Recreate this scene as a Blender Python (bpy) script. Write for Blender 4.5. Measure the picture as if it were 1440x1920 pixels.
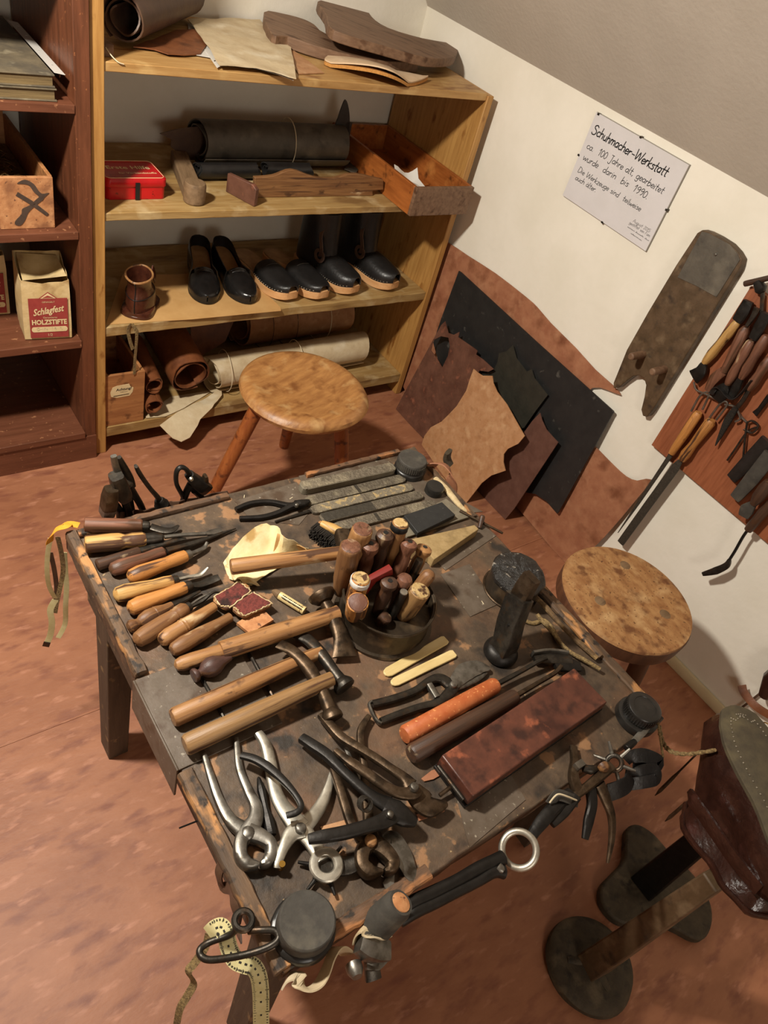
import bpy, bmesh, math, random
from mathutils import Vector as V, Matrix, geometry, noise
random.seed(7)
for o in list(bpy.data.objects): bpy.data.objects.remove(o)
SC = bpy.context.scene
COL = SC.collection
# ---------------------------------------------------------------- camera
RC = Matrix(((0.798484, -0.550961, 0.242622), (-0.244671, -0.665228, -0.705413), (0.550054, 0.503898, -0.665979)))      # columns: world axes seen from the camera (x right, y down, z forward)
FPX = 1409.27
CAM = V((0, 0, 1.47))
cd = bpy.data.cameras.new('camera'); cam = bpy.data.objects.new('camera', cd); COL.objects.link(cam)
RT = RC.transposed()
right, down, fwd = (RT @ V((1, 0, 0)), RT @ V((0, 1, 0)), RT @ V((0, 0, 1)))
cam.matrix_world = Matrix(((right.x, -down.x, -fwd.x, CAM.x), (right.y, -down.y, -fwd.y, CAM.y), (right.z, -down.z, -fwd.z, CAM.z), (0, 0, 0, 1)))
cd.sensor_fit = 'VERTICAL'; cd.sensor_height = 24; cd.lens = FPX / 1920 * 24
cd.clip_start = .02
SC.camera = cam
# ---------------------------------------------------------------- light
SC.view_settings.view_transform = 'Standard'; SC.view_settings.look = 'None'
SC.view_settings.gamma = 1; SC.view_settings.use_curve_mapping = False
SC.view_settings.exposure = 0.0
wd = bpy.data.worlds.new('world'); SC.world = wd; wd.use_nodes = True
wd.node_tree.nodes['Background'].inputs[0].default_value = (1, .86, .7, 1)
wd.node_tree.nodes['Background'].inputs[1].default_value = .03
def area(name, loc, aim, size, power, col):
    l = bpy.data.lights.new(name, 'AREA'); l.shape = 'DISK'; l.size = size; l.energy = power; l.color = col
    o = bpy.data.objects.new(name, l); COL.objects.link(o); o.location = loc
    o.rotation_euler = (V(aim) - V(loc)).to_track_quat('-Z', 'Y').to_euler()
    return o
area('ceiling_spot_lamp', (-.15, .98, 1.8), (.62, .95, .3), .13, 43, (1, .935, .83))
area('shelf_fill_light', (.1, -1.45, 1.35), (.9, 2, .8), .6, 9, (1, .92, .82))  # added fill with no source in the room, lifts the shaded shelf interior

# ---------------------------------------------------------------- picking points: a pixel's sight line met with a real plane of the room
def sight(u, v): return RT @ V((u - 720, v - 960, FPX))
def on(u, v, ax, val):
    d = sight(u, v); return CAM + d * ((val - CAM[ax]) / d[ax])
def T(u, v, z): return on(u, v, 2, z)
TZ = .52
def P(u, v, h=0): return T(u, v, TZ + h)
WX = 1.655
def W(u, v, d=0): return on(u, v, 0, WX - d)
def B(u, v, y): return on(u, v, 1, y)

# ---------------------------------------------------------------- materials
def lin(h):
    c = [int(h[i:i + 2], 16) / 255 for i in (0, 2, 4)]
    return tuple(x / 12.92 if x < .04045 else ((x + .055) / 1.055) ** 2.4 for x in c) + (1,)
MATS = {}
def mat(name, c1, c2=None, sc=12, st=(1, 1, 1), rough=.6, metal=0, bump=.15, spots=None, lo=.36, hi=.64, rnd=.12, fine=None, alpha=None, k=3.2):
    m = bpy.data.materials.new(name); m.use_nodes = True; MATS[name] = m
    nt = m.node_tree; N = nt.nodes; L = nt.links; bs = N['Principled BSDF']
    tc = N.new('ShaderNodeTexCoord'); mp = N.new('ShaderNodeMapping'); L.new(tc.outputs['Object'], mp.inputs[0])
    mp.inputs['Scale'].default_value = st
    oi = N.new('ShaderNodeObjectInfo')
    off = N.new('ShaderNodeVectorMath'); off.operation = 'SCALE'; off.inputs[0].default_value = (3.1, 1.7, 2.3)
    L.new(oi.outputs['Random'], off.inputs['Scale']); L.new(off.outputs[0], mp.inputs['Location'])
    nz = N.new('ShaderNodeTexNoise'); nz.inputs['Scale'].default_value = sc * k; nz.inputs['Detail'].default_value = 7; nz.inputs['Roughness'].default_value = .62
    L.new(mp.outputs[0], nz.inputs['Vector'])
    rp = N.new('ShaderNodeValToRGB'); rp.color_ramp.elements[0].position = lo; rp.color_ramp.elements[1].position = hi
    rp.color_ramp.elements[0].color = lin(c1); rp.color_ramp.elements[1].color = lin(c2 or c1)
    L.new(nz.outputs['Fac'], rp.inputs[0]); out = rp.outputs[0]
    for sp in (spots or []):
        col, ssc, thr, soft = sp[:4]
        n2 = N.new('ShaderNodeTexNoise'); n2.inputs['Scale'].default_value = ssc * k; n2.inputs['Detail'].default_value = 6
        mp2 = N.new('ShaderNodeMapping'); L.new(tc.outputs['Object'], mp2.inputs[0]); mp2.inputs['Scale'].default_value = sp[4] if len(sp) > 4 else (1, 1, 1)
        L.new(off.outputs[0], mp2.inputs['Location'])
        L.new(mp2.outputs[0], n2.inputs['Vector'])
        r2 = N.new('ShaderNodeMapRange'); r2.inputs['From Min'].default_value = thr - .045; r2.inputs['From Max'].default_value = thr + soft - .045
        L.new(n2.outputs['Fac'], r2.inputs['Value'])
        mx = N.new('ShaderNodeMix'); mx.data_type = 'RGBA'; mx.inputs['B'].default_value = lin(col)
        L.new(r2.outputs[0], mx.inputs['Factor']); L.new(out, mx.inputs['A']); out = mx.outputs['Result']
    if rnd:
        hs = N.new('ShaderNodeHueSaturation'); r3 = N.new('ShaderNodeMapRange')
        r3.inputs['To Min'].default_value = 1 - rnd; r3.inputs['To Max'].default_value = 1 + rnd
        L.new(oi.outputs['Random'], r3.inputs['Value']); L.new(r3.outputs[0], hs.inputs['Value']); L.new(out, hs.inputs['Color']); out = hs.outputs[0]
    L.new(out, bs.inputs['Base Color'])
    bs.inputs['Roughness'].default_value = rough; bs.inputs['Metallic'].default_value = metal
    if alpha is not None: bs.inputs['Alpha'].default_value = alpha
    if bump:
        bp = N.new('ShaderNodeBump'); bp.inputs['Strength'].default_value = bump; bp.inputs['Distance'].default_value = .01
        if fine:
            n4 = N.new('ShaderNodeTexNoise'); n4.inputs['Scale'].default_value = fine; n4.inputs['Detail'].default_value = 4; L.new(tc.outputs['Object'], n4.inputs['Vector'])
            L.new(n4.outputs['Fac'], bp.inputs['Height'])
        else: L.new(nz.outputs['Fac'], bp.inputs['Height'])
        L.new(bp.outputs[0], bs.inputs['Normal'])
    return m
GX, GY, GZ = (.12, 1, 1), (1, .12, 1), (1, 1, .12)     # grain along local x, y, z
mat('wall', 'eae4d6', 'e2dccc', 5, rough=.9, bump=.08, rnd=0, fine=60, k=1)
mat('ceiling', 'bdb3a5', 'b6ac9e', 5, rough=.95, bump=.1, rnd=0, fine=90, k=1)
mat('floor', '8b573b', 'a77050', 6, (1, 2.2, 1), rough=.55, bump=.25, rnd=0, lo=.25, hi=.75, spots=[('7f4c37', 16, .56, .2, (1, 2.6, 1)), ('b37c60', 22, .63, .16, (1, 3, 1))], k=1)
mat('cream_paint', 'd6c7a2', 'cdbc95', 8, rough=.6, bump=.05, rnd=0, k=1)
mat('pine_x', 'b68f58', '9e7642', 26, (.1, 1, 1), rough=.55, bump=.12, spots=[('7d4f22', 7, .64, .1, (.35, 1, 1)), ('c6a46c', 5, .6, .2)], rnd=.05)
mat('pine_z', 'b4874a', '9d7039', 30, (1, 1, .08), rough=.5, bump=.1, spots=[('80501f', 9, .66, .08, (1, 1, .4))], rnd=.05)
mat('pine_dusty', 'a98b58', '94733f', 24, (.1, 1, 1), rough=.75, bump=.15, spots=[('7a5a30', 6, .6, .12, (.3, 1, 1)), ('bda67a', 5, .58, .2)], rnd=.05)
mat('cabinet_red', '6e4029', '55301d', 22, (1, 1, .1), rough=.42, bump=.08, spots=[('8f5936', 30, .7, .05)], rnd=.03)
mat('cabinet_red_x', '70432e', '5e3623', 22, (.1, 1, 1), rough=.45, bump=.08, spots=[('9a6a4a', 25, .68, .06)], rnd=.03)
mat('table_top', '43362a', '5e4c3a', 9, rough=.6, bump=.3, spots=[('6d4f38', 3, .57, .14), ('2b241d', 6, .58, .12), ('8f6a49', 9, .65, .05), ('9c8460', 40, .74, .05)], rnd=0)
mat('table_edge', '4a392a', '6b5138', 20, (1, .15, 1), rough=.7, bump=.4, spots=[('ad7c4b', 13, .59, .08, (1, .3, 1)), ('2b221a', 18, .6, .1)], rnd=.06)
mat('table_edge_x', '4a392a', '6b4c34', 20, (.15, 1, 1), rough=.7, bump=.4, spots=[('a06b40', 13, .58, .08, (.3, 1, 1)), ('2b221a', 18, .6, .1)], rnd=.06)
mat('table_leg', '4d4032', '3b3025', 24, (1, 1, .1), rough=.6, bump=.2, spots=[('7d6748', 12, .66, .08)], rnd=.05)
mat('table_plate', '55493c', '62564a', 14, rough=.5, bump=.1, spots=[('4a3a2c', 9, .58, .12), ('8d8474', 45, .7, .05)], rnd=0)
mat('stool_wood', 'ad7c48', '916237', 22, (.25, 1, 1), rough=.42, bump=.12, spots=[('7c4f2a', 8, .6, .15), ('c19c68', 6, .6, .2)], rnd=0)
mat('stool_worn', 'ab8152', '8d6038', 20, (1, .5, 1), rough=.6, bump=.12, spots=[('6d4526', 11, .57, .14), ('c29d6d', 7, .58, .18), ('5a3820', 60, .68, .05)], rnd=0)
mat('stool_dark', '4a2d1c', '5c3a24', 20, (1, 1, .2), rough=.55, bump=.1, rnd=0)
mat('stool_leg', '9c5a2b', '83441f', 24, (1, 1, .1), rough=.45, bump=.12, spots=[('5d2f16', 14, .6, .12)], rnd=.05)
for nm, a, b in (('handle_yellow', 'c29a5c', 'ab8046'), ('handle_orange', 'bb8144', 'a06a34'), ('handle_tan', 'a3784a', '875d36'), ('handle_brown', '87603b', '6b472a'), ('handle_red', '7a513c', '5d3a2a'), ('handle_dark', '4f3627', '3a281d'), ('handle_purple', '4c332c', '3b2823'), ('handle_pale', 'c0a473', 'a88a58'), ('handle_old', '97744a', '7d5d38')):
    mat(nm, a, b, 50, (.06, 1, 1), rough=.48, bump=.15, spots=[('4f3320', 26, .60, .06, (.05, 1, 1)), ('4a2f1d', 14, .66, .08, (.6, 1, 1)), ('c9b08a', 10, .68, .1, (.4, 1, 1))], rnd=.08)
mat('old_wood', '80624a', '694d38', 30, (.1, 1, 1), rough=.62, bump=.15, spots=[('4f321d', 12, .62, .1, (.4, 1, 1))], rnd=.08)
mat('grey_wood', '7d6448', '695238', 30, (.1, 1, 1), rough=.7, bump=.15, spots=[('4f3c28', 12, .6, .12, (.4, 1, 1))], rnd=.08)
mat('box_wood', 'b07a49', '956138', 26, (.12, 1, 1), rough=.6, bump=.12, spots=[('6e4526', 9, .63, .1)], rnd=.05)
mat('crate_wood', 'c08a5c', 'a97146', 22, rough=.7, bump=.15, spots=[('6b4630', 40, .67, .06), ('8b5b3a', 7, .58, .15)], rnd=.05)
mat('steel', '8c8880', '6e6a62', 20, rough=.42, metal=.9, bump=.05, spots=[('4d453b', 16, .6, .15)], rnd=.1)
mat('steel_bright', 'c9c4b6', 'aaa598', 16, rough=.42, metal=.9, bump=.04, spots=[('7c7466', 14, .62, .15)], rnd=.05)
mat('steel_dark', '4f4a43', '393530', 24, rough=.42, metal=.85, bump=.1, spots=[('5b4633', 15, .6, .15)], rnd=.1)
mat('iron_black', '2b2825', '211e1b', 22, rough=.45, metal=.6, bump=.1, rnd=.1)
mat('iron_brown', '5b4b3b', '453626', 24, rough=.45, metal=.8, bump=.1, spots=[('33291f', 15, .58, .12)], rnd=.08)
mat('file_steel', '7a7060', '61584a', 60, rough=.6, metal=.55, bump=.5, spots=[('918670', 9, .56, .15)], rnd=.12)
mat('file_dark', '4b463d', '3f3a32', 50, rough=.55, metal=.5, bump=.25, rnd=.08)
mat('stand_iron', '4a4030', '3a3124', 14, rough=.7, metal=.25, bump=.25, spots=[('5f5340', 8, .6, .15), ('2a241b', 12, .6, .12)], rnd=.06)
mat('bakelite', '24221f', '1c1a18', 20, rough=.35, bump=.03, rnd=.05)
mat('rubber_grey', '423e37', '38342e', 25, rough=.75, bump=.12, spots=[('5a5448', 10, .6, .2)], rnd=.05)
mat('pitch', '1c1a18', '262320', 26, rough=.3, bump=.7, spots=[('8c8478', 26, .7, .03)], rnd=0)
mat('leather_tan', 'b58860', 'a8784f', 12, rough=.65, bump=.1, spots=[('9a6d47', 14, .6, .2), ('c39b72', 9, .6, .2)], rnd=.03, fine=140)
mat('leather_hide', '925d42', 'a57152', 7, rough=.55, bump=.08, spots=[('75452c', 5, .57, .2), ('ab7a5a', 9, .6, .2)], rnd=0, fine=120)
mat('leather_redbrown', '5a392b', '6b4636', 9, rough=.55, bump=.1, spots=[('4a281d', 6, .56, .2), ('8a5640', 12, .64, .15)], rnd=.04, fine=120)
mat('leather_burgundy', '57382d', '644438', 10, rough=.5, bump=.08, rnd=.03, fine=120)
mat('leather_olive', '26251e', '2f2d25', 10, rough=.5, bump=.08, rnd=0, fine=120)
mat('leather_black', '191817', '232120', 12, rough=.38, bump=.08, rnd=.05, fine=150)
mat('rubber_sheet', '1b1b1b', '242322', 9, rough=.5, bump=.04, spots=[('4a4843', 12, .7, .08)], rnd=0)
mat('leather_brown', '6b3d22', '7c4a2b', 9, rough=.45, bump=.08, spots=[('55301b', 6, .58, .2)], rnd=.05, fine=120)
mat('leather_darkbrown', '4a342a', '57402f', 9, rough=.5, bump=.08, rnd=.05, fine=120)
mat('leather_grey', '5a5348', '4b453c', 7, rough=.6, bump=.1, spots=[('6e6658', 6, .58, .2), ('35312b', 7, .62, .15)], rnd=.04, fine=120)
mat('leather_cream', 'cbb997', 'bda885', 7, rough=.7, bump=.12, spots=[('ac946e', 6, .62, .2), ('d6c9ae', 5, .6, .2)], rnd=.05, fine=90)
mat('leather_shine', '26140f', '341d16', 14, rough=.2, bump=.12, spots=[('452822', 9, .64, .2)], rnd=.04, fine=160)
mat('shoe_black', '151413', '1d1b1a', 18, rough=.24, bump=.04, rnd=.05, fine=200)
mat('shoe_brown', '3b1d14', '4f2a1c', 15, rough=.24, bump=.06, spots=[('5e3423', 8, .69, .15)], rnd=0, fine=160)
mat('insole', 'b08a5c', '9a744a', 12, rough=.6, bump=.05, rnd=.05)
mat('sole_wood', 'd6a674', 'c6935f', 30, (.12, 1, 1), rough=.55, bump=.05, rnd=.04)
mat('sole_leather', '4f4633', '40382a', 16, rough=.8, bump=.2, spots=[('62583f', 7, .58, .2)], rnd=0)
mat('paper', 'e3d2a6', 'd4bf8c', 10, rough=.85, bump=.2, spots=[('b8965c', 9, .66, .1)], rnd=.03)
mat('paper_kraft', 'c49a62', 'b88d55', 5, rough=.75, bump=.1, rnd=.03)
mat('paper_bag', 'd6bd8c', 'c2a671', 7, rough=.85, bump=.25, spots=[('9c7b4c', 6, .62, .15)], rnd=.04)
mat('print_red', '8c2f2a', '9b3b33', 14, rough=.8, bump=.05, rnd=0)
mat('print_cream', 'e0cb9c', 'd6bf8e', 14, rough=.8, bump=0, rnd=0)
mat('ink', '23201e', rough=.8, bump=0, rnd=0)
mat('ink_grey', '5d5856', rough=.8, bump=0, rnd=0)
mat('ink_brown', '4b3a2e', '3f3026', 30, rough=.8, bump=0, rnd=0)
mat('sign_paper', 'd6d2d2', 'd0cccb', 4, rough=.35, bump=0, rnd=0)
mat('sign_edge', '8a847c', rough=.4, metal=.3, bump=0, rnd=0)
mat('tin_red', 'c0161c', 'a91117', 6, rough=.3, bump=.03, spots=[('7d0f12', 22, .7, .05)], rnd=0)
mat('gold_print', 'f2dca8', rough=.45, bump=0, rnd=0)
mat('tin_dark', '4d4235', '3c3329', 12, rough=.4, metal=.7, bump=.1, spots=[('6e5c46', 8, .6, .15)], rnd=0)
mat('black_plain', '141312', rough=.5, bump=0, rnd=.03)
mat('plastic_clear', 'd9d6cf', rough=.2, bump=0, rnd=0)
mat('red_plastic', '701c16', rough=.3, bump=0, rnd=0)
mat('bone', 'd6c08a', 'c4ab72', 20, (.2, 1, 1), rough=.45, bump=.05, spots=[('a8935f', 10, .72, .1)], rnd=0)
mat('tape_yellow', 'd3c896', 'c8bc86', 30, rough=.7, bump=.03, rnd=0)
mat('tape_orange', 'e09a2c', 'd48c22', 30, rough=.7, bump=.03, rnd=0)
mat('bristle', '2b2319', '1d1812', 90, rough=.9, bump=.8, rnd=0)
mat('red_grit', '7d3a32', '5c2a25', 70, rough=.95, bump=.6, spots=[('2f1c17', 12, .58, .12)], rnd=.05)
mat('fray', 'd1bd95', 'b79f74', 40, rough=.9, bump=.3, rnd=.05)
mat('string', 'cfc0a0', rough=.9, bump=0, rnd=.1)
mat('braid', '9a8153', '5f4c30', 90, rough=.8, bump=.4, rnd=.1)
mat('board_red', '985a3a', '83492c', 40, (1, 1, .08), rough=.5, bump=.12, rnd=0)
mat('jack_wood', '5b4630', '47351f', 12, (1, 1, .4), rough=.6, bump=.15, spots=[('6e5a42', 8, .6, .15), ('33261a', 10, .6, .15)], rnd=0)
mat('book_cloth', '6d614b', '544a39', 9, rough=.85, bump=.2, spots=[('4a4338', 4, .58, .15), ('857a62', 8, .64, .12)], rnd=0)
mat('book_edge', '77633f', '5f4d30', 40, (.05, 1, 1), rough=.9, bump=.3, rnd=0)
mat('straw', '8a6d42', '6b5232', 40, rough=.9, bump=.5, rnd=.05)
mat('cork', 'c88f4a', 'b67d3b', 60, rough=.9, bump=.4, rnd=0)
mat('suede_cream', 'd8bd9c', 'cbaf8c', 12, rough=.9, bump=.1, rnd=0, fine=150)
mat('stone_beige', 'a48b60', '8f774d', 20, rough=.85, bump=.15, spots=[('6f5a38', 8, .6, .15)], rnd=0)
mat('stone_grey', '7a715f', '6a6251', 20, rough=.85, bump=.1, rnd=0)
mat('stone_black', '1f1f1e', '262625', 18, rough=.6, bump=.05, spots=[('5a5a55', 70, .73, .03)], rnd=0)
mat('block_red', '4f2d22', '663a2b', 9, rough=.4, bump=.15, spots=[('38201a', 12, .56, .16), ('3a1d16', 3, .53, .2), ('a05a3e', 9, .64, .12)], rnd=0)
mat('orange_paint', 'a8552a', 'b5673a', 14, rough=.55, bump=.12, spots=[('e09a5e', 45, .66, .08)], rnd=0)
mat('thong', '6b5334', '4f3b25', 40, rough=.8, bump=.4, spots=[('8c7047', 14, .6, .12)], rnd=.08)
mat('rasp_dust', '857a66', '6c6353', 60, rough=.75, metal=.2, bump=.4, spots=[('ab9468', 30, .56, .08)], rnd=0)
mat('brass', 'a8823c', rough=.35, metal=.9, bump=0, rnd=0)

# ---------------------------------------------------------------- mesh building
Z = V((0, 0, 1))
def cr(pts, n=6, closed=False):                       # smooth a run of points (tuples of any length)
    pts = [tuple(p) for p in pts]; m = len(pts); out = []
    if m < 3 or n < 2: return [V(p) if len(p) in (2, 3) else p for p in pts]
    rng = range(m if closed else m - 1)
    for i in rng:
        g = (lambda k: pts[k % m]) if closed else (lambda k: pts[min(max(k, 0), m - 1)])
        a, b, c, d = g(i - 1), g(i), g(i + 1), g(i + 2)
        for k in range(n):
            t = k / n
            out.append(tuple(.5 * (2 * b[j] + (c[j] - a[j]) * t + (2 * a[j] - 5 * b[j] + 4 * c[j] - d[j]) * t * t + (3 * b[j] - a[j] - 3 * c[j] + d[j]) * t ** 3) for j in range(len(b))))
    if not closed: out.append(pts[-1])
    return [V(p) if len(p) in (2, 3) else p for p in out]
class MB:
    def __init__(s): s.v = []; s.f = []
    def add(s, vs, fs):
        k = len(s.v); s.v += [V(v) for v in vs]; s.f += [tuple(i + k for i in f) for f in fs]; return s
    def hexa(s, q):                                    # 4 bottom points, 4 top points
        return s.add(q, [(3, 2, 1, 0), (4, 5, 6, 7), (0, 1, 5, 4), (1, 2, 6, 5), (2, 3, 7, 6), (3, 0, 4, 7)])
    def box(s, a, b):
        (x0, y0, z0), (x1, y1, z1) = a, b
        return s.hexa([(x0, y0, z0), (x1, y0, z0), (x1, y1, z0), (x0, y1, z0), (x0, y0, z1), (x1, y0, z1), (x1, y1, z1), (x0, y1, z1)])
    def obox(s, c, ex, ey, ez, d):                     # oriented box: centre, unit axes, full sizes
        c = V(c); x, y, z = V(ex) * d[0] / 2, V(ey) * d[1] / 2, V(ez) * d[2] / 2
        return s.hexa([c - x - y - z, c + x - y - z, c + x + y - z, c - x + y - z, c - x - y + z, c + x - y + z, c + x + y + z, c - x + y + z])
    def prism(s, poly, vec):                           # flat outline pushed along vec
        n = len(poly); vec = V(vec); lo = [V(p) for p in poly]; hi = [p + vec for p in lo]
        nr = sum(((lo[i] - lo[0]).cross(lo[(i + 1) % n] - lo[0]) for i in range(n)), V((0, 0, 0)))
        if nr.dot(vec) < 0: lo.reverse(); hi.reverse()
        return s.add(lo + hi, [tuple(range(n - 1, -1, -1)), tuple(range(n, 2 * n))] + [(i, (i + 1) % n, n + (i + 1) % n, n + i) for i in range(n)])
    def rings(s, R, closed=False, caps=True):
        k = len(s.v); n = len(R[0]); fs = []
        vs = [p for r in R for p in r]; m = len(R)
        for i in range(m if closed else m - 1):
            for j in range(n):
                a, b = i * n + j, i * n + (j + 1) % n; c, d = ((i + 1) % m) * n + (j + 1) % n, ((i + 1) % m) * n + j
                fs.append((a, b, c, d))
        if caps and not closed: fs += [tuple(range(n - 1, -1, -1)), tuple(range((m - 1) * n, m * n))]
        return s.add(vs, fs)
    def tube(s, path, rad, seg=10, up=None, sq=2, closed=False, caps=True):   # rad: number, (rw, rh) or a list of them
        path = [V(p) for p in path]; m = len(path); R = []
        rl = rad if isinstance(rad, list) else [rad] * m
        if len(rl) != m:                               # stretch the list along the path
            q = []
            for i in range(m):
                t = i / (m - 1) * (len(rl) - 1); k = min(int(t), len(rl) - 2); w = t - k
                a, b = [r if isinstance(r, tuple) else (r, r) for r in (rl[k], rl[k + 1])]
                q.append((a[0] * (1 - w) + b[0] * w, a[1] * (1 - w) + b[1] * w))
            rl = q
        pn = None
        for i in range(m):
            a, b = (path[(i - 1) % m], path[(i + 1) % m]) if closed else (path[max(i - 1, 0)], path[min(i + 1, m - 1)])
            t = (b - a).normalized()
            if up is not None: nrm = V(up) - t * V(up).dot(t)
            elif pn is None: nrm = (Z if abs(t.z) < .9 else V((1, 0, 0))); nrm = nrm - t * nrm.dot(t)
            else: nrm = pn - t * pn.dot(t)
            nrm.normalize(); pn = nrm; side = t.cross(nrm)
            rw, rh = rl[i] if isinstance(rl[i], tuple) else (rl[i], rl[i]); ring = []
            for j in range(seg):
                th = 2 * math.pi * (j + .5) / seg; c, sn = math.cos(th), math.sin(th)
                e = 2 / sq
                ring.append(path[i] + side * rw * math.copysign(abs(c) ** e, c) + nrm * rh * math.copysign(abs(sn) ** e, sn))
            R.append(ring)
        return s.rings(R, closed, caps)
    def lathe(s, A, Bp, prof, seg=18, wob=.012):          # prof: (t along A->B, radius)
        A = V(A); ax = V(Bp) - A; d = ax.normalized()
        u = (Z if abs(d.z) < .9 else V((1, 0, 0))); u = (u - d * u.dot(d)).normalized(); w = d.cross(u)
        ph = random.random() * 6
        return s.rings([[A + ax * t + (u * math.cos(2 * math.pi * j / seg) + w * math.sin(2 * math.pi * j / seg)) * max(r, 1e-5) * (1 + wob * math.sin(3 * 2 * math.pi * j / seg + ph + 5 * t)) for j in range(seg)] for t, r in prof])
    def ribbon(s, path, wid, th, up=None):             # flat strap: path, half width vector(s) or number, thickness
        return s.tube(path, (wid, th / 2), 8, up=up, sq=8)
    def grid(s, G, th, n=None):                        # G[i][j] points of a sheet, given a thickness along its normals
        m, k = len(G), len(G[0]); top = []; bot = []
        for i in range(m):
            for j in range(k):
                du = V(G[min(i + 1, m - 1)][j]) - V(G[max(i - 1, 0)][j]); dv = V(G[i][min(j + 1, k - 1)]) - V(G[i][max(j - 1, 0)])
                nr = du.cross(dv); nr = nr.normalized() if nr.length > 1e-9 else Z
                top.append(V(G[i][j]) + nr * th / 2); bot.append(V(G[i][j]) - nr * th / 2)
        N = m * k; fs = []
        for i in range(m - 1):
            for j in range(k - 1):
                a, b, c, d = i * k + j, (i + 1) * k + j, (i + 1) * k + j + 1, i * k + j + 1
                fs += [(a, b, c, d), (N + d, N + c, N + b, N + a)]
        for i in range(m - 1):
            fs += [(i * k, N + i * k, N + (i + 1) * k, (i + 1) * k), ((i + 1) * k + k - 1, N + (i + 1) * k + k - 1, N + i * k + k - 1, i * k + k - 1)]
        for j in range(k - 1):
            fs += [(j + 1, N + j + 1, N + j, j), ((m - 1) * k + j, N + (m - 1) * k + j, N + (m - 1) * k + j + 1, (m - 1) * k + j + 1)]
        return s.add(top + bot, fs)
    def cloth(s, O, ex, ey, poly, th, fn=None, step=.02, holes=()):   # outline (2d in frame O, ex, ey) filled, bent by fn(x, y), given a thickness
        O, ex, ey = V(O), V(ex), V(ey); ez = ex.cross(ey).normalized()
        pts = []; edges = []
        def loop(pl):
            k0 = len(pts); pl = [V(p[:2]) for p in pl]; q = []
            for i in range(len(pl)):
                a, b = pl[i], pl[(i + 1) % len(pl)]; n = max(1, int((b - a).length / step))
                q += [a.lerp(b, t / n) for t in range(n)]
            pts.extend(q); edges.extend((k0 + i, k0 + (i + 1) % len(q)) for i in range(len(q)))
            return q
        ol = loop(poly); hl = [loop(h) for h in holes]
        def inside(p, pl):
            r = False
            for i in range(len(pl)):
                a, b = pl[i], pl[i - 1]
                if (a.y > p.y) != (b.y > p.y) and p.x < (b.x - a.x) * (p.y - a.y) / (b.y - a.y) + a.x: r = not r
            return r
        bp = list(pts)
        if fn:
            xs = [p.x for p in ol]; ys = [p.y for p in ol]; y = min(ys) + step / 2
            while y < max(ys):
                x = min(xs) + step / 2
                while x < max(xs):
                    p = V((x, y))
                    if inside(p, ol) and not any(inside(p, h) for h in hl) and min((p - q).length for q in bp) > step * .6: pts.append(p)
                    x += step
                y += step
        vo, eo, fo = geometry.delaunay_2d_cdt(pts, edges, [], 1 if not holes else 0, 1e-7)[:3]
        if holes: fo = [f for f in fo if inside(sum((vo[i] for i in f), V((0, 0))) / len(f), ol) and not any(inside(sum((vo[i] for i in f), V((0, 0))) / len(f), h) for h in hl)]
        else: fo = [f for f in fo if inside(sum((vo[i] for i in f), V((0, 0))) / len(f), ol)]
        fn = fn or (lambda x, y: 0)
        W3 = [O + ex * p.x + ey * p.y + ez * fn(p.x, p.y) for p in vo]
        n = len(W3); cnt = {}
        fo = [f if (vo[f[1]] - vo[f[0]]).cross(vo[f[2]] - vo[f[0]]) > 0 else f[::-1] for f in fo]
        for f in fo:
            for i in range(len(f)):
                e = (f[i], f[(i + 1) % len(f)]); cnt[tuple(sorted(e))] = None if tuple(sorted(e)) in cnt else e
        fs = [tuple(i + n for i in f) for f in fo] + [tuple(reversed(f)) for f in fo]
        fs += [(a, b, b + n, a + n) for e in cnt.values() if e for a, b in [e]]
        return s.add(W3 + [p + ez * th for p in W3], fs)
def frame(A, Bp=None, up=Z):
    A = V(A)
    if Bp is None: return Matrix.Translation(A)
    x = (V(Bp) - A).normalized(); up = V(up)
    if abs(x.dot(up)) > .95: up = V((1, 0, 0))
    z = (up - x * x.dot(up)).normalized(); y = z.cross(x)
    return Matrix(((x.x, y.x, z.x, A.x), (x.y, y.y, z.y, A.y), (x.z, y.z, z.z, A.z), (0, 0, 0, 1)))
def mesh(name, mb, m, M, smooth=True, ang=38):
    me = bpy.data.meshes.new(name); I = M.inverted()
    me.from_pydata([tuple(I @ v) for v in mb.v], [], mb.f); me.validate()
    bm = bmesh.new(); bm.from_mesh(me); bmesh.ops.recalc_face_normals(bm, faces=bm.faces); bm.to_mesh(me); bm.free()
    me.materials.append(MATS[m])
    if smooth: me.shade_smooth(); me.set_sharp_from_angle(angle=math.radians(ang))
    return me
def finish(o, bevel):
    if bevel:
        b = o.modifiers.new('round', 'BEVEL'); b.width = bevel; b.segments = 2; b.limit_method = 'ANGLE'; b.angle_limit = math.radians(40)
def tag(o, label, cat, group=None):
    o['label'] = label; o['category'] = cat
    if group: o['group'] = group
class Th:                                              # a thing: an Empty at its base with its parts below it
    def __init__(s, name, label, cat, A, Bp=None, group=None, up=Z):
        s.M = frame(A, Bp, up); s.e = bpy.data.objects.new(name, None); COL.objects.link(s.e); s.e.empty_display_size = .02
        s.e.matrix_world = s.M; tag(s.e, label, cat, group)
    def part(s, name, mb, m, parent=None, bevel=0, smooth=True, label=None):
        o = bpy.data.objects.new(name, mesh(name, mb, m, s.M, smooth)); COL.objects.link(o); o.parent = parent or s.e
        if label: o['label'] = label
        finish(o, bevel); return o
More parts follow.
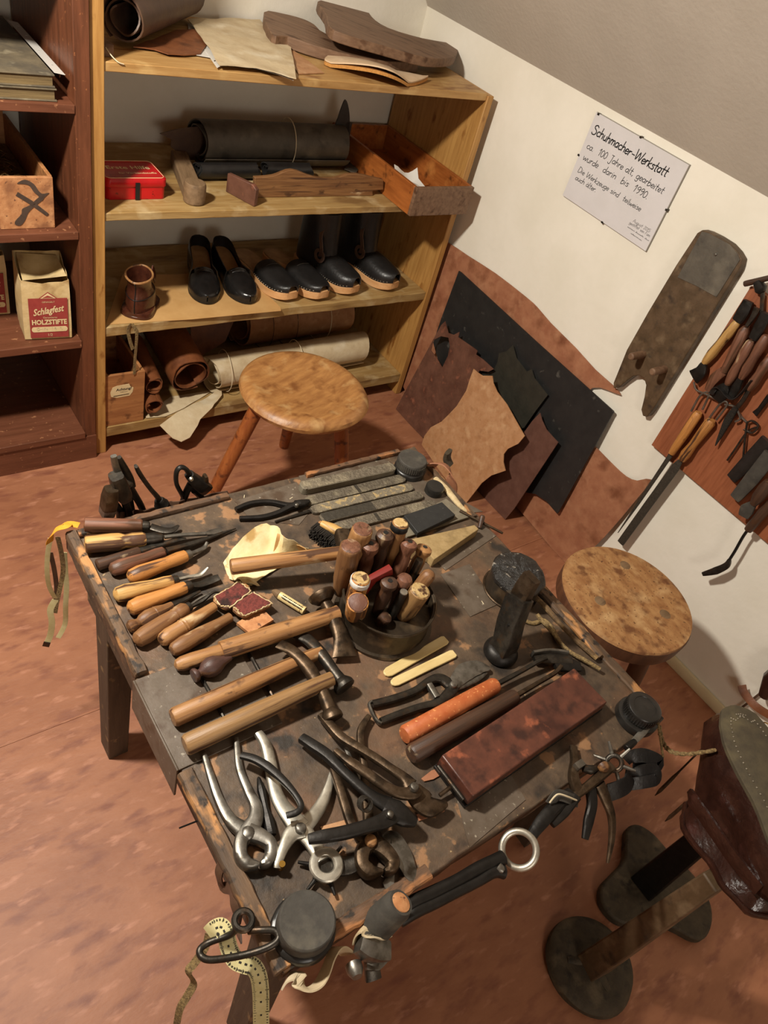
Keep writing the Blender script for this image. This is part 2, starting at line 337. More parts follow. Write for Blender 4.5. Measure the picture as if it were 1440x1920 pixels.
def one(name, label, cat, mb, m, A=None, Bp=None, group=None, bevel=0, up=Z, smooth=True):
    if A is None: A = sum(mb.v, V((0, 0, 0))) / len(mb.v); A = V((A.x, A.y, min(v.z for v in mb.v)))
    M = frame(A, Bp, up); o = bpy.data.objects.new(name, mesh(name, mb, m, M, smooth)); COL.objects.link(o); o.matrix_world = M
    tag(o, label, cat, group); finish(o, bevel); return o
def struct(name, mb, m, parent=None, bevel=0):
    M = Matrix() ; o = bpy.data.objects.new(name, mesh(name, mb, m, M)); COL.objects.link(o)
    if parent: o.parent = parent
    else: o['kind'] = 'structure'
    finish(o, bevel); return o
def circ(c, r, n=24, ex=(1, 0, 0), ey=(0, 1, 0), a0=0, a1=2 * math.pi, r2=None):
    c, ex, ey = V(c), V(ex), V(ey); k = n if abs(a1 - a0) > 6.28 else n - 1
    return [c + ex * r * math.cos(a0 + (a1 - a0) * i / k) + ey * (r2 or r) * math.sin(a0 + (a1 - a0) * i / k) for i in range(n)]
def words(s, size, O, ex, ey, lift=.0006, bold=0, align='LEFT', shear=0, squeeze=1):   # flat lettering as a mesh
    cu = bpy.data.curves.new('lettering', 'FONT'); cu.body = s; cu.size = size; cu.align_x = align; cu.offset = bold; cu.shear = shear; cu.resolution_u = 2
    ob = bpy.data.objects.new('lettering', cu); COL.objects.link(ob); dg = bpy.context.evaluated_depsgraph_get()
    me = bpy.data.meshes.new_from_object(ob.evaluated_get(dg)); bpy.data.objects.remove(ob)
    O, ex, ey = V(O), V(ex), V(ey); ez = ex.cross(ey); mb = MB()
    mb.add([O + ex * v.co.x * squeeze + ey * v.co.y + ez * lift for v in me.vertices], [tuple(p.vertices) for p in me.polygons])
    bpy.data.meshes.remove(me); return mb
def bumpy(p, sc, amp): return amp * (noise.noise(V(p) * sc))

# ================================================================ the room
m = MB().box((-1.7, -1.7, -.05), (WX + .1, 2.1, 0)); floor = struct('floor', m, 'floor')
m = MB().box((-1.7, 2.0, 0), (WX + .1, 2.1, 2.7)); wall_back = struct('wall_back', m, 'wall')
KZ = 1.085
m = MB().box((WX, -1.7, 0), (WX + .1, 2.0, KZ)); wall_right = struct('wall_right', m, 'wall')
xs = WX - (2.55 - KZ) / math.tan(math.radians(50))
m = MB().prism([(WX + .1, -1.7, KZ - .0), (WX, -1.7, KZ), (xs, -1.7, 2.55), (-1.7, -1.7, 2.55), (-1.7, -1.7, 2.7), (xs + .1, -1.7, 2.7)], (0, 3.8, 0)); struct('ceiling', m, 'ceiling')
struct('wall_left', MB().box((-1.8, -1.7, 0), (-1.7, 2.1, 2.7)), 'wall')
struct('wall_front', MB().box((-1.7, -1.8, 0), (WX + .1, -1.7, 2.7)), 'wall')
m = MB(); m.tube([(WX - .006, -1.69, .016), (WX - .006, 1.60, .016)], (.0165, .0065), 8, up=(1, 0, 0), sq=4); struct('baseboard_right', m, 'cream_paint')
m = MB().box((-1.6, .838, 0), (WX - .02, .8415, .0015)); struct('trim_1', m, 'floor')

X_, Y_ = V((1, 0, 0)), V((0, 1, 0))
# ================================================================ pine shelf unit
SX0, SX1, SY0, SY1 = .577, 1.600, 1.602, 1.985
t = Th('shelf_unit', 'open pine shelf unit holding shoes, leather rolls and a red tin', 'shelf', (SX0, SY0, 0))
t.part('side_panel', MB().box((.549, SY0 - .004, 0), (SX0, SY1, 1.5)), 'pine_z', bevel=.002)
t.part('side_panel', MB().box((SX1, SY0 - .004, 0), (1.622, SY1, .984)), 'pine_z', bevel=.002)
BT = [.988, .686, .398, .084]                           # board tops
for k, (zt, th, mt) in enumerate(((.988, .018, 'pine_x'), (.686, .018, 'pine_dusty'), (.398, .026, 'pine_dusty'), (.084, .032, 'pine_dusty'))):
    n = 40; rag = (.0008, .003, .003, .001)[k]
    poly = [(SX0 + (SX1 - SX0) * i / n, SY0 + bumpy((i * .37, k * 9, 0), 1.3, rag) + bumpy((i * .9, k * 5, 2), 1, rag * .6), zt - th) for i in range(n + 1)]
    poly += [(SX1, SY1, zt - th), (SX0, SY1, zt - th)]
    t.part('shelf_board', MB().prism(poly, (0, 0, th)), mt, bevel=.0015)
# ================================================================ dark red cabinet
t = Th('bookcase', 'dark red brown bookcase with four shelves beside the pine shelf', 'bookcase', (.53, 1.59, 0))
t.part('side_panel', MB().box((.516, 1.59, .0), (.547, 1.985, 1.7)), 'cabinet_red', bevel=.002)
t.part('side_panel', MB().box((-.35, 1.59, .0), (-.32, 1.985, 1.7)), 'cabinet_red', bevel=.002)
for zt, th in ((1.17, .018), (.911, .017), (.653, .018), (.378, .02)):
    t.part('shelf_board', MB().box((-.32, 1.588, zt - th), (.516, 1.985, zt)), 'cabinet_red_x', bevel=.0015)
t.part('base_board', MB().box((-.32, 1.582, .078), (.5165, 1.985, .097)), 'cabinet_red_x', bevel=.002)
t.part('plinth', MB().box((-.35, 1.586, 0), (.5465, 1.60, .079)), 'cabinet_red_x', bevel=.001)
# ================================================================ work table
TX0, TX1, TY0, TY1 = .245, .965, .142, .862
t = Th('work_table', "low square cobbler's work table with scarred dark top covered in tools", 'table', ((TX0 + TX1) / 2, (TY0 + TY1) / 2, 0))
n = 30; poly = []
for (a, b) in (((TX0, TY0), (TX1, TY0)), ((TX1, TY0), (TX1, TY1)), ((TX1, TY1), (TX0, TY1)), ((TX0, TY1), (TX0, TY0))):
    for i in range(n):
        x = a[0] + (b[0] - a[0]) * i / n; y = a[1] + (b[1] - a[1]) * i / n
        j = .004 if a[0] == b[0] == TX1 else .002
        poly.append((x + bumpy((x * 40, y * 40, 1), 1, j), y + bumpy((x * 40, y * 40, 7), 1, j), .488))
tt = t.part('table_top', MB().prism(poly, (0, 0, TZ - .488)), 'table_top', bevel=.002)
def lip(a, b, m='table_edge', seed=0, w=.009, h=.006):
    a, b = V(a), V(b); k = 24; mb = MB(); path = [a.lerp(b, i / k) for i in range(k + 1)]
    rad = [(w * (1 + .25 * noise.noise(V((i * .5, seed, 0)))), h * (1 + .3 * noise.noise(V((i * .6, seed, 4))))) for i in range(k + 1)]
    mb.tube(path, rad, 10, up=Z, sq=4); return t.part('edge_strip', mb, m)
lip((.253, .568, TZ + .001), (.253, .858, TZ + .001), seed=1, h=.010)
lip((.247, .145, TZ + .000), (.247, .408, TZ + .000), seed=2, h=.009, w=.011)
lip((.262, .853, TZ + .002), (.525, .853, TZ + .002), 'table_edge_x', 3, .007, .008)
lip((.69, .855, TZ + .001), (.915, .855, TZ + .001), 'table_edge_x', 4, .006, .008)
lip((.28, .150, TZ), (.46, .147, TZ), 'table_edge_x', 5, .010, .007)
lip((.958, .19, TZ), (.955, .52, TZ), 'table_edge', 6, .010, .007)
lip((.952, .64, TZ), (.955, .80, TZ), 'table_edge', 8, .007, .006)
t.part('plate', MB().box((.2385, .414, .452), (.2415, .564, .5225)).box((.2415, .414, TZ), (.395, .564, .5225)), 'table_plate', bevel=.001)
# worn leather and tin patches nailed on the top
for k, (q, th) in enumerate((([(560, 893), (720, 862), (905, 960), (640, 985), (585, 950)], .0012), ([(826, 1078), (880, 1058), (930, 1135), (881, 1157)], .0015), ([(905, 985), (930, 1005), (835, 1070), (815, 1050)], .0012), ([(850, 1475), (880, 1590), (985, 1500), (950, 1440)], .0012), ([(440, 940), (556, 905), (590, 950), (560, 985), (470, 975)], .001))):
    t.part('patch', MB().prism([P(*p) for p in q], (0, 0, th)), 'table_plate')
for a, b in (((.272, .175), (.938, .19)), ((.272, .815), (.938, .83))):
    t.part('apron', MB().box((a[0], a[1], .40), (b[0], b[1], .488)), 'table_leg')
for a, b in (((.262, .19), (.276, .815)), ((.925, .19), (.94, .815))):
    t.part('apron', MB().box((a[0], a[1], .40), (b[0], b[1], .488)), 'table_leg')
for cx, cy, dx, dy in ((.285, .752, -.002, -.006), (.305, .215, -.02, -.03), (.925, .752, .02, .03), (.925, .215, .02, -.03)):
    w, d = .024, .028
    t.part('leg', MB().hexa([(cx + dx - w * .8, cy + dy - d * .8, 0), (cx + dx + w * .8, cy + dy - d * .8, 0), (cx + dx + w * .8, cy + dy + d * .8, 0), (cx + dx - w * .8, cy + dy + d * .8, 0), (cx - w, cy - d, .488), (cx + w, cy - d, .488), (cx + w, cy + d, .488), (cx - w, cy + d, .488)]), 'table_leg', bevel=.002)
# small nails and wire at the rim
mb = MB(); mb.lathe((.262, .36, .47), (.222, .362, .475), [(0, .0014), (1, .0012)], 8); t.part('nail', mb, 'iron_black')
# ================================================================ stools
SZ = .385
c = (T(447, 715, SZ - .015) + T(685, 745, SZ - .015) + T(560, 655, SZ) + T(590, 812, SZ - .02)) / 4
t = Th('stool', 'three-legged wooden stool with dished honey brown seat before the pine shelf', 'stool', (c.x, c.y, 0), (c.x + 1, c.y + .3, 0))
r = .166
prof = [(0, .03), (0, r - .045), (.10, r - .02), (.35, r - .004), (.6, r), (.82, r - .005), (.96, r - .015), (1.0, r - .026), (.93, r - .042), (.80, r - .07), (.70, r - .105), (.66, .02)]
A = V((c.x, c.y, SZ - .042)); mb = MB(); mb.lathe(A, A + V((0, 0, .042)), prof, 48); t.part('seat', mb, 'stool_wood')
mb = MB(); k0 = V((c.x + .035, c.y - .02, SZ - .0155)); mb.obox(k0, X_, Y_, Z, (.005, .012, .002)); t.part('peg_mark', mb, 'iron_black')
for a, R in ((174, .23), (296, .205), (60, .22)):
    a = math.radians(a); d = V((math.cos(a), math.sin(a), 0)); top = V((c.x, c.y, SZ - .03)) + d * .115; bot = V((c.x, c.y, 0)) + d * R
    mb = MB(); mb.lathe(bot, top, [(0, .0135), (.02, .0155), (.5, .0185), (.9, .019), (1, .018)], 16); t.part('leg', mb, 'stool_leg')
S2 = .40; c = T(1177, 1119, S2)
t = Th('stool', 'small round milking stool with worn flat seat and three peg ends by the white wall', 'stool', (c.x, c.y, 0))
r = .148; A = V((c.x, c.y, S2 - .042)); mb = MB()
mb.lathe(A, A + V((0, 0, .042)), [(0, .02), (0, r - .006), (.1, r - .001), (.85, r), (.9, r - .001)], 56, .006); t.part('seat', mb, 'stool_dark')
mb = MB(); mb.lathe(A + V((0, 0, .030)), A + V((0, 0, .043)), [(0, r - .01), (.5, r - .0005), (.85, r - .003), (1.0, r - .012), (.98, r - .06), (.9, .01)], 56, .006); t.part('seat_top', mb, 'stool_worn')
for (u, v) in ((1172, 1060), (1125, 1127), (1247, 1152)):
    p = T(u, v, S2); d = (p - V((c.x, c.y, p.z))).normalized(); q = V((p.x, p.y, S2 - .0008)); bot = V((p.x, p.y, 0)) + d * .065
    mb = MB(); mb.lathe(bot, V((p.x, p.y, S2 - .02)), [(0, .017), (.6, .021), (1, .017)], 14); lg = t.part('leg', mb, 'stool_dark')
    mb = MB(); mb.lathe(q, q + V((0, 0, .0022)), [(0, .0125), (.7, .0125), (1, .011)], 16); t.part('peg_end', mb, 'grey_wood', lg)

# ================================================================ helpers for the shelf contents
X, Y = V((1, 0, 0)), V((0, 1, 0))
def onplane(u, v, p0, n):
    d = sight(u, v); p0, n = V(p0), V(n); return CAM + d * ((p0 - CAM).dot(n) / d.dot(n))
def roll(A, Bp, r0, r1, turns, th, mb=None, start=0., n=None, wav=.0, sq=1., slant=.0):      # a sheet rolled round the line A-B
    mb = mb or MB(); A, Bp = V(A), V(Bp); d = (Bp - A).normalized(); u = V((0, 0, 1)) - d * d.z; u.normalize(); w = d.cross(u)
    n = n or int(turns * 22); G = []
    for i in range(n + 1):
        a = start + turns * 2 * math.pi * i / n; r = r0 + (r1 - r0) * i / n; row = []
        for j in range(9):
            t = j / 8; e = slant * math.sin(a * .5) + .012 * noise.noise(V((i * .2, 3, r1 * 99)))
            q = (A - d * e).lerp(Bp + d * e, t) if j in (0, 8) else A.lerp(Bp, t)
            rr = r * (1 + wav * noise.noise(V((a, t * 2, 7))))
            row.append(q + u * math.sin(a) * rr * sq + w * math.cos(a) * rr)
        G.append(row)
    return mb.grid(G, th)
def xy(poly, z): return [(T(u, v, z).x, T(u, v, z).y) for u, v in poly]
def flat(name, label, cat, px, z, th, m, fn=None, step=.02, group=None, smooth_n=0, holes=()):   # a sheet lying at height z, outline from sight lines
    q = xy(px, z)
    if smooth_n: q = [tuple(p) for p in cr(q, smooth_n, True)]
    mb = MB(); mb.cloth((0, 0, z), X, Y, q, th, fn, step, [xy(h, z) for h in holes]); return one(name, label, cat, mb, m, group=group)
def wave(a, s, seed=0): return lambda x, y: a * (.5 + .5 * noise.noise(V((x * s, y * s, seed))))

# ---------------------------------------------------------------- bookcase contents
for k, (z0, z1) in enumerate(((.9114, .9345), (.935, .9585))):
    t = Th('ledger', ('lower of two thick dusty ledgers lying in the bookcase', 'upper dusty ledger with smudged grey cover under the punched strip')[k], 'book', (.3, 1.6, z0), (.5, 1.6, z0), 'old ledgers in the bookcase')
    x1 = .486 - .002 * k; y0 = 1.597 + .002 * k
    t.part('pages', MB().box((.16, y0 + .003, z0 + .003), (x1 - .004, 1.93, z1 - .003)), 'book_edge')
    t.part('cover', MB().box((.155, y0, z1 - .003), (x1, 1.935, z1)).box((.155, y0, z0), (x1, 1.935, z0 + .003)), 'book_cloth', bevel=.001)
a, b = V((.488, 1.605, .9600)), V((.488, 1.90, .9600)); mb = MB()
mb.cloth(a, V((.86, 0, -.12)).normalized(), Y, [(-.003, 0), (.017, 0), (.017, .295), (-.003, .295)], .0008, None, .05, [[(.006, y), (.011, y), (.011, y + .005), (.006, y + .005)] for y in (.045, .125, .205, .26)])
one('binder_strip', 'white punched plastic binder strip lying along the ledger edge', 'plastic strip', mb, 'plastic_clear')
FL, FR = V((.366, 1.612, .6535)), V((.474, 1.609, .6535))
t = Th('emblem_crate', 'small open wooden crate with dark crossed hammer emblem on its front', 'crate', FL, FR)
H = .108
t.part('front_panel', MB().box((.366, 1.61, .6535), (.474, 1.619, .6535 + H)), 'crate_wood', bevel=.001)
t.part('side_panel', MB().box((.467, 1.619, .6535), (.475, 1.94, .6535 + H)), 'box_wood', bevel=.001)
t.part('side_panel', MB().box((.365, 1.619, .6535), (.373, 1.94, .6535 + H)), 'box_wood', bevel=.001)
t.part('back_panel', MB().box((.373, 1.93, .6535), (.467, 1.94, .6535 + H + .03)), 'box_wood', bevel=.001)
t.part('bottom_panel', MB().box((.373, 1.619, .6535), (.467, 1.93, .659)), 'box_wood')
def em(px): return [B(u / 3, v / 3, 1.6095) for u, v in px]
t.part('emblem', MB().prism(em(cr([(95, 1032), (140, 1010), (190, 1035), (215, 1070), (238, 1090), (275, 1085), (250, 1110), (240, 1125), (195, 1160), (160, 1195), (140, 1240), (115, 1268), (85, 1262), (88, 1240), (120, 1205), (125, 1175), (165, 1155), (205, 1120), (218, 1105), (190, 1080), (165, 1045), (135, 1035)], 3, True)), (0, -.0006, 0)).prism(em([(88, 1100), (100, 1080), (180, 1128), (272, 1200), (262, 1216), (170, 1150)]), (0, -.0006, 0)), 'ink_brown')
mb = MB()
for k in range(70):
    p = V((random.uniform(.412, .428), random.uniform(1.665, 1.88), .70 + random.uniform(0, .02))); a = random.uniform(0, 6.28)
    mb.tube(cr([p, p + V((.02 * math.cos(a), .02 * math.sin(a), .008)), p + V((.03 * math.cos(a + .5), .03 * math.sin(a + .5), -.002))], 3), .0009, 4)
mb.box((.3755, 1.622, .661), (.4645, 1.927, .70))
o = one('packing_straw', 'tangled straw filling the emblem crate', 'straw', mb, 'straw'); o['kind'] = 'stuff'
def paper_bag(FL, ex, wd, dp, h, label, seed, txt=True):
    ey = Z.cross(ex).normalized(); t = Th('paper_bag', label, 'paper bag', FL, FL + ex, 'printed paper bags')
    def lp(z, ins, hz):
        pts = []
        for (a, b) in (((0, 0), (wd, 0)), ((wd, 0), (wd, dp)), ((wd, dp), (0, dp)), ((0, dp), (0, 0))):
            for i in range(7):
                s = i / 7; x = a[0] + (b[0] - a[0]) * s; y = a[1] + (b[1] - a[1]) * s
                k = .0022 * noise.noise(V((x * 60, y * 60 + seed, z * 45)))
                cx, cy = x - wd / 2, y - dp / 2; sc = 1 - ins / (wd / 2)
                bulge = .006 * math.sin(math.pi * s) * math.sin(math.pi * min(1, z / h)) if y > 0 or a[1] > 0 else .002 * math.sin(math.pi * s) * math.sin(math.pi * min(1, z / h))
                n_ = V((cx, cy)).normalized() * bulge
                pts.append(FL + ex * (wd / 2 + cx * sc + n_.x + k) + ey * (dp / 2 + cy * sc + n_.y + (k if y > .01 else 0)) + Z * (z + hz(y / dp, x / wd)))
        return pts
    z0 = lambda f, g: 0
    top = lambda f, g: (.020 * f * f - .008 * math.sin(math.pi * g) * (1 - f) + .006 * noise.noise(V((f * 4, g * 4, seed))))
    mb = MB(); mb.rings([lp(0, .003, z0), lp(h * .02, 0, z0), lp(h * .25, 0, z0), lp(h * .5, 0, z0), lp(h * .75, .0, z0), lp(h * .97, .001, top), lp(h * .97, .0025, top), lp(h * .8, .003, z0), lp(h * .7, .004, z0)])
    t.part('bag', mb, 'paper_bag')
    mb = MB(); q = [FL + ex * a + ey * b + Z * (h * .95 + c) for a, b, c in ((.006, .008, .0), (wd * .95, .004, .012), (wd * .9, dp * .9, .016), (.008, dp * .95, .02))]
    mb.grid([[q[0].lerp(q[1], i / 6).lerp(q[3].lerp(q[2], i / 6), j / 6) - Z * .022 * math.sin(math.pi * j / 6) * math.sin(math.pi * i / 6) for j in range(7)] for i in range(7)], .0008); t.part('folded_top', mb, 'paper_bag')
    nf = -ey; O = FL + nf * .0028
    def q2(pl, lf=.0): return [O + nf * lf + ex * a * wd + Z * b * h for a, b in pl]
    lb = t.part('label_print', MB().prism(q2([(.12, .05), (.93, .05), (.93, .70), (.72, .70), (.53, .80), (.34, .70), (.12, .70)]), nf * .0004), 'print_red')
    def w_(s, size, a, b, m='print_cream', ang=0, sh=0, bold=0, al='CENTER', sq=1):
        d = (ex * math.cos(ang) + Z * math.sin(ang)); u = (Z * math.cos(ang) - ex * math.sin(ang))
        t.part('lettering', words(s, size, O + nf * .0006 + ex * a * wd + Z * b * h, d, u, .0004, bold, al, sh, sq), m, lb)
    mb = MB(); mb.prism(q2([(.37, .70), (.53, .785), (.69, .70)], .0006), nf * .0004); t.part('emblem', mb, 'print_cream', lb)
    mb = MB(); mb.prism(q2([(.42, .712), (.47, .73), (.52, .748), (.57, .735), (.64, .712)], .0012), nf * .0003); t.part('shoe_print', mb, 'print_red', lb)
    w_('Schlagfest', .0235, .52, .455, ang=.17, sh=.45, bold=.0005, sq=.72)
    w_('HOLZSTIFTE', .0175, .53, .275, bold=.0007, sq=.78)
    pill = [(.53 + .38 * math.copysign(1, math.cos(a)) * (.86 + .14 * abs(math.cos(a))), .19 + .043 * math.sin(a)) for a in [2 * math.pi * i / 20 for i in range(20)]]
    mb = MB(); mb.prism(q2(pill, .0006), nf * .0004); t.part('size_field', mb, 'print_cream', lb)
    w_('Größe   2.8   %', .0115, .53, .168, 'ink_brown', sq=.8); w_('1/2', .010, .53, .075, sq=.9)
    w_('GENAGELT', .0055, .53, .63); w_('Garantierte', .0065, .55, .375)
    return t
ex = (V((.497, 1.602, 0)) - V((.395, 1.614, 0))).normalized()
paper_bag(V((.395, 1.615, .3784)), ex, .103, .10, .158, 'crumpled paper bag of wooden pegs with red printed label, nearest the pine shelf', 1)
paper_bag(V((.292, 1.735, .3784)), V((1, -.05, 0)).normalized(), .103, .10, .158, 'paper bag of wooden pegs cut off by the picture edge', 5)

# ---------------------------------------------------------------- on top of the pine shelf
Z1 = .9884
t = Th('leather_roll', 'dark brown leather roll with open spiral end on top of the shelf', 'leather roll', (.64, 1.68, Z1))
mb = roll((.648, 1.69, Z1 + .052), (.90, 1.955, Z1 + .05), .024, .047, 2.3, .0035, start=2.2, wav=.06); t.part('rolled_sheet', mb, 'leather_darkbrown')
one('wood_offcut', 'short dark wood offcut tucked under the leather roll', 'wood block', MB().box((.581, 1.628, Z1), (.606, 1.70, Z1 + .022)), 'old_wood', bevel=.001)
mb = MB(); mb.tube(cr([(.588, 1.65, Z1 + .025), (.592, 1.618, Z1 + .012), (.602, 1.600, Z1 + .002), (.615, 1.5995, Z1 - .002)], 5), .0011, 6); one('leather_lace', 'thin pale lace hanging from the leather roll over the shelf edge', 'lace', mb, 'string')
mb = MB(); mb.obox((.70, 1.94, Z1 + .06), V((.95, .05, 0)).normalized(), V((-.05, .95, 0)).normalized(), Z, (.11, .03, .12)); o = one('blue_book', 'blue book standing behind the leather roll, half hidden', 'book', mb, 'bluebook' if 'bluebook' in MATS else 'leather_grey', bevel=.001)
mat('bluebook', '4d6470', '43565f', 12, rough=.6, bump=.05, rnd=0); o.data.materials[0] = MATS['bluebook']
flat('leather_offcut', 'brown suede offcut with notched corner lying beside the leather roll', 'leather', [(250, 92), (330, 60), (352, 60), (368, 61), (412, 57), (395, 75), (386, 90), (376, 105), (345, 107), (315, 106), (290, 97)], Z1 + .001, .002, 'leather_brown', wave(.006, 22, 3), .015)
flat('cream_sheet', 'crumpled cream leather sheet hanging past the top shelf edge', 'leather', [(352, 40), (420, 38), (487, 40), (510, 72), (545, 92), (555, 150), (500, 138), (480, 132), (440, 128), (412, 127), (392, 95)], Z1 + .006, .0015, 'leather_cream', wave(.007, 18, 8), .015)
flat('white_sheet', 'white paper sheet under the crumpled cream leather', 'paper', [(352, 46), (420, 60), (525, 90), (550, 152), (520, 141), (470, 128), (405, 112), (360, 104)], Z1 + .001, .0008, 'plastic_clear', wave(.003, 18, 5), .02)
flat('binder_strip', 'white punched strip poking from under the cream sheet on the top shelf', 'plastic strip', [(383, 93), (393, 92), (418, 122), (407, 128)], Z1 + .004, .0006, 'plastic_clear', None, .02, None, 0, [[(401, 114), (404, 113), (404.5, 115), (401.5, 116)]])
flat('tan_offcut', 'flat tan leather offcut lying beside the cream sheet', 'leather', [(497, 50), (545, 92), (607, 138), (560, 140), (540, 110)], Z1 + .0005, .002, 'leather_tan', None)
def slab(name, label, cat, px, p0, n, th, m, smooth_n=3, bevel=.002, group=None, corners=True):   # thick flat piece lying in a plane, pushed away from the viewer
    n = V(n).normalized()
    if n.dot(CAM - V(p0)) < 0: n = -n
    q = [onplane(u, v, p0, n) for u, v in px]
    if smooth_n: q = cr(q, smooth_n, True)
    mb = MB(); mb.prism(q, -n * th); return one(name, label, cat, mb, m, q[0], sum(q, V((0, 0, 0))) / len(q), group, bevel, n)
slab('wood_last_board', 'thick worn wooden board with a slanted end, front piece on top of the shelf', 'wood board', [(495, 22), (530, 25), (568, 35), (590, 46), (610, 62), (680, 80), (775, 107), (779, 116), (700, 112), (600, 88), (540, 68), (510, 64)], (1.25, 1.85, Z1 + .0305), (0, -.03, 1), .026, 'old_wood', 3)
P0 = B(600, 4, 1.975); P1 = T(640, 62, Z1 + .072); P2 = T(850, 112, Z1 + .044)
slab('wood_sabre_board', 'sabre-shaped curved wooden board leaning at the back of the top shelf', 'wood board', [(596, 2), (622, 0), (650, 0), (680, 5), (697, 31), (728, 52), (791, 71), (853, 83), (858, 97), (848, 108), (800, 108), (720, 86), (640, 62), (617, 48), (612, 28)], P0, (P1 - P0).cross(P2 - P0), .022, 'old_wood', 3)
t = Th('arch_insole', 'cream suede shoe insole with cork underside on the top shelf edge', 'insole', T(605, 108, Z1), T(790, 142, Z1)); ins_t = t
q = xy([(605, 104), (620, 98), (650, 96), (682, 100), (707, 112), (728, 125), (760, 132), (787, 138), (797, 139), (773, 148), (728, 151), (683, 138), (640, 122), (607, 110)], Z1 + .012)
A0, A1 = V(q[0]), V(q[8]); dd = (A1 - A0).normalized(); LL = (A1 - A0).length
fn = lambda x, y: .012 * max(0, 1 - ((V((x, y)) - A0).dot(dd) / LL - .35) ** 2 * 9) * (1 + .5 * (V((x, y)) - A0).cross(dd) / .04) + .004 * abs((V((x, y)) - A0).dot(dd) / LL - .5)
q = [tuple(p) for p in cr(q, 3, True)]
mb = MB(); mb.cloth((0, 0, Z1 + .001), X, Y, q, .007, lambda x, y: max(0, fn(x, y) * .8 - .001), .012); t.part('cork_base', mb, 'cork')
mb = MB(); mb.cloth((0, 0, Z1 + .008), X, Y, q, .003, lambda x, y: fn(x, y), .012); t.part('suede_top', mb, 'suede_cream'); ins_t.e.location.y -= .014

# ---------------------------------------------------------------- second board
Z2 = .6864
t = Th('first_aid_tin', 'red first aid tin with gold lettering and black strap', 'tin', (.602, 1.664, Z2), (.744, 1.661, Z2))
def rr(x0, x1, y0, y1, r, z, n=5):
    out = []
    for cx, cy, a in ((x1 - r, y0 + r, -90), (x1 - r, y1 - r, 0), (x0 + r, y1 - r, 90), (x0 + r, y0 + r, 180)):
        out += [V((cx + r * math.cos(math.radians(a + 90 * i / n)), cy + r * math.sin(math.radians(a + 90 * i / n)), z)) for i in range(n + 1)]
    return out
x0, x1, y0, y1 = .602, .744, 1.664, 1.762
mb = MB(); mb.rings([rr(x0 + .001, x1 - .001, y0 + .001, y1 - .001, .012, z) for z in (Z2, Z2 + .029)]); t.part('body', mb, 'tin_red', bevel=.0008)
mb = MB(); mb.rings([rr(x0 - e, x1 + e, y0 - e, y1 + e, .012, z) for z, e in ((Z2 + .029, .0005), (Z2 + .030, .0012), (Z2 + .045, .0012), (Z2 + .048, -.001), (Z2 + .0485, -.005), (Z2 + .0475, -.007))]); lid = t.part('lid', mb, 'tin_red')
mb = MB(); mb.tube(rr(x0 + .004, x1 - .004, y0 + .004, y1 - .004, .01, Z2 + .0485), .0006, 6, closed=True); t.part('gold_line', mb, 'gold_print', lid)
t.part('lettering', words('Erste Hilfe', .024, (x0 + .072, y0 + .052, Z2 + .0476), X, Y, .0004, .0004, 'CENTER'), 'gold_print', lid)
t.part('lettering', words('für Verbandstoffe', .0125, (x0 + .085, y0 + .027, Z2 + .0476), X, Y, .0004, 0, 'CENTER'), 'gold_print', lid)
t.part('strap', MB().box((x0 + .067, y0 - .0035, Z2 + .001), (x0 + .077, y0 - .0013, Z2 + .04)), 'black_plain')
A, Bq = T(334, 308, Z2), T(364, 380, Z2); t = Th('stretcher_last', 'grey wooden shoe stretcher bar with rounded heel block', 'shoe last', A, Bq)
d = (Bq - A).normalized(); sd = Z.cross(d)
mb = MB(); mb.hexa([A - sd * .021, Bq - sd * .023, Bq + sd * .023, A + sd * .021, A - sd * .021 + Z * .035, Bq - sd * .023 + Z * .028, Bq + sd * .023 + Z * .028, A + sd * .021 + Z * .035]); t.part('bar', mb, 'grey_wood', bevel=.004)
mb = MB(); c = Bq - d * .004 + Z * 0; mb.lathe(c, c + Z * .048, [(0, .023), (.05, .0255), (.85, .0265), (1, .024)], 24); t.part('heel_block', mb, 'grey_wood', bevel=.001)
mb = MB(); c2 = Bq - d * .03 - sd * .0195 + Z * .022; mb.lathe(c2, c2 - sd * .0012, [(0, .004), (1, .004)], 12); t.part('bolt_hole', mb, 'black_plain')
c = T(424, 368, Z2); t = Th('strap_coil', 'small dark coiled rubber strap beside the wooden bracket', 'strap', c)
mb = roll(c + Z * .0005, c + Z * .020, .004, .019, 2.2, .004, start=.5); t.part('coil', mb, 'rubber_grey')
t = Th('scalloped_bracket', 'wavy topped wooden bracket with red brown end board on second shelf', 'wood bracket', T(477, 372, Z2), T(700, 368, Z2))
yb = T(590, 369, Z2).y; zz = lambda u, v: B(u, v, yb)
q = cr([zz(478, 333), zz(513, 330), zz(548, 319), zz(589, 332), zz(624, 335), zz(662, 326), zz(700, 333)], 4) + [zz(719, 337), zz(719, 356), zz(699, 358), zz(699, 369), zz(478, 371)]
for i in (-1, -2): q[i].z = Z2
mb = MB(); mb.prism(q, (0, .012, 0)); t.part('wavy_board', mb, 'handle_brown', bevel=.0015)
e0 = T(476, 388, Z2); e1 = V((e0.x - .035, e0.y + .085, Z2)); d = (e1 - e0).normalized(); s2 = Z.cross(d)
mb = MB(); mb.prism([e0, e1, e1 + Z * .046, e0 + d * .012 + Z * .050, e0 + Z * .042], -s2 * .012); t.part('end_board', mb, 'leather_redbrown', bevel=.0015)
t = Th('grey_leather_roll', 'large grey leather roll tied with string at the back of second shelf', 'leather roll', (1.1, 1.87, Z2))
t.part('rolled_sheet', roll((.905, 1.850, Z2 + .062), (1.345, 1.856, Z2 + .062), .032, .0575, 2.2, .003, start=4.6, wav=.05), 'leather_grey')
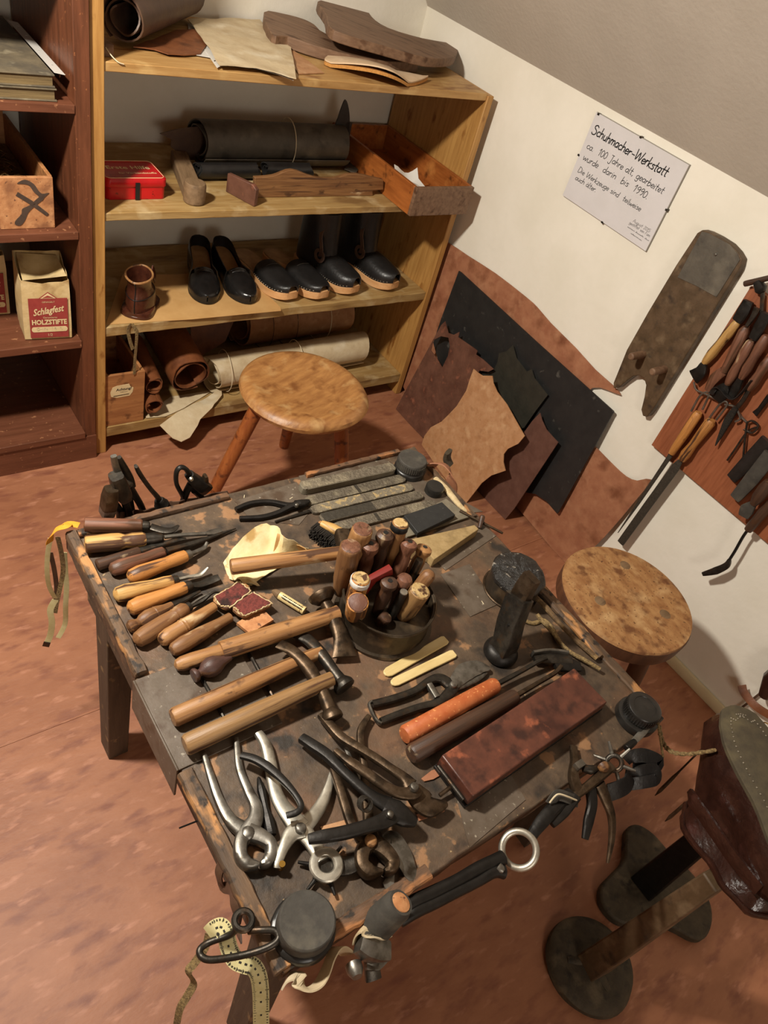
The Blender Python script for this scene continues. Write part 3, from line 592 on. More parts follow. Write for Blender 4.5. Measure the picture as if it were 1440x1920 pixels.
mb = MB(); mb.prism([B(u, v, 1.862) for u, v in ((300, 251), (330, 243), (380, 236), (425, 234), (425, 285), (400, 300), (350, 300), (320, 275), (322, 262))], (0, .003, 0)); t.part('pointed_flap', mb, 'leather_darkbrown')
def loop_string(c, ex, ey, r, m='string', th=.0012): mb = MB(); mb.tube(circ(c, r, 30, ex, ey), th, 6, closed=True); return mb
t.part('string', loop_string((1.165, 1.853, Z2 + .063), V((.12, 1, 0)).normalized(), Z, .0618), 'string')
t = Th('black_leather_roll', 'small black leather roll lying before the grey roll', 'leather roll', (.93, 1.76, Z2))
t.part('rolled_sheet', roll((.865, 1.768, Z2 + .0235), (1.035, 1.772, Z2 + .0235), .012, .0205, 2, .003, start=1), 'leather_black')
t = Th('black_leather_roll', 'short black leather roll with open end propped behind the bracket', 'leather roll', (1.12, 1.79, Z2))
t.part('rolled_sheet', roll((1.05, 1.757, Z2 + .030), (1.19, 1.763, Z2 + .026), .010, .022, 1.6, .003, start=1), 'leather_black')
mb = MB(); mb.prism(cr([B(u, v, 1.862) for u, v in ((648, 187), (654, 203), (656, 230), (653, 252), (641, 251), (627, 243), (634, 222), (640, 204))], 3, True), (.0, .004, 0)); mb.box((1.352, 1.862, Z2 + .0), (1.374, 1.866, Z2 + .12)); one('black_leather_tip', 'black pointed leather tongue sticking up beside the drawer', 'leather', mb, 'leather_black')
flat('leather_scrap', 'dark bent leather scrap between grey roll and drawer', 'leather', [(645, 320), (656, 300), (674, 303), (678, 316), (666, 330)], Z2 + .001, .003, 'leather_grey', lambda x, y: .02 * max(0, (x - 1.33) * 8), .01)
# pull-out drawer sticking out of the shelf
t = Th('drawer_tray', 'long open wooden drawer pulled out past the second shelf edge', 'drawer', (1.385, 1.54, Z2 + .0005), (1.385, 1.98, Z2 + .0005))
dx0, dx1, dy0, dy1, dz, dh = 1.386, 1.596, 1.538, 1.975, Z2 + .0005, .078
mat('drawer_wood', 'a8622c', '8c4d20', 24, (.12, 1, 1), rough=.42, bump=.1, spots=[('5f3315', 10, .62, .12), ('bf7c3e', 6, .62, .2)], rnd=.04)
t.part('front_panel', MB().box((dx0, dy0, dz), (dx1, dy0 + .011, dz + dh)), 'old_wood', bevel=.001)
t.part('side_panel', MB().box((dx0, dy0 + .011, dz), (dx0 + .01, dy1, dz + dh)), 'drawer_wood', bevel=.001)
t.part('side_panel', MB().box((dx1 - .01, dy0 + .011, dz), (dx1, dy1, dz + dh)), 'drawer_wood', bevel=.001)
t.part('back_panel', MB().box((dx0 + .01, dy1 - .01, dz), (dx1 - .01, dy1, dz + dh)), 'drawer_wood', bevel=.001)
t.part('bottom_panel', MB().box((dx0 + .01, dy0 + .011, dz + .003), (dx1 - .01, dy1 - .01, dz + .008)), 'drawer_wood')
mb = MB(); c = V((dx0 + .055, dy0 + .08, dz + .0535)); mb.grid([[c + V(((i / 6 - .5) * .085, (j / 6 - .5) * .10, .012 * math.sin(i * .8 + j * .3) + (.02 if j == 6 else 0))) for j in range(7)] for i in range(7)], .001)
mb.box((dx0 + .02, dy0 + .035, dz + .0085), (dx0 + .09, dy0 + .12, dz + .044)); one('wrapped_pack', 'crinkled translucent paper pack lying in the wooden drawer', 'pack', mb, 'plastic_clear')

# ---------------------------------------------------------------- shoes on the third board
Z3 = .398
flat('kraft_sheet', 'sheet of brown wrapping paper under the black loafers', 'paper', [(198, 609), (360, 599), (527, 583), (526, 577), (455, 505), (330, 515), (230, 515)], Z3 + .0006, .0008, 'paper_kraft', None)
WT = [(0, 0), (.012, .36), (.04, .56), (.10, .72), (.2, .76), (.35, .72), (.45, .73), (.6, .9), (.7, 1.0), (.8, .97), (.9, .76), (.96, .5), (.99, .24), (1, 0)]
WB = [(0, 0), (.012, .4), (.04, .6), (.10, .74), (.2, .78), (.35, .76), (.5, .86), (.65, 1.0), (.8, .98), (.9, .86), (.955, .66), (.985, .5), (1, .34)]
def wl(tb, t):
    for (a, b), (c, d) in zip(tb, tb[1:]):
        if a <= t <= c: return b + (d - b) * (t - a) / (c - a)
    return tb[-1][1]
class Shoe:
    def __init__(s, heel, toe, z, W, tb=WT):
        s.O = V((heel.x, heel.y, z)); e = V((toe.x - heel.x, toe.y - heel.y, 0)); s.L = e.length; s.ex = e.normalized(); s.ey = Z.cross(s.ex); s.W = W; s.tb = tb
    def p(s, t, y, z): return s.O + s.ex * t * s.L + s.ey * y + Z * z
    def w(s, t): return wl(s.tb, t) * s.W / 2
    def outline(s, z, e=0, n=26, t0=0, t1=1):
        ts = [t0 + (t1 - t0) * (.5 - .5 * math.cos(math.pi * i / n)) for i in range(n + 1)]
        f = (lambda t: z(t)) if callable(z) else (lambda t: z)
        a = [s.p(t, max(s.w(t) + e, 0), f(t)) for t in ts]; b = [s.p(t, -max(s.w(t) + e, 0), f(t)) for t in reversed(ts)]
        if s.w(t1) + e < 1e-4: b = b[1:]
        if s.w(t0) + e < 1e-4: b = b[:-1]
        return a + b
    def sole(s, th, e=.002, t0=0, t1=1, lift=lambda t: 0):
        lo = s.outline(lambda t: lift(t), e, t0=t0, t1=t1); hi = s.outline(lambda t: lift(t) + th, e, t0=t0, t1=t1); return MB().rings([lo, hi])
    def vamp(s, t0, h, z0, n=14, arc=12, th=.003, puff=1.06, exp=.8):   # arcs over the foot from t0 to the toe; h(t) height above z0(t)
        G = []
        for i in range(n + 1):
            t = t0 + (1 - t0) * math.sin(math.pi / 2 * i / n); w = max(s.w(t), .0012); row = []
            for j in range(arc + 1):
                a = math.pi * j / arc; c, sn = math.cos(a), math.sin(a)
                row.append(s.p(t, w * math.copysign(abs(c) ** exp, c) * (1 + (puff - 1) * math.sin(2 * min(a, math.pi - a))), z0(t) + h(t) * sn ** exp))
            G.append(row)
        return MB().grid(G, th)
    def quarter(s, t1, h, z0, n=26, k=6, th=.003, lean=.10):              # wall round the heel between both sides at t1
        ts = [t1 * (1 - math.sin(math.pi / 2 * i / n)) for i in range(n + 1)]; seq = [(t, 1) for t in ts] + [(t, -1) for t in reversed(ts[:-1])]
        G = []
        for t, sg in seq:
            w = s.w(t); row = []
            for j in range(k + 1):
                f = j / k; inn = 1 - lean * f * f; bul = 1 + .05 * math.sin(math.pi * f)
                row.append(s.p(t + (.018 * f if t < .05 else .018 * f * max(0, 1 - t * 4)), sg * w * inn * bul, z0(t) + h(t) * f))
            G.append(row)
        return MB().grid(G, th)
def loafer(heel, toe, label):
    s = Shoe(heel, toe, Z3 + .0016, .082); t = Th('loafer', label, 'shoe', s.O, s.O + s.ex, 'black loafers')
    lift = lambda u: .020 * max(0, 1 - u / .45) ** .8 if u < .45 else .004 * max(0, (u - .8) / .2) ** 2
    t.part('sole', s.sole(.007, .002, lift=lift), 'black_plain'); mb = MB(); mb.rings([s.outline(0, .0, t1=.25), s.outline(lambda u: lift(u) + .002, .001, t1=.25)]); t.part('heel', mb, 'black_plain')
    z0 = lambda u: lift(u) + .006
    t.part('insole', s.sole(.003, -.003, lift=lambda u: lift(u) + .020), 'insole')
    hv = lambda u: .048 * (1 - ((u - .55) / .45) ** 2 * .62) if u > .55 else .048
    t.part('vamp', s.vamp(.585, hv, z0), 'shoe_black'); t.part('quarter', s.quarter(.62, lambda u: .05 - .012 * min(1, u / .3) + .006 * max(0, (u - .4) / .2), z0), 'shoe_black')
    G = [[s.p(.60 + .012 * i, s.w(.62) * (j / 8 - .5) * 1.5, z0(.6) + hv(.6 + .012 * i) * (1 - .32 * abs(j / 8 - .5) * 2 * abs(j / 8 - .5) * 2) + .003 + .002 * math.sin(i * 2.2)) for j in range(9)] for i in range(6)]
    mb = MB().grid(G, .003); t.part('pleated_band', mb, 'shoe_black')
loafer(V((.950, 1.895, 0)), V((.868, 1.652, 0)), 'black leather loafer next to the brown child boot')
loafer(V((1.008, 1.885, 0)), V((.986, 1.632, 0)), 'black leather loafer next to the wooden-soled clogs')
def clog(heel, toe, label, boot=False):
    s = Shoe(heel, toe, Z3 + .0004, .088, WB); t = Th('clog_boot' if boot else 'clog', label, 'shoe', s.O, s.O + s.ex, 'black clog boots' if boot else 'black clogs')
    lift = lambda u: .012 * max(0, (u - .72) / .28) ** 2; th = .024
    t.part('wooden_sole', s.sole(th, .002, lift=lift), 'sole_wood', bevel=.002)
    z0 = lambda u: lift(u) + th - .001; hv = lambda u: (.060 if boot else .040) * (1 - ((u - .42) / .58) ** 2 * .55)
    if not boot: t.part('insole', s.sole(.003, -.002, t1=.85, lift=lambda u: th), 'insole')
    vm = t.part('vamp', s.vamp(.42 if boot else .50, hv, z0, exp=.8), 'leather_black')
    if boot:
        R = []
        for i in range(13):
            f = i / 12; zc = th + .0 + .165 * f; a = .055 + .0 * f; L0, L1 = .0 + .04 * f ** 1.5, .66 - .18 * f ** .6 + .06 * f
            ring = []
            for j in range(28):
                g = 2 * math.pi * j / 28; u = (L0 + L1) / 2 + (L1 - L0) / 2 * math.cos(g); ww = (.040 + .008 * f) * math.sin(g)
                ring.append(s.p(u, ww, zc + (.012 * math.cos(g) if i == 12 else 0)))
            R.append(ring)
        mb = MB(); inner = [[p + (sum(r, V((0, 0, 0))) / 28 - p) * .09 for p in r] for r in (R[-1], R[-4])]; mb.rings(R + inner); t.part('shaft', mb, 'leather_black')
        mb = MB(); mb.grid([[s.p(.46 + .05 * math.sin(i * .9) + .012 * j, -.040 - .010 * math.sin(i * .7), th + .05 + .014 * i) for j in range(5)] for i in range(7)], .003); t.part('flap', mb, 'leather_darkbrown')
        mb = MB(); mb.tube(circ(s.p(.50, -.045, th + .055), .016, 16, s.ex, Z), (.006, .0015), 6, up=s.ey, closed=True); t.part('loop', mb, 'leather_darkbrown')
    else:
        mb = MB(); mb.tube(cr([s.p(.60, -s.w(.6) * .8, z0(.5) + .027), s.p(.6, -.01, z0(.5) + .0405), s.p(.6, .022, z0(.5) + .0385)], 5), .0009, 5); t.part('seam', mb, 'rubber_grey', vm)
    mb = MB()
    for k in range(17):
        u = .45 + .54 * k / 16
        for sg in ((1, -1) if u < .985 else (1,)):
            c = s.p(u, sg * (s.w(u) + .001), z0(u) + .004); mb.lathe(c - s.ey * sg * .001, c + s.ey * sg * .0025, [(0, .0018), (.6, .0018), (1, .0006)], 6)
    t.part('tacks', mb, 'steel_bright', vm)['kind'] = 'stuff'
clog(V((1.082, 1.893, 0)), V((1.112, 1.622, 0)), 'black wooden-soled clog next to the loafers')
clog(V((1.176, 1.885, 0)), V((1.210, 1.610, 0)), 'black wooden-soled clog next to the high clog boots')
clog(V((1.270, 1.862, 0)), V((1.330, 1.622, 0)), 'black high clog boot next to the low clogs', True)
clog(V((1.420, 1.872, 0)), V((1.480, 1.622, 0)), 'black high clog boot nearest the shelf side panel', True)
# child's boot seen from its heel
s = Shoe(V((.657, 1.622, 0)), V((.735, 1.735, 0)), Z3 + .0016, .070, [(0, .0), (.02, .45), (.07, .78), (.15, .96), (.3, 1.0), (.5, .98), (.7, 1.05), (.85, .96), (.95, .6), (1, 0)]); t = Th('child_boot', 'small glossy brown child boot with heel facing out', 'shoe', s.O, s.O + s.ex)
t.part('sole', s.sole(.007, .005), 'shoe_brown', bevel=.001); t.part('heel', MB().rings([s.outline(.0072, .0045, t1=.45), s.outline(.016, .003, t1=.45)]), 'shoe_brown', bevel=.001)
def bring(z, L, ws, n=18, x0=0., tip=0.):                # outline squeezed to length L of the foot
    ts = [.5 - .5 * math.cos(math.pi * i / n) for i in range(n + 1)]
    f = lambda u: (math.sin(math.pi * min(1, max(0, u))) ** .55) * ws
    return [s.p(x0 + L * u, f(u), z + tip * u) for u in ts[:-1]] + [s.p(x0 + L * u, -f(u), z + tip * u) for u in reversed(ts[1:])]
R = [bring(.0075, .98, .036), bring(.018, .99, .037, x0=-.005), bring(.034, .98, .0365, x0=-.015), bring(.046, .93, .0345, x0=-.005), bring(.057, .80, .032, x0=.02), bring(.067, .66, .029, x0=.05), bring(.078, .58, .028, x0=.06), bring(.090, .58, .0295, x0=.03), bring(.100, .64, .033, x0=-.02, tip=.006)]
R += [bring(.1005, .55, .0285, x0=.03, tip=.006), bring(.085, .50, .024, x0=.07), bring(.055, .48, .022, x0=.08)]
mb = MB(); mb.rings(R); t.part('upper', mb, 'shoe_brown')
mb = MB(); mb.tube(bring(.1005, .62, .0325, x0=-.01, tip=.006), (.0026, .003), 8, closed=True, up=Z); t.part('collar', mb, 'handle_tan')
mb = MB(); mb.tube([s.p(u, .0, z) for u, z in ((-.01, .018), (-.022, .034), (-.012, .046), (.012, .057), (.042, .067), (.052, .078), (.022, .090), (-.03, .099))], .0013, 6); t.part('back_seam', mb, 'black_plain')
mb = MB(); mb.tube(bring(.052, .87, .0345, x0=.0), (.0008, .0012), 6, closed=True, up=Z); t.part('counter_seam', mb, 'black_plain')
mb = MB(); mb.tube(cr([s.p(.60, -.022, .104), s.p(.68, -.024, .09), s.p(.74, -.026, .072), s.p(.84, -.024, .058)], 5), (.010, .0018), 8, up=s.ey, sq=4); t.part('lace_flap', mb, 'shoe_brown')
# ---------------------------------------------------------------- lowest board
Z4 = .0845
t = Th('label_box', 'tall narrow wooden box with torn Achtung label on bottom shelf', 'box', (.58, 1.595, Z4), (.68, 1.595, Z4))
bx0, bx1, by0, by1, bh = .579, .684, 1.606, 1.80, .165
t.part('front_panel', MB().box((bx0, by0, Z4), (bx1, by0 + .008, Z4 + bh)), 'box_wood', bevel=.0008)
for xx in (bx0, bx1 - .008): t.part('side_panel', MB().box((xx, by0 + .008, Z4), (xx + .008, by1, Z4 + bh)), 'box_wood', bevel=.0008)
t.part('back_panel', MB().box((bx0 + .008, by1 - .008, Z4), (bx1 - .008, by1, Z4 + bh)), 'box_wood'); t.part('bottom_panel', MB().box((bx0 + .008, by0 + .008, Z4), (bx1 - .008, by1 - .008, Z4 + .006)), 'box_wood')
lb = t.part('label', MB().prism([V((bx0 + a, by0 - .0001, Z4 + b)) for a, b in ((.012, .112), (.018, .127), (.03, .131), (.062, .132), (.066, .122), (.074, .118), (.072, .104), (.064, .093), (.03, .092), (.014, .098))], (0, -.0005, 0)), 'print_cream')
t.part('lettering', words('Achtung!', .0115, (bx0 + .048, by0 - .0005, Z4 + .114), X, Z, .0003, .0003, 'CENTER', .1), 'ink', lb)
t.part('lettering', words('VORSICHT', .0045, (bx0 + .048, by0 - .0005, Z4 + .107), X, Z, .0003, 0, 'CENTER'), 'ink', lb)
mb = MB(); mb.tube([(bx0 + .02, by0 - .0008, Z4 + .099), (bx0 + .062, by0 - .0008, Z4 + .100)], .0008, 4); t.part('ruled_line', mb, 'ink', lb)
mb = MB(); mb.ribbon(cr([B(246, 607, 1.598), B(240, 618, 1.597), B(244, 640, 1.597), B(249, 655, 1.598)], 6), .005, .0015, up=V((.4, -1, 0))); mb.ribbon(cr([B(248, 608, 1.599), B(256, 622, 1.598), B(255, 650, 1.600), B(253, 675, 1.6035), B(252, 702, 1.6035)], 6), .004, .0015, up=V((.2, -1, 0)))
one('woven_strap', 'frayed woven strap hanging over the shelf edge before the label box', 'strap', mb, 'braid')
for k, (u, v, r) in enumerate(((291, 787, .033), (297, 752, .032))):
    c = T(291, 788, Z4 + .004) + Z * (.036 + .004 + .055 * k) + V((.006 * k, .01 + .02 * k, 0)); t = Th('brown_leather_roll', ('lower small brown leather roll next to the label box', 'upper small brown leather roll stacked next to the label box')[k], 'leather roll', V((c.x, c.y, c.z - .03)), None, 'small brown leather rolls')
    t.part('rolled_sheet', roll(c, c + V((.02, .20, .015)), .018, .026, 1.8, .0028, start=2.5 + k), 'leather_brown')
t = Th('brown_leather_roll', 'large brown leather roll standing slanted on the bottom shelf', 'leather roll', T(370, 735, Z4 + .03))
a = T(352, 745, Z4 + .075); t.part('rolled_sheet', roll(V((.835, 1.64, Z4 + .10)), V((.835, 1.93, Z4 + .15)), .040, .062, 2, .003, start=5.2, wav=.05), 'leather_brown')
mb = MB(); mb.cloth((.915, 1.80, Z4 + .03), V((1, 0, 0)), V((.0, .35, .9)).normalized(), [(.0, .0), (.11, .05), (.20, .20), (.20, .262), (.0, .262)], .003, wave(.01, 12, 2)); one('leather_sheet', 'brown leather sheet standing behind the cream roll on bottom shelf', 'leather', mb, 'leather_brown')
t = Th('cream_leather_roll', 'long cream leather roll tied with string along the bottom shelf', 'leather roll', (1.2, 1.68, Z4))
t.part('rolled_sheet', roll((.925, 1.682, Z4 + .064), (1.475, 1.70, Z4 + .064), .030, .056, 2.2, .0025, start=3.9, wav=.08, slant=.01), 'leather_cream')
for xx in (.965, 1.21): t.part('string', loop_string((xx, 1.686, Z4 + .064), V((.1, 1, 0)).normalized(), Z, .0625), 'string')
t = Th('tan_leather_roll', 'tan leather roll tied with dark string at the back of bottom shelf', 'leather roll', (1.25, 1.86, Z4))
t.part('rolled_sheet', roll((1.10, 1.875, Z4 + .096), (1.51, 1.885, Z4 + .096), .05, .088, 2, .0028, start=4.4, wav=.05), 'leather_tan')
for xx in (1.18, 1.27, 1.40): t.part('string', loop_string((xx, 1.88, Z4 + .096), Y, Z, .0945), 'string' if xx > 1.3 else 'handle_dark')
q = xy([(300, 790), (345, 766), (400, 738), (414, 722), (416, 742), (398, 763), (376, 778), (372, 785), (358, 800), (342, 806), (325, 803), (313, 797)], Z4 + .012)
yf = 1.6
def drape(x, y): return (.010 + .008 * noise.noise(V((x * 18, y * 18, 1)))) if y > yf else .010 - (yf - y) * .55
mb = MB(); mb.cloth((0, 0, Z4 + .001), X, Y, q, .0018, drape, .012); one('cream_flap', 'cream leather flap drooping over the bottom shelf edge', 'leather', mb, 'leather_cream')
flat('pale_sheet', 'pale leather sheet lying under the small brown rolls', 'leather', [(272, 780), (320, 745), (400, 733), (345, 766), (310, 782), (274, 785)], Z4 + .0005, .0012, 'leather_cream', wave(.003, 20, 6))

# ================================================================ the white knee wall
EX, EY = V((0, -1, 0)), V((0, 0, 1))                    # reading directions on the right wall
GL = {  # hand-drawn strokes: advance, polylines (x-height .5, capital 1)
 'S': (.62, [[(.52, .85), (.35, 1), (.12, .9), (.12, .68), (.4, .5), (.5, .28), (.38, .04), (.12, .0), (.0, .14)]]), 'c': (.42, [[(.36, .42), (.22, .5), (.05, .36), (.05, .14), (.2, 0), (.38, .1)]]),
 'h': (.46, [[(.06, 1.0), (.04, 0)], [(.05, .32), (.2, .5), (.34, .4), (.36, 0)]]), 'u': (.46, [[(.05, .5), (.05, .14), (.18, 0), (.34, .12)], [(.36, .5), (.36, 0)]]), 'm': (.64, [[(.04, .5), (.04, 0)], [(.05, .34), (.16, .5), (.27, .4), (.28, 0)], [(.29, .34), (.4, .5), (.52, .4), (.54, 0)]]),
 'a': (.46, [[(.36, .42), (.2, .5), (.04, .34), (.05, .1), (.18, 0), (.34, .14)], [(.37, .5), (.36, 0)]]), 'e': (.42, [[(.05, .24), (.34, .3), (.3, .46), (.16, .5), (.04, .34), (.06, .1), (.2, 0), (.36, .1)]]), 'r': (.34, [[(.05, .5), (.04, 0)], [(.05, .3), (.16, .47), (.3, .48)]]),
 '-': (.5, [[(.08, .3), (.4, .3)]]), 'W': (.86, [[(0, 1), (.16, 0), (.4, .8), (.58, 0), (.82, 1)]]), 'k': (.42, [[(.05, 1), (.04, 0)], [(.34, .5), (.06, .24), (.36, 0)]]), 's': (.38, [[(.32, .44), (.18, .5), (.06, .4), (.28, .2), (.24, .02), (.04, .03)]]), 't': (.36, [[(.16, .9), (.14, .1), (.26, 0)], [(.0, .55), (.32, .55)]]),
 '1': (.34, [[(.02, .68), (.2, 1), (.16, 0)]]), '0': (.48, [[(.22, 1), (.05, .75), (.05, .25), (.2, 0), (.38, .25), (.38, .75), (.22, 1)]]), '9': (.48, [[(.38, .75), (.2, .52), (.05, .7), (.2, 1), (.38, .85), (.36, .3), (.2, 0)]]), '2': (.46, [[(.04, .8), (.2, 1), (.36, .8), (.04, 0), (.4, 0)]]), '5': (.46, [[(.36, 1), (.08, 1), (.06, .6), (.3, .6), (.36, .25), (.2, 0), (.02, .06)]]),
 'J': (.52, [[(.1, 1), (.46, 1)], [(.34, 1), (.32, -.1), (.16, -.3), (.0, -.15)]]), 'l': (.2, [[(.06, 1), (.05, .06), (.14, 0)]]), ',': (.24, [[(.1, .06), (.04, -.16)]]), '.': (.22, [[(.06, 0), (.09, .03)]]), 'g': (.46, [[(.36, .42), (.2, .5), (.04, .34), (.05, .1), (.18, 0), (.34, .14)], [(.37, .5), (.34, -.25), (.16, -.36), (.02, -.24)]]),
 'b': (.46, [[(.06, 1), (.04, 0), (.2, 0), (.36, .14), (.34, .42), (.2, .5), (.05, .32)]]), 'i': (.2, [[(.06, .5), (.05, 0)], [(.07, .72), (.09, .75)]]), 'w': (.58, [[(.0, .5), (.12, 0), (.27, .4), (.38, 0), (.54, .5)]]), 'd': (.46, [[(.36, .42), (.2, .5), (.04, .34), (.05, .1), (.18, 0), (.34, .14)], [(.38, 1), (.36, 0)]]), 'n': (.46, [[(.05, .5), (.04, 0)], [(.05, .32), (.2, .5), (.34, .4), (.36, 0)]]),
 'D': (.62, [[(.08, 1), (.06, 0), (.3, .02), (.54, .3), (.5, .72), (.3, .98), (.02, 1)]]), 'z': (.42, [[(.04, .5), (.34, .5), (.04, 0), (.36, 0)]]), 'ä': (.46, [[(.36, .42), (.2, .5), (.04, .34), (.05, .1), (.18, 0), (.34, .14)], [(.37, .5), (.36, 0)], [(.1, .72), (.12, .75)], [(.26, .72), (.28, .75)]]), 'A': (.6, [[(0, 0), (.28, 1), (.52, 0)], [(.1, .38), (.44, .38)]]), 'F': (.5, [[(.08, 1), (.06, 0)], [(.02, 1), (.44, 1)], [(.08, .55), (.34, .55)]]), 'f': (.34, [[(.32, .92), (.18, 1), (.12, .8), (.1, 0)], [(0, .5), (.28, .5)]]), 'o': (.44, [[(.2, .5), (.04, .34), (.06, .1), (.2, 0), (.36, .14), (.34, .4), (.2, .5)]]), 'v': (.4, [[(0, .5), (.17, 0), (.34, .5)]]), ' ': (.36, [])}
def scrawl(mb, txt, size, O, ex, ey, pen, width=None, lift=.0004, seed=0):
    rnd = random.Random(seed); adv = sum(GL[c][0] for c in txt) * size; k = (width / adv) if width else 1; x = 0; ez = ex.cross(ey)
    for c in txt:
        a, strokes = GL[c]; jy = rnd.uniform(-.04, .04)
        for st in strokes:
            pts = [O + ex * (x + (px + py * .12) * size * k) + ey * ((py + jy) * size) for px, py in st]
            if len(pts) > 2: pts = cr(pts, 3)
            for p, q in zip(pts, pts[1:]):
                d = (q - p); L = d.length
                if L < 1e-6: continue
                d /= L; n = ez.cross(d) * pen / 2; e = d * pen * .3; o = ez * lift
                mb.add([p - e - n + o, q + e - n + o, q + e + n + o, p - e + n + o], [(0, 1, 2, 3)])
        x += a * size * k
    return mb
s1, s2, s3, s4 = W(1117, 207, .008), W(1293, 312, .008), W(1210, 468, .008), W(1055, 370, .008)
sy1, sy0 = (s1.y + s4.y) / 2, (s2.y + s3.y) / 2; sz1, sz0 = (s1.z + s2.z) / 2, (s3.z + s4.z) / 2
t = Th('handwritten_sign', 'handwritten workshop sign in a frameless clip holder on the white wall', 'sign', (WX, (sy0 + sy1) / 2, sz0), (WX, sy0, sz0))
t.part('backing', MB().box((WX - .005, sy0, sz0), (WX - .0005, sy1, sz1)), 'sign_edge'); pp = t.part('paper', MB().box((WX - .008, sy0 + .0006, sz0 + .0006), (WX - .005, sy1 - .0006, sz1 - .0006)), 'sign_paper')
sw, sh = sy1 - sy0, sz1 - sz0
def line(txt, x0, x1, y, size, pen, m='ink', seed=0):
    ad = lambda w: sum(GL[c][0] for c in w); tot = ad(txt); x = 0; k = (x1 - x0) * sw / tot
    for w in txt.replace('  ', ' ~').split(' '):
        w2 = w.replace('~', ' '); b = w2.strip(); lead = len(w2) - len(w2.lstrip())
        x += lead * GL[' '][0]
        if b: t.part('handwriting', scrawl(MB(), b, size, V((WX - .008, sy1 - x0 * sw - x * k, sz0 + y * sh)), EX, EY, pen, ad(b) * k, seed=seed + len(b)), m, pp)
        x += ad(b) + GL[' '][0]
line('Schuhmacher-Werkstatt', .035, .865, .78, .022, .0024); line('ca.  100 Jahre alt, gearbeitet', .045, .905, .615, .016, .0014, seed=1)
line('wurde  darin  bis  1990.', .055, .80, .485, .016, .0014, seed=2); line('Die Werkzeuge sind  teilweise', .055, .79, .335, .0130, .0012, seed=3); line('auch älter.', .06, .315, .245, .0130, .0012, seed=4)
line('August 2015', .77, .955, .20, .0075, .0006, 'ink_grey', seed=5); line('gestiftet von Fam', .745, .975, .158, .0075, .0006, 'ink_grey', seed=6)
rs = random.Random(4); mb = MB(); ezs = EX.cross(EY)
for (x0, x1, y) in ((.745, .825, .116), (.835, .925, .116), (.94, .985, .116), (.80, .925, .074)):       # blurred pen strokes too small to read
    n_ = int((x1 - x0) * 260); pts = [V((WX - .008, sy1 - (x0 + (x1 - x0) * i / n_) * sw, sz0 + y * sh + (.0034 if rs.random() < .15 else .0018) * (i % 2) + rs.uniform(-.0004, .0004))) for i in range(n_ + 1)]
    for p, q in zip(pts, pts[1:]):
        d = (q - p).normalized(); nn = ezs.cross(d) * .0003; o = ezs * .0004; mb.add([p - nn + o, q - nn + o, q + nn + o, p + nn + o], [(0, 1, 2, 3)])
t.part('handwriting', mb, 'ink_grey', pp)
for a, b in ((.5, 1), (.5, 0), (0, .5), (1, .5), (.03, .99)):
    c = V((WX - .0085, sy1 - a * sw, sz0 + b * sh)); t.part('clip', MB().box(c - V((.0008, .003, .0022)), c + V((.0085, .003, .0022))), 'steel_dark')

# ---------------------------------------------------------------- hides and leather pieces leaning on the wall
def c5(l): return [(720 + a / 2.769, 440 + b / 2.769) for a, b in l]
def lean(name, label, cat, px, xb, xt, th, m, amp=.0, holes=(), step=.03, zref=.55, seed=0, sm=2):
    n = V((-zref, 0, xt - xb)).normalized(); p0 = V((xb, 0, 0)); ez = n if n.x < 0 else -n
    ex = V((0, -1, 0)); ey = ez.cross(ex).normalized()
    def f2(pl): return [((q := onplane(u, v, p0, n)) - p0).dot(ex) for u, v in pl], [(onplane(u, v, p0, n) - p0).dot(ey) for u, v in pl]
    def cv(pl):
        a, b = f2(pl); q = list(zip(a, b)); q = [tuple(p) for p in cr(q, sm, True)] if sm > 1 else q
        return [(x, max(y, .001)) for x, y in q]
    fn = (lambda x, y: amp * (noise.noise(V((x * 5, y * 5, seed))) + .4 * noise.noise(V((x * 13, y * 13, seed)))) ** 2 * min(1, max(0, y) * 12)) if amp else None
    mb = MB(); mb.cloth(p0, ex, ey, cv(px), th, fn, step, [cv(h) for h in holes])
    A = mb.v[0].copy(); return one(name, label, cat, mb, m, V((A.x, A.y, 0)))
lean('brown_hide', 'large reddish brown hide leaning against the white wall behind the other leather', 'leather', [(836, 462), (841, 455), (879, 480), (929, 512), (987, 556), (1009, 577), (1034, 606), (1081, 653), (1117, 693), (1150, 722), (1165, 740), (1140, 731), (1112, 727), (1085, 760), (1090, 810), (1121, 841), (1153, 873), (1175, 893), (1195, 901), (1222, 899), (1186, 946), (1150, 989), (1121, 1020), (1085, 1052), (1062, 1062), (1000, 985), (900, 872), (800, 775), (756, 722)], 1.632, 1.6505, .003, 'leather_hide', .004, (), .035, .62, 3)
lean('black_sheet', 'large rectangular black rubber sheet leaning on the brown hide', 'rubber sheet', c5([(393, 188), (405, 196), (800, 560), (1195, 915), (1197, 922), (1190, 932), (910, 1440), (903, 1446), (850, 1385), (790, 1345), (700, 1330), (500, 1120), (380, 1000), (260, 560), (300, 440)]), 1.612, 1.641, .004, 'rubber_sheet', 0, (), .06, .55, 0, 1)
lean('olive_piece', 'dark olive leather piece with a scalloped top on the black sheet', 'leather', c5([(600, 615), (640, 605), (672, 573), (690, 640), (745, 710), (770, 698), (785, 745), (853, 832), (790, 915), (730, 1003), (660, 1010), (560, 900), (520, 800), (512, 712), (540, 716), (572, 705), (592, 660)]), 1.585, 1.632, .0028, 'leather_olive', .004, (), .03, .55, 0, 1)
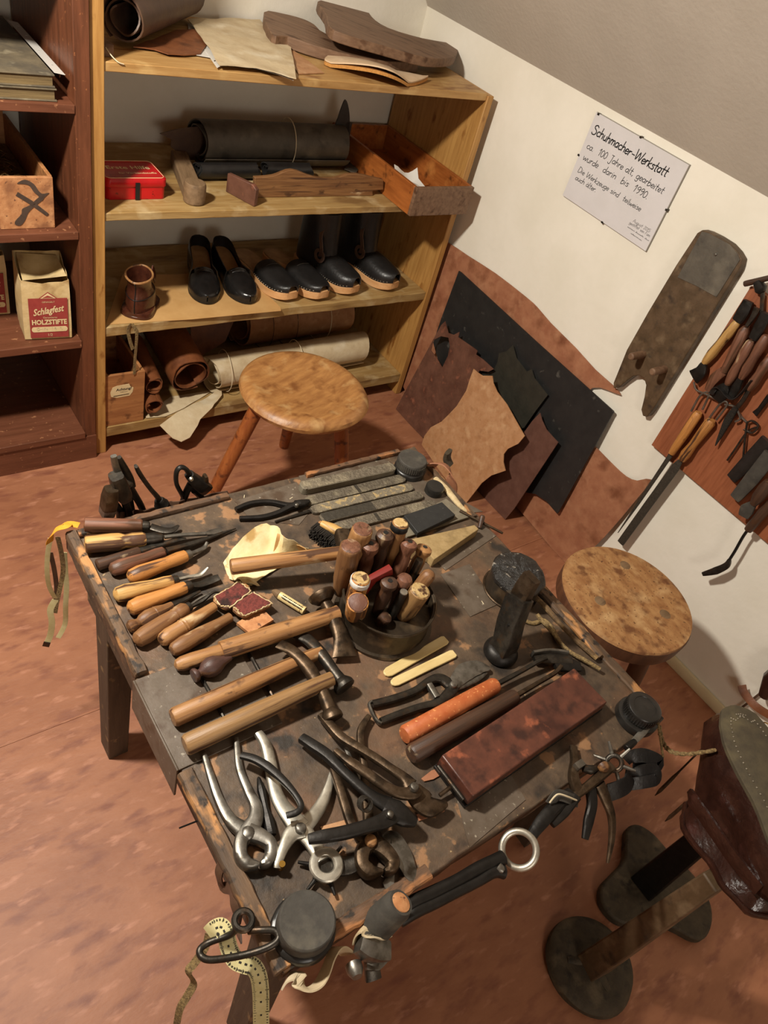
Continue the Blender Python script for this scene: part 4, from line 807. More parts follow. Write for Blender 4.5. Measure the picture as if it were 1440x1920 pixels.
lean('redbrown_piece', 'dark red brown leather with a leaf-shaped cut-out standing beside the shelf', 'leather', c5([(320, 450), (336, 510), (365, 520), (394, 505), (388, 532), (440, 568), (472, 590), (488, 603), (480, 622), (520, 650), (572, 698), (545, 712), (500, 705), (470, 760), (430, 840), (300, 972), (248, 1003), (205, 1055), (135, 985), (65, 905), (120, 800), (180, 690), (250, 560), (300, 470)]), 1.549, 1.622, .0028, 'leather_redbrown', .003, [c5([(246, 600), (258, 548), (300, 527), (338, 535), (345, 580), (335, 630), (305, 690), (275, 640)])], .025, .55, 5, 1)
lean('burgundy_piece', 'burgundy leather strip with concave top leaning right of the tan piece', 'leather', c5([(813, 925), (822, 960), (845, 1010), (880, 1050), (907, 1078), (850, 1165), (760, 1300), (680, 1420), (632, 1478), (560, 1410), (480, 1330), (500, 1200), (600, 1120), (720, 1040), (770, 970)]), 1.568, 1.626, .0028, 'leather_burgundy', .003, (), .025, .55, 6, 1)
lean('tan_piece', 'tan leather skin with ragged edges leaning in front of the darker leathers', 'leather', c5([(470, 697), (490, 715), (515, 732), (565, 733), (570, 770), (590, 815), (640, 880), (690, 970), (733, 1045), (700, 1085), (645, 1112), (624, 1140), (622, 1180), (633, 1225), (560, 1250), (510, 1290), (430, 1392), (350, 1320), (280, 1210), (200, 1090), (215, 1045), (250, 1000), (305, 970), (380, 890), (430, 810), (450, 750)]), 1.493, 1.612, .0028, 'leather_tan', .006, (), .025, .55, 9, 1)

# ---------------------------------------------------------------- boot jack
t = Th('boot_jack', 'worn wooden boot jack board with forked end and two pegs hanging on the wall', 'boot jack', W(1214, 781, 0), W(1214, 781, 0) + Z)
jp = [(1317, 431), (1330, 435), (1348, 444), (1370, 458), (1383, 472), (1391, 486), (1388, 500), (1325, 603), (1262, 706), (1224, 768), (1213, 782), (1205, 780), (1202, 768), (1208, 744), (1211, 722), (1207, 709), (1198, 704), (1188, 705), (1175, 714), (1160, 727), (1150, 728), (1150, 718), (1175, 656), (1215, 585), (1267, 498), (1307, 437)]
q = [W(u, v, .024) for u, v in jp]; t.part('board', MB().prism(q, (.0225, 0, 0)), 'jack_wood', bevel=.002)
q = [W(u, v, .0256) for u, v in ((1316, 434), (1330, 438), (1368, 459), (1381, 474), (1387, 487), (1343, 557), (1305, 536), (1270, 520))]; t.part('leather_patch', MB().prism(q, (.0015, 0, 0)), 'leather_grey', bevel=.0004)
for (u, v), (u2, v2) in (((1180, 658), (1206, 664)), ((1219, 687), (1246, 692))):
    b = W(u2, v2, .024); d = .052; p = b + V((-d, 0, 0)); mb = MB(); mb.lathe(b + V((.002, 0, 0)), p, [(0, .0095), (.8, .0095), (.95, .0088), (1, .006)], 14); t.part('peg', mb, 'old_wood')
mb = MB(); c = W(1342, 477, .026); mb.lathe(c, c + V((-.003, 0, 0)), [(0, .003), (.6, .003), (1, .0015)], 10); t.part('nail', mb, 'steel')

# ---------------------------------------------------------------- tool board
t = Th('tool_board', 'reddish wooden board on the wall carrying handled cobbling tools', 'tool board', (WX, .5, .479), (WX, .2, .479))
t.part('panel', MB().box((WX - .017, .20, .481), (WX - .0005, .703, .928)), 'board_red', bevel=.001)
D0 = .034
def cb(a, b, d=D0): return W(1120 + a / 3.097, 500 + b / 3.097, d)
def hung(name, label, A, Bp, prof, m, extra=(), group='tools hanging on the red board'):
    t = Th(name, label, 'tool', A, Bp, group, up=V((-1, 0, 0))); mb = MB(); mb.lathe(A, Bp, prof, 16); t.part('handle', mb, m)
    for nm, mb, mm in extra: t.part(nm, mb, mm)
    return t
HP = [(0, .007), (.04, .0095), (.25, .012), (.5, .010), (.75, .0115), (.93, .009), (1, .007)]
def bar(pts, rad, seg=10, up=V((-1, 0, 0)), sq=4, n=5): return MB().tube(cr(pts, n) if n > 1 and len(pts) > 2 else pts, rad, seg, up=up, sq=sq)
hung('edge_iron', 'yellow-handled edge iron with black cap, first on the red board', cb(815, 320), cb(620, 560), HP, 'handle_yellow', [('cap', bar([cb(880, 200), cb(850, 260), cb(815, 315)], [(.011, .006), (.014, .008), (.012, .008)]), 'iron_black'), ('iron_head', bar([cb(620, 560), cb(600, 610), cb(560, 640)], [(.007, .006), (.015, .008), (.018, .006)]), 'iron_black'), ('hook_wire', bar([cb(560, 670), cb(575, 715), cb(630, 740), cb(690, 770)], .002, 6), 'steel')])
hung('burnisher', 'grey red handled burnisher with broad wooden tip on the red board', cb(865, 350), cb(735, 610), [(0, .007), (.1, .012), (.4, .012), (.8, .009), (1, .009)], 'handle_red', [('ferrule_iron', bar([cb(930, 240), cb(905, 290), cb(868, 345)], [(.008, .004), (.006, .004), (.004, .004)]), 'steel_dark'), ('tip', bar([cb(735, 605), cb(680, 650), cb(640, 720)], [(.011, .006), (.012, .006), (.007, .004)]), 'handle_red')])
hung('edge_iron', 'brown-handled iron with dark square band, third on the red board', cb(895, 430), cb(755, 685), HP, 'handle_red', [('band', bar([cb(985, 270), cb(945, 350), cb(905, 420)], [(.012, .007), (.013, .007), (.010, .007)]), 'iron_black'), ('iron_head', bar([cb(755, 685), cb(720, 730), cb(690, 770)], [(.008, .006), (.020, .007), (.014, .005)]), 'iron_black')])
hung('edge_iron', 'brown-handled iron with narrow head, fourth on the red board', cb(985, 400), cb(835, 650), HP, 'handle_red', [('iron_head', bar([cb(835, 650), cb(810, 700), cb(780, 755)], [(.007, .006), (.011, .006), (.009, .005)]), 'iron_black')])
hung('stitch_awl', 'brown-handled tool ending in a frayed brush on the red board', cb(1005, 530), cb(880, 715), HP, 'handle_red', [('shaft', bar([cb(880, 715), cb(850, 770), cb(815, 815)], .005, 8), 'steel_dark'), ('bristles', bar([cb(805, 820), cb(760, 890), cb(715, 980), cb(685, 1040)], [(.006, .005), (.009, .005), (.005, .003), (.001, .001)]), 'bristle')])
hung('rattail_file', 'thin tapered file with orange handle hanging below the red board', cb(590, 845), cb(430, 1085), [(0, .008), (.05, .0115), (.5, .0115), (.85, .010), (1, .008)], 'handle_orange', [('file_blade', bar([cb(425, 1095), cb(395, 1140), cb(240, 1370), cb(120, 1545)], [(.006, .003), (.0055, .003), (.004, .003), (.001, .001)], n=1), 'file_dark'), ('wire_hook', bar([cb(545, 840), cb(600, 745), cb(650, 735), cb(610, 830)], .0022, 6), 'steel')])
hung('flat_file', 'broad flat file with turned orange handle hanging below the red board', cb(665, 890), cb(490, 1120), [(0, .009), (.06, .013), (.35, .0115), (.6, .010), (.85, .013), (1, .010)], 'handle_orange', [('file_blade', bar([cb(485, 1125), cb(455, 1165), cb(290, 1390), cb(135, 1605)], [(.006, .003), (.011, .003), (.011, .003), (.0105, .003)], n=1), 'file_dark'), ('wire_hook', bar([cb(650, 880), cb(720, 790), cb(755, 800), cb(690, 890)], .0022, 6), 'steel')])
def wirepart(name, label, cat, paths, r, m): 
    t = Th(name, label, cat, paths[0][0]); 
    for k, p in enumerate(paths): t.part(('jaw' if k < 2 else 'ring'), bar(p, r, 7), m)
wirepart('bent_wire_tongs', 'thin bent wire tongs hanging on the red board', 'tongs', [[cb(930, 930, .026), cb(870, 960, .026), cb(800, 1060, .026), cb(755, 1125, .026)], [cb(870, 905, .03), cb(860, 980, .03), cb(850, 1080, .03), cb(845, 1140, .03)], [cb(870, 905, .028), cb(900, 895, .028), cb(935, 925, .028), cb(900, 965, .028), cb(850, 945, .028)]], .0022, 'steel_dark')
wirepart('ring_chain', 'steel wire rings hooked near the middle of the red board', 'wire', [[cb(740, 800, .03), cb(800, 815, .03), cb(830, 880, .03), cb(800, 900, .03)], [cb(800, 820, .026), cb(835, 870, .026), cb(870, 905, .026)]], .0024, 'steel')
for k, (pts, m, lb) in enumerate((([(780, 1230), (880, 1130), (991, 1010)], 'leather_black', 'upper black leather knife sheath on the red board'), ([(800, 1345), (900, 1230), (1010, 1090)], 'rubber_grey', 'lower grey leather knife sheath on the red board'))):
    one('knife_sheath', lb, 'sheath', bar([cb(*p, .03 + .012 * k) for p in pts], [(.013, .005), (.017, .006), (.017, .006)], n=3), m, group='knife sheaths')
hung('ladle_iron', 'long spoon-shaped iron with dark wooden handle below the red board', cb(1010, 1370, .04), cb(875, 1530, .04), [(0, .010), (.3, .012), (.8, .011), (1, .009)], 'handle_dark', [('rod', bar([cb(880, 1520, .04), cb(845, 1570, .04), cb(800, 1650, .04), cb(765, 1705, .04)], .0032, 8), 'iron_black'), ('spoon', bar([cb(768, 1700, .04), cb(750, 1735, .042), cb(690, 1765, .044), cb(612, 1785, .046)], [(.004, .003), (.008, .004), (.0095, .004), (.005, .003)]), 'steel_dark')])
hung('awl', 'dark round-handled awl tucked over the knife sheaths on the red board', cb(1000, 1250, .056), cb(905, 1380, .056), [(0, .011), (.3, .0145), (.7, .0135), (1, .008)], 'handle_dark', [('iron_head', bar([cb(905, 1380, .056), cb(870, 1410, .056), cb(850, 1450, .056)], [(.008, .006), (.016, .006), (.012, .005)]), 'rubber_grey')])
hung('spigot_key', 'short dark T-handled key at the top of the red board', cb(855, 100, .03), cb(1000, 65, .03), [(0, .006), (.1, .0065), (.9, .006), (1, .006)], 'handle_dark', [('socket', bar([cb(930, 85, .03), cb(950, 130, .03), cb(960, 150, .03)], [(.008, .008), (.012, .009), (.006, .006)]), 'iron_black'), ('stem', bar([cb(960, 150, .03), cb(958, 210, .03), cb(955, 270, .03)], .004, 8), 'steel_dark')])
hung('scraper', 'small black scraper hanging right of the frayed brush', cb(1000, 750, .028), cb(940, 830, .028), [(0, .006), (1, .005)], 'iron_black', [('tip', bar([cb(940, 830, .028), cb(915, 855, .028)], [(.005, .004), (.007, .003)]), 'iron_black')])
one('strap_loop', 'dark leather retaining strap nailed across the red board tools', 'strap', bar([cb(660, 740, .045), cb(700, 700, .048), cb(790, 770, .045), cb(900, 660, .046)], (.006, .0015), 8, up=V((0, 0, 1))), 'leather_black')

# ================================================================ boot stand at the lower right
t = Th('last_stand', 'iron shoe stand with a round cast base and square post', 'shoe stand', (.885, -.07, 0))
mb = MB(); mb.lathe((.885, -.068, 0), (.885, -.068, .022), [(0, .083), (.4, .087), (.75, .084), (1, .074), (1.02, .045), (1.25, .02)], 40, .015); t.part('base', mb, 'stand_iron')
mb = MB()
for k in range(3):
    a = 2.1 * k + .4; mb.tube([V((.885, -.068, .026)), V((.885 + .05 * math.cos(a), -.068 + .05 * math.sin(a), .022))], [(.012, .006), (.006, .003)], 8, up=Z)
t.part('base_rib', mb, 'stand_iron')
mb = MB(); mb.hexa([(.857, -.090, .02), (.905, -.098, .02), (.913, -.050, .02), (.865, -.042, .02), (.868, -.085, .450), (.898, -.09, .450), (.903, -.06, .450), (.873, -.055, .450)]); t.part('post', mb, 'jack_wood', bevel=.003)
mb = MB(); mb.hexa([(.905, -.098, .03), (.925, -.090, .03), (.930, -.055, .03), (.913, -.050, .03), (.90, -.088, .45), (.912, -.086, .45), (.915, -.065, .45), (.904, -.062, .45)]); t.part('post_rib', mb, 'jack_wood', bevel=.002)
t = Th('last_stand', 'iron shoe stand with a lobed foot-shaped base and black post behind the round one', 'shoe stand', (1.09, -.03, 0))
q = [V((a, b, .0005)) for a, b in ((1.155, .075), (1.185, .068), (1.202, .035), (1.205, -.015), (1.215, -.07), (1.205, -.12), (1.177, -.150), (1.14, -.163), (1.112, -.155), (1.085, -.115), (1.05, -.085), (1.005, -.062), (.984, -.035), (.985, .0), (1.01, .022), (1.05, .027), (1.095, .033), (1.125, .055))]
t.part('base', MB().prism(cr(q, 4, True), (0, 0, .024)), 'stand_iron', bevel=.005)
mb = MB(); mb.hexa([(1.075, -.055, .024), (1.13, -.055, .024), (1.13, .0, .024), (1.075, .0, .024), (1.085, -.045, .36), (1.125, -.045, .36), (1.125, -.005, .36), (1.085, -.005, .36)]); t.part('post', mb, 'iron_black', bevel=.004)
mb = MB(); mb.tube([(1.105, -.025, .355), (1.105, -.025, .385)], [(.03, .025), (.045, .03)], 16, up=X); t.part('last_plate', mb, 'iron_black')
# old boot turned sole up on the stand
ZS = .60; e0, e1 = T(1345, 1345, ZS), T(1408, 1500, ZS); dh = (e1 - e0); dh.z = 0; dh.normalize(); sdv = Z.cross(dh)
if (sdv.dot(T(1440, 1340, ZS) - e0)) < 0: sdv = -sdv
toe = e0 - dh * .022 + sdv * .045
t = Th('upturned_boot', 'old brown leather boot upside down on the stand with stitched sole upward', 'boot', V((.885, -.07, .43)), None)
SL = .268
def so(z, e=0, sc=1., k0=0, k1=1., n=44, ws=1., tl=0.):
    out = []
    for i in range(n):
        a = 2 * math.pi * i / n; c, sn = math.cos(a), math.sin(a); u = k0 + (k1 - k0) * (.5 - .5 * c)
        w = wl([(0, .0), (.03, .5), (.1, .8), (.25, 1), (.4, .95), (.6, .75), (.8, .8), (.93, .62), (.98, .35), (1, .0)], .5 - .5 * c) * .046 * ws + (e if abs(sn) > .01 else 0)
        out.append(toe + dh * (u * SL + (-e if c > .9 else e if c < -.9 else 0)) + sdv * w * math.copysign(1, sn) * (1 if abs(sn) > .01 else 0) + Z * (z - ZS + tl * (u - .45)))
    return out
sole = t.part('sole', MB().rings([so(ZS - .008, .004), so(ZS - .001, .005), so(ZS, .003)]), 'sole_leather')
mb = MB(); loop = so(ZS + .0003, -.012)
for i in range(len(loop)):
    for f in (0, .5):
        p = loop[i].lerp(loop[(i + 1) % len(loop)], f); mb.lathe(p, p + Z * .0012, [(0, .0013), (.6, .0013), (1, .0005)], 6)
st = t.part('stitching', mb, 'steel_bright', sole); st['kind'] = 'stuff'
R = [so(ZS - .008, -.001), so(ZS - .022, .006), so(ZS - .045, .008, ws=1.02), so(ZS - .07, .004, k0=.05, ws=1.0), so(ZS - .092, .003, k0=.16, k1=.98, ws=1.0, tl=.03), so(ZS - .112, .004, k0=.28, k1=.98, ws=1.12, tl=.06), so(ZS - .137, .009, k0=.36, k1=.99, ws=1.34, tl=.08)]
cen = lambda r: sum(r, V((0, 0, 0))) / len(r)
R = [[p + V((noise.noise(p * 22), noise.noise(p * 22 + V((5, 0, 0))), 0)) * .006 for p in r] for r in R]
R += [[p.lerp(cen(r), .1) for p in r] for r in (R[-1],)] + [[p.lerp(cen(R[-3]), .2) for p in R[-3]]]
mb = MB(); mb.rings(R); up = t.part('upper', mb, 'leather_shine')
rim = so(ZS - .138, .011, k0=.36, k1=.99, ws=1.34, tl=.08); mb = MB(); mb.tube(rim, (.003, .006), 8, closed=True, up=Z); t.part('collar', mb, 'leather_shine')
stp = so(ZS - .085, .012, k0=.14, k1=1.02, ws=1.04); i0 = 22
sd_ = [p for p in stp if (p - (toe + dh * .5 * SL)).dot(sdv) < 0]
mb = MB(); pa = toe + dh * .42 * SL - sdv * .066 + Z * (-.082); mb.ribbon(cr([pa + dh * .012 + sdv * .012 + Z * -.012, pa - sdv * .012, pa + dh * .03 - sdv * .004 + Z * .004, pa + dh * .09 + sdv * .012 + Z * .012, pa + dh * .14 + sdv * .03 + Z * .02], 6), .012, .005, up=-sdv); t.part('strap', mb, 'leather_shine')
# cord, awls and strap near the boot
def braidpath(p, q, sag, n=18): return [V(p).lerp(V(q), i / n) - Z * sag * math.sin(math.pi * i / n) for i in range(n + 1)]
mb = MB(); a = P(1232, 1352, .012); b = toe + dh * .25 * SL - sdv * .055 - Z * .02
for ph in (0, math.pi): mb.tube([p + Z * .002 * math.sin(i * 1.3 + ph) + X * .002 * math.cos(i * 1.3 + ph) for i, p in enumerate(braidpath(P(1236, 1362, -.02), b, .045, 26))], .0026, 6)
mb.tube([p for p in braidpath(P(1232, 1340, .03), P(1243, 1420, -.04), 0, 8)], .0022, 6); one('braided_cord', 'braided yellow brown cord running from the table corner to the boot', 'cord', mb, 'braid')
for k, ((u, v, z), (u2, v2, z2)) in enumerate((((1325, 1395, .47), (1228, 1492, .36)), ((1345, 1455, .46), (1247, 1540, .34)))):
    mb = MB(); mb.lathe(T(u2, v2, z2), T(u, v, z), [(0, .0006), (.1, .0032), (.35, .003), (.5, .0016), (1, .0016)], 8); one('bristle_needle', ('upper thin dark needle stuck out from the boot', 'lower thin dark needle stuck out from the boot')[k], 'needle', mb, 'iron_brown', group='needles by the boot')
t = Th('hanging_sandal', 'dark leather sandal with buckled strap cut off by the picture edge', 'sandal', W(1440, 1290, .03))
mb = MB(); d_ = .03; mb.ribbon(cr([W(1391, 1285, d_), W(1396, 1300, d_), W(1418, 1325, d_), W(1450, 1345, d_)], 6), .010, .003, up=V((-.7, -.5, .4))); sp = t.part('strap', mb, 'leather_brown')
mb = MB(); mb.tube(cr([W(1384, 1332, d_ - .02), W(1410, 1312, d_ - .02), W(1450, 1280, d_ - .02)], 4), (.003, .0015), 8); t.part('thin_strap', mb, 'leather_darkbrown')
mb = MB(); mb.tube(circ(W(1436, 1362, d_), .010, 14, EX, EY), .0016, 6, closed=True); mb.tube(circ(W(1437, 1378, d_), .008, 14, EX, EY), .0016, 6, closed=True); t.part('buckle', mb, 'brass')
mb = MB(); c = W(1462, 1285, .036); mb.tube([c + EX * .005 + Z * .09, c - EX * .012 + Z * .05, c - EX * .014, c - EX * .006 - Z * .05], [(.012, .02), (.028, .03), (.028, .03), (.015, .02)], 14, up=V((-1, 0, 0))); t.part('upper', mb, 'leather_shine')
mb = MB(); q = W(1470, 1236, .0); mb.lathe(q + V((.004, 0, 0)), q + V((-.045, 0, .004)), [(0, .002), (.9, .002), (.92, .004), (1, .004)], 8); t.part('nail', mb, 'iron_black')

# ================================================================ tools on the table
PR = dict(oval=[(0, .05), (.012, .45), (.05, .8), (.16, 1), (.35, 1), (.6, .86), (.82, .8), (.95, .84), (1, .62)],
          bulb=[(0, .05), (.015, .5), (.06, .85), (.2, 1), (.45, .86), (.65, .74), (.85, .8), (.97, .72), (1, .5)],
          cyl=[(0, .3), (.006, .82), (.025, 1), (.5, .97), (.975, .9), (1, .75)],
          waist=[(0, .2), (.01, .85), (.03, .98), (.45, 1), (.56, .96), (.66, .80), (.78, .86), (.95, .84), (1, .7)],
          knob=[(0, .1), (.015, .6), (.06, .8), (.13, .78), (.19, .58), (.24, .55), (.3, .8), (.45, 1), (.58, .95), (.6, .88), (.62, .95), (.85, .6), (1, .5)],
          awl=[(0, .3), (.01, .62), (.05, .68), (.1, .62), (.15, .36), (.2, .36), (.3, .75), (.45, 1), (.6, .92), (.8, .5), (1, .32)],
          peg=[(0, .4), (.02, .9), (.05, 1), (.9, .95), (1, .85)])
def path(px, h): return [P(u, v, (h[i] if isinstance(h, (list, tuple)) else h)) for i, (u, v) in enumerate(px)]
def handled(name, label, butt, end, r, prof, m, metal=(), cat='tool', group=None, h0=None, h1=None, ferr=None, seg=18):
    # a turned handle lying on the table with iron work added at its end; metal: (part, pixels, radii, material, heights)
    k = PR[prof] if isinstance(prof, str) else prof; h0 = r + .0008 if h0 is None else h0; h1 = r + .0008 if h1 is None else h1
    A, Bp = P(*butt, h0), P(*end, h1); t = Th(name, label, cat, A, Bp, group)
    mb = MB(); mb.lathe(A, Bp, [(a, b * r) for a, b in k], seg); t.part('handle', mb, m)
    if ferr:
        d = (Bp - A).normalized(); rf, lf, mf = ferr; mb = MB(); mb.lathe(Bp - d * .004, Bp + d * lf, [(0, rf), (.5, rf), (.9, rf * .9), (1, rf * .6)], 14); t.part('ferrule', mb, mf)
    for nm, px, rad, mm, hh in metal:
        mb = MB(); pts = path(px, hh); mb.tube(cr(pts, 5) if len(pts) > 2 else pts, rad, 10, up=Z, sq=3); t.part(nm, mb, mm)
    return t
G1 = 'turned tool handles along the table edge'
handled('heel_knife', 'red brown handled knife with dark hooked blade, first in the row', (157, 984), (267, 986), .0125, 'cyl', 'handle_red', [('blade', [(282, 987), (305, 994), (322, 994), (335, 985)], [(.007, .002), (.007, .002), (.006, .002), (.002, .001)], 'steel_dark', .012)], group=G1, ferr=(.0085, .012, 'steel_dark'))
handled('screwdriver', 'pale wooden screwdriver with long steel shaft', (158, 1021), (273, 1011), .0145, 'waist', 'handle_yellow', h0=.0165, metal=[('shaft', [(308, 1007), (345, 1003), (385, 1001)], .0032, 'steel', [.0145, .014, .010]), ('tip', [(385, 1001), (398, 998), (415, 993)], [(.0032, .003), (.006, .0018), (.005, .0007)], 'steel', [.010, .008, .006])], group=G1, ferr=(.010, .028, 'steel_dark'))
handled('punch', 'dark slim punch lying under the pale screwdriver', (181, 1060), (262, 1034), .0095, 'cyl', 'handle_dark', [('shaft', [(262, 1034), (300, 1022), (330, 1013), (349, 1010)], [(.0065, .005), (.005, .004), (.005, .003), (.002, .001)], 'steel_dark', .009)], group=G1)
handled('marking_awl', 'red brown handled awl with long black tapered shaft', (205, 1070), (309, 1034), .0125, 'bulb', 'handle_red', [('shaft', [(312, 1034), (360, 1020), (442, 991)], [(.006, .006), (.005, .004), (.001, .001)], 'steel_dark', [.012, .010, .004])], group=G1)
handled('bent_awl', 'bright orange handled awl with short bent tip', (239, 1084), (351, 1041), .0135, 'bulb', 'handle_orange', [('tip', [(355, 1040), (372, 1033), (384, 1026), (388, 1016)], [(.004, .004), (.004, .003), (.004, .002), (.002, .001)], 'steel', [.012, .010, .009, .012])], group=G1, ferr=(.008, .008, 'steel'))
handled('channel_opener', 'smooth yellow handled tool with bright upturned tip', (212, 1117), (326, 1089), .0135, 'bulb', 'handle_yellow', [('tip', [(330, 1088), (355, 1082), (376, 1077), (390, 1064)], [(.003, .003), (.003, .003), (.004, .002), (.002, .001)], 'steel_bright', [.012, .010, .010, .016])], group=G1, ferr=(.008, .008, 'steel_dark'))
handled('tack_lifter', 'yellow brown handled tack lifter with flat split blade', (239, 1143), (350, 1100), .0135, 'bulb', 'handle_orange', [('blade', [(354, 1098), (375, 1096), (395, 1088), (411, 1082)], [(.004, .003), (.006, .002), (.0075, .0016), (.006, .001)], 'steel_dark', [.012, .008, .008, .010])], group=G1, ferr=(.0085, .009, 'steel_dark'))
handled('grooving_tool', 'brown turned handle with round knob end and dark iron', (240, 1178), (323, 1135), .0125, 'knob', 'handle_brown', [('iron', [(323, 1135), (345, 1125), (365, 1114), (376, 1108)], [(.006, .005), (.004, .003), (.003, .002), (.002, .001)], 'steel_dark', [.012, .009, .008, .008])], group=G1)
handled('welt_knife', 'brown ringed handle with forked wire tips beside the red grit paddles', (252, 1204), (350, 1140), .0135, [(0, .05), (.015, .5), (.06, .85), (.2, 1), (.55, .92), (.74, .8), (.76, .86), (.79, .8), (.82, .88), (.95, .86), (1, .6)], 'handle_brown', [('prong', [(352, 1138), (375, 1122), (395, 1112)], .002, 'steel', [.013, .012, .012]), ('prong', [(352, 1140), (378, 1128), (398, 1112), (412, 1110)], [.003, .003, .002, .001], 'steel_dark', [.011, .010, .014, .010])], group=G1, ferr=(.008, .008, 'steel_dark'))
def paddle(name, label, butt, neck, head, r, prof, m, hh):
    t = handled(name, label, butt, neck, r, prof, m, cat='grit paddle', group='grit paddles', h0=r + .001, h1=hh)
    q = [P(*p, hh) for p in head]; mb = MB(); mb.prism(cr(q, 3, True), (0, 0, .006)); t.part('paddle_head', mb, m, bevel=.001)
    c = sum(q, V((0, 0, 0))) / len(q); mb = MB(); mb.prism([c + (p - c) * .93 + Z * .0062 for p in q], (0, 0, .0012)); gp = t.part('grit_face', mb, 'red_grit')
    mb = MB()
    for i in range(len(q)):
        a, b = q[i], q[(i + 1) % len(q)]
        mb.tube([a.lerp(b, k / 10) + Z * .006 + V((random.uniform(-1, 1), random.uniform(-1, 1), random.uniform(-.5, 1.2))) * .0014 for k in range(11)], .0011, 5)
    t.part('frayed_cloth', mb, 'fray')
paddle('grit_paddle', 'red gritted paddle with ringed tan handle', (300, 1203), (402, 1137), [(400, 1124), (448, 1096), (470, 1112), (432, 1143), (412, 1140)], .0125, [(0, .2), (.01, .6), (.05, .85), (.15, 1), (.37, .93), (.39, 1), (.42, .93), (.44, 1), (.47, .92), (.75, .72), (1, .62)], 'handle_tan', .014)
paddle('grit_paddle', 'red gritted paddle with smooth brown handle', (321, 1221), (432, 1157), [(434, 1139), (473, 1115), (510, 1136), (480, 1150), (455, 1160)], .0125, [(0, .2), (.01, .6), (.05, .85), (.2, 1), (.5, .9), (.8, .66), (1, .6)], 'handle_brown', .0125)
one('wood_scrap', 'small thin square of light wood under the hammer handle', 'wood scrap', MB().prism([P(*p, .0035) for p in ((443, 1172), (489, 1143), (512, 1166), (468, 1192))], (0, 0, .006)), 'crate_wood')
handled('peg_awl', 'dark purple turned awl with mushroom knob', (362, 1268), (432, 1232), .0155, 'awl', 'handle_purple', [('shaft', [(430, 1233), (455, 1221), (479, 1209)], [(.004, .004), (.0025, .0025), (.001, .001)], 'steel_dark', [.0135, .009, .004])], h0=.0155, h1=.0145)
for k, (a, b) in enumerate((((466, 1222), (514, 1310)), ((378, 1272), (424, 1352)))):
    mb = MB(); mb.lathe(P(*a, .0042), P(*b, .0042), [(0, .0012), (.03, .003), (.9, .003), (1, .001)], 8); one('steel_rod', ('thin steel rod crossing under the upper hammer handle', 'thin steel rod crossing under the hammer handles by the plate')[k], 'rod', mb, 'steel_dark', group='thin steel rods')
# ---- hammers
def hammer(name, label, butt, end, r, prof, m, hpx, hh, hw, face, m2, h0=None, h1=None, butt2=None, fr=.016):
    t = handled(name, label, butt, end, r, prof, m, cat='hammer', group='cobbler hammers', h0=h0, h1=h1)
    pts = path(hpx, hh); mb = MB(); mb.tube(cr(pts, 6), hw, 14, up=Z, sq=2.6); hd = t.part('head', mb, m2)
    A = pts[-1]; d = (pts[-1] - pts[-2]).normalized(); mb = MB(); mb.lathe(A - d * .010, A + d * .006, [(0, fr * .62), (.45, fr * .95), (.6, fr), (.92, fr), (1, fr * .9)], 22); t.part('face', mb, m2, hd)
    return t
HB = [(0, .35), (.004, .85), (.02, 1), (.5, .95), (.85, .82), (1, .72)]
hammer('shoe_hammer', 'shoe hammer with stepped pale handle leaning against the tool pot', (327, 1249), (634, 1149), .0145, [(0, .15), (.01, .55), (.04, .75), (.1, .8), (.25, .72), (.262, .7), (.264, 1), (.3, 1), (.7, .95), (1, .85)], 'handle_tan', [(646, 1232), (640, 1195), (625, 1158), (604, 1118)], [.013, .021, .027, .036], [(.020, .004), (.013, .007), (.011, .010), (.008, .008)], None, 'iron_brown', .0125, .030, fr=.022)
hammer('shoe_hammer', 'shoe hammer with honey brown handle, middle of the three', (322, 1347), (602, 1222), .0135, HB, 'handle_tan', [(549, 1183), (578, 1200), (602, 1226), (628, 1262), (644, 1284)], [.010, .018, .022, .020, .0178], [(.011, .0015), (.0095, .005), (.0095, .008), (.008, .008), (.011, .011)], None, 'steel_dark', .0172, .020, fr=.0165)
hammer('shoe_hammer', 'shoe hammer with greyish worn handle, nearest the pincers', (345, 1399), (622, 1272), .0145, HB, 'handle_old', [(523, 1207), (550, 1222), (578, 1252), (604, 1296), (622, 1342)], [.024, .030, .030, .024, .0168], [(.009, .0015), (.009, .005), (.0105, .008), (.0085, .008), (.010, .010)], None, 'iron_brown', .0182, .031, fr=.0155)
t = handled('wooden_mallet', 'plain brown wooden mallet lying across the paper bag with its head behind the pot', (432, 1063), (642, 1036), .0125, [(0, .5), (.004, .95), (.02, 1.05), (.5, 1), (1, .9)], 'handle_tan', cat='mallet', h0=.045, h1=.055)
mb = MB(); c = P(650, 1036, .035); dd_ = (P(642, 1000, .035) - P(660, 1070, .035)).normalized(); mb.tube([c - dd_ * .03, c + dd_ * .045], [(.014, .014), (.013, .013)], 14, up=Z, sq=4); t.part('head', mb, 'iron_brown')
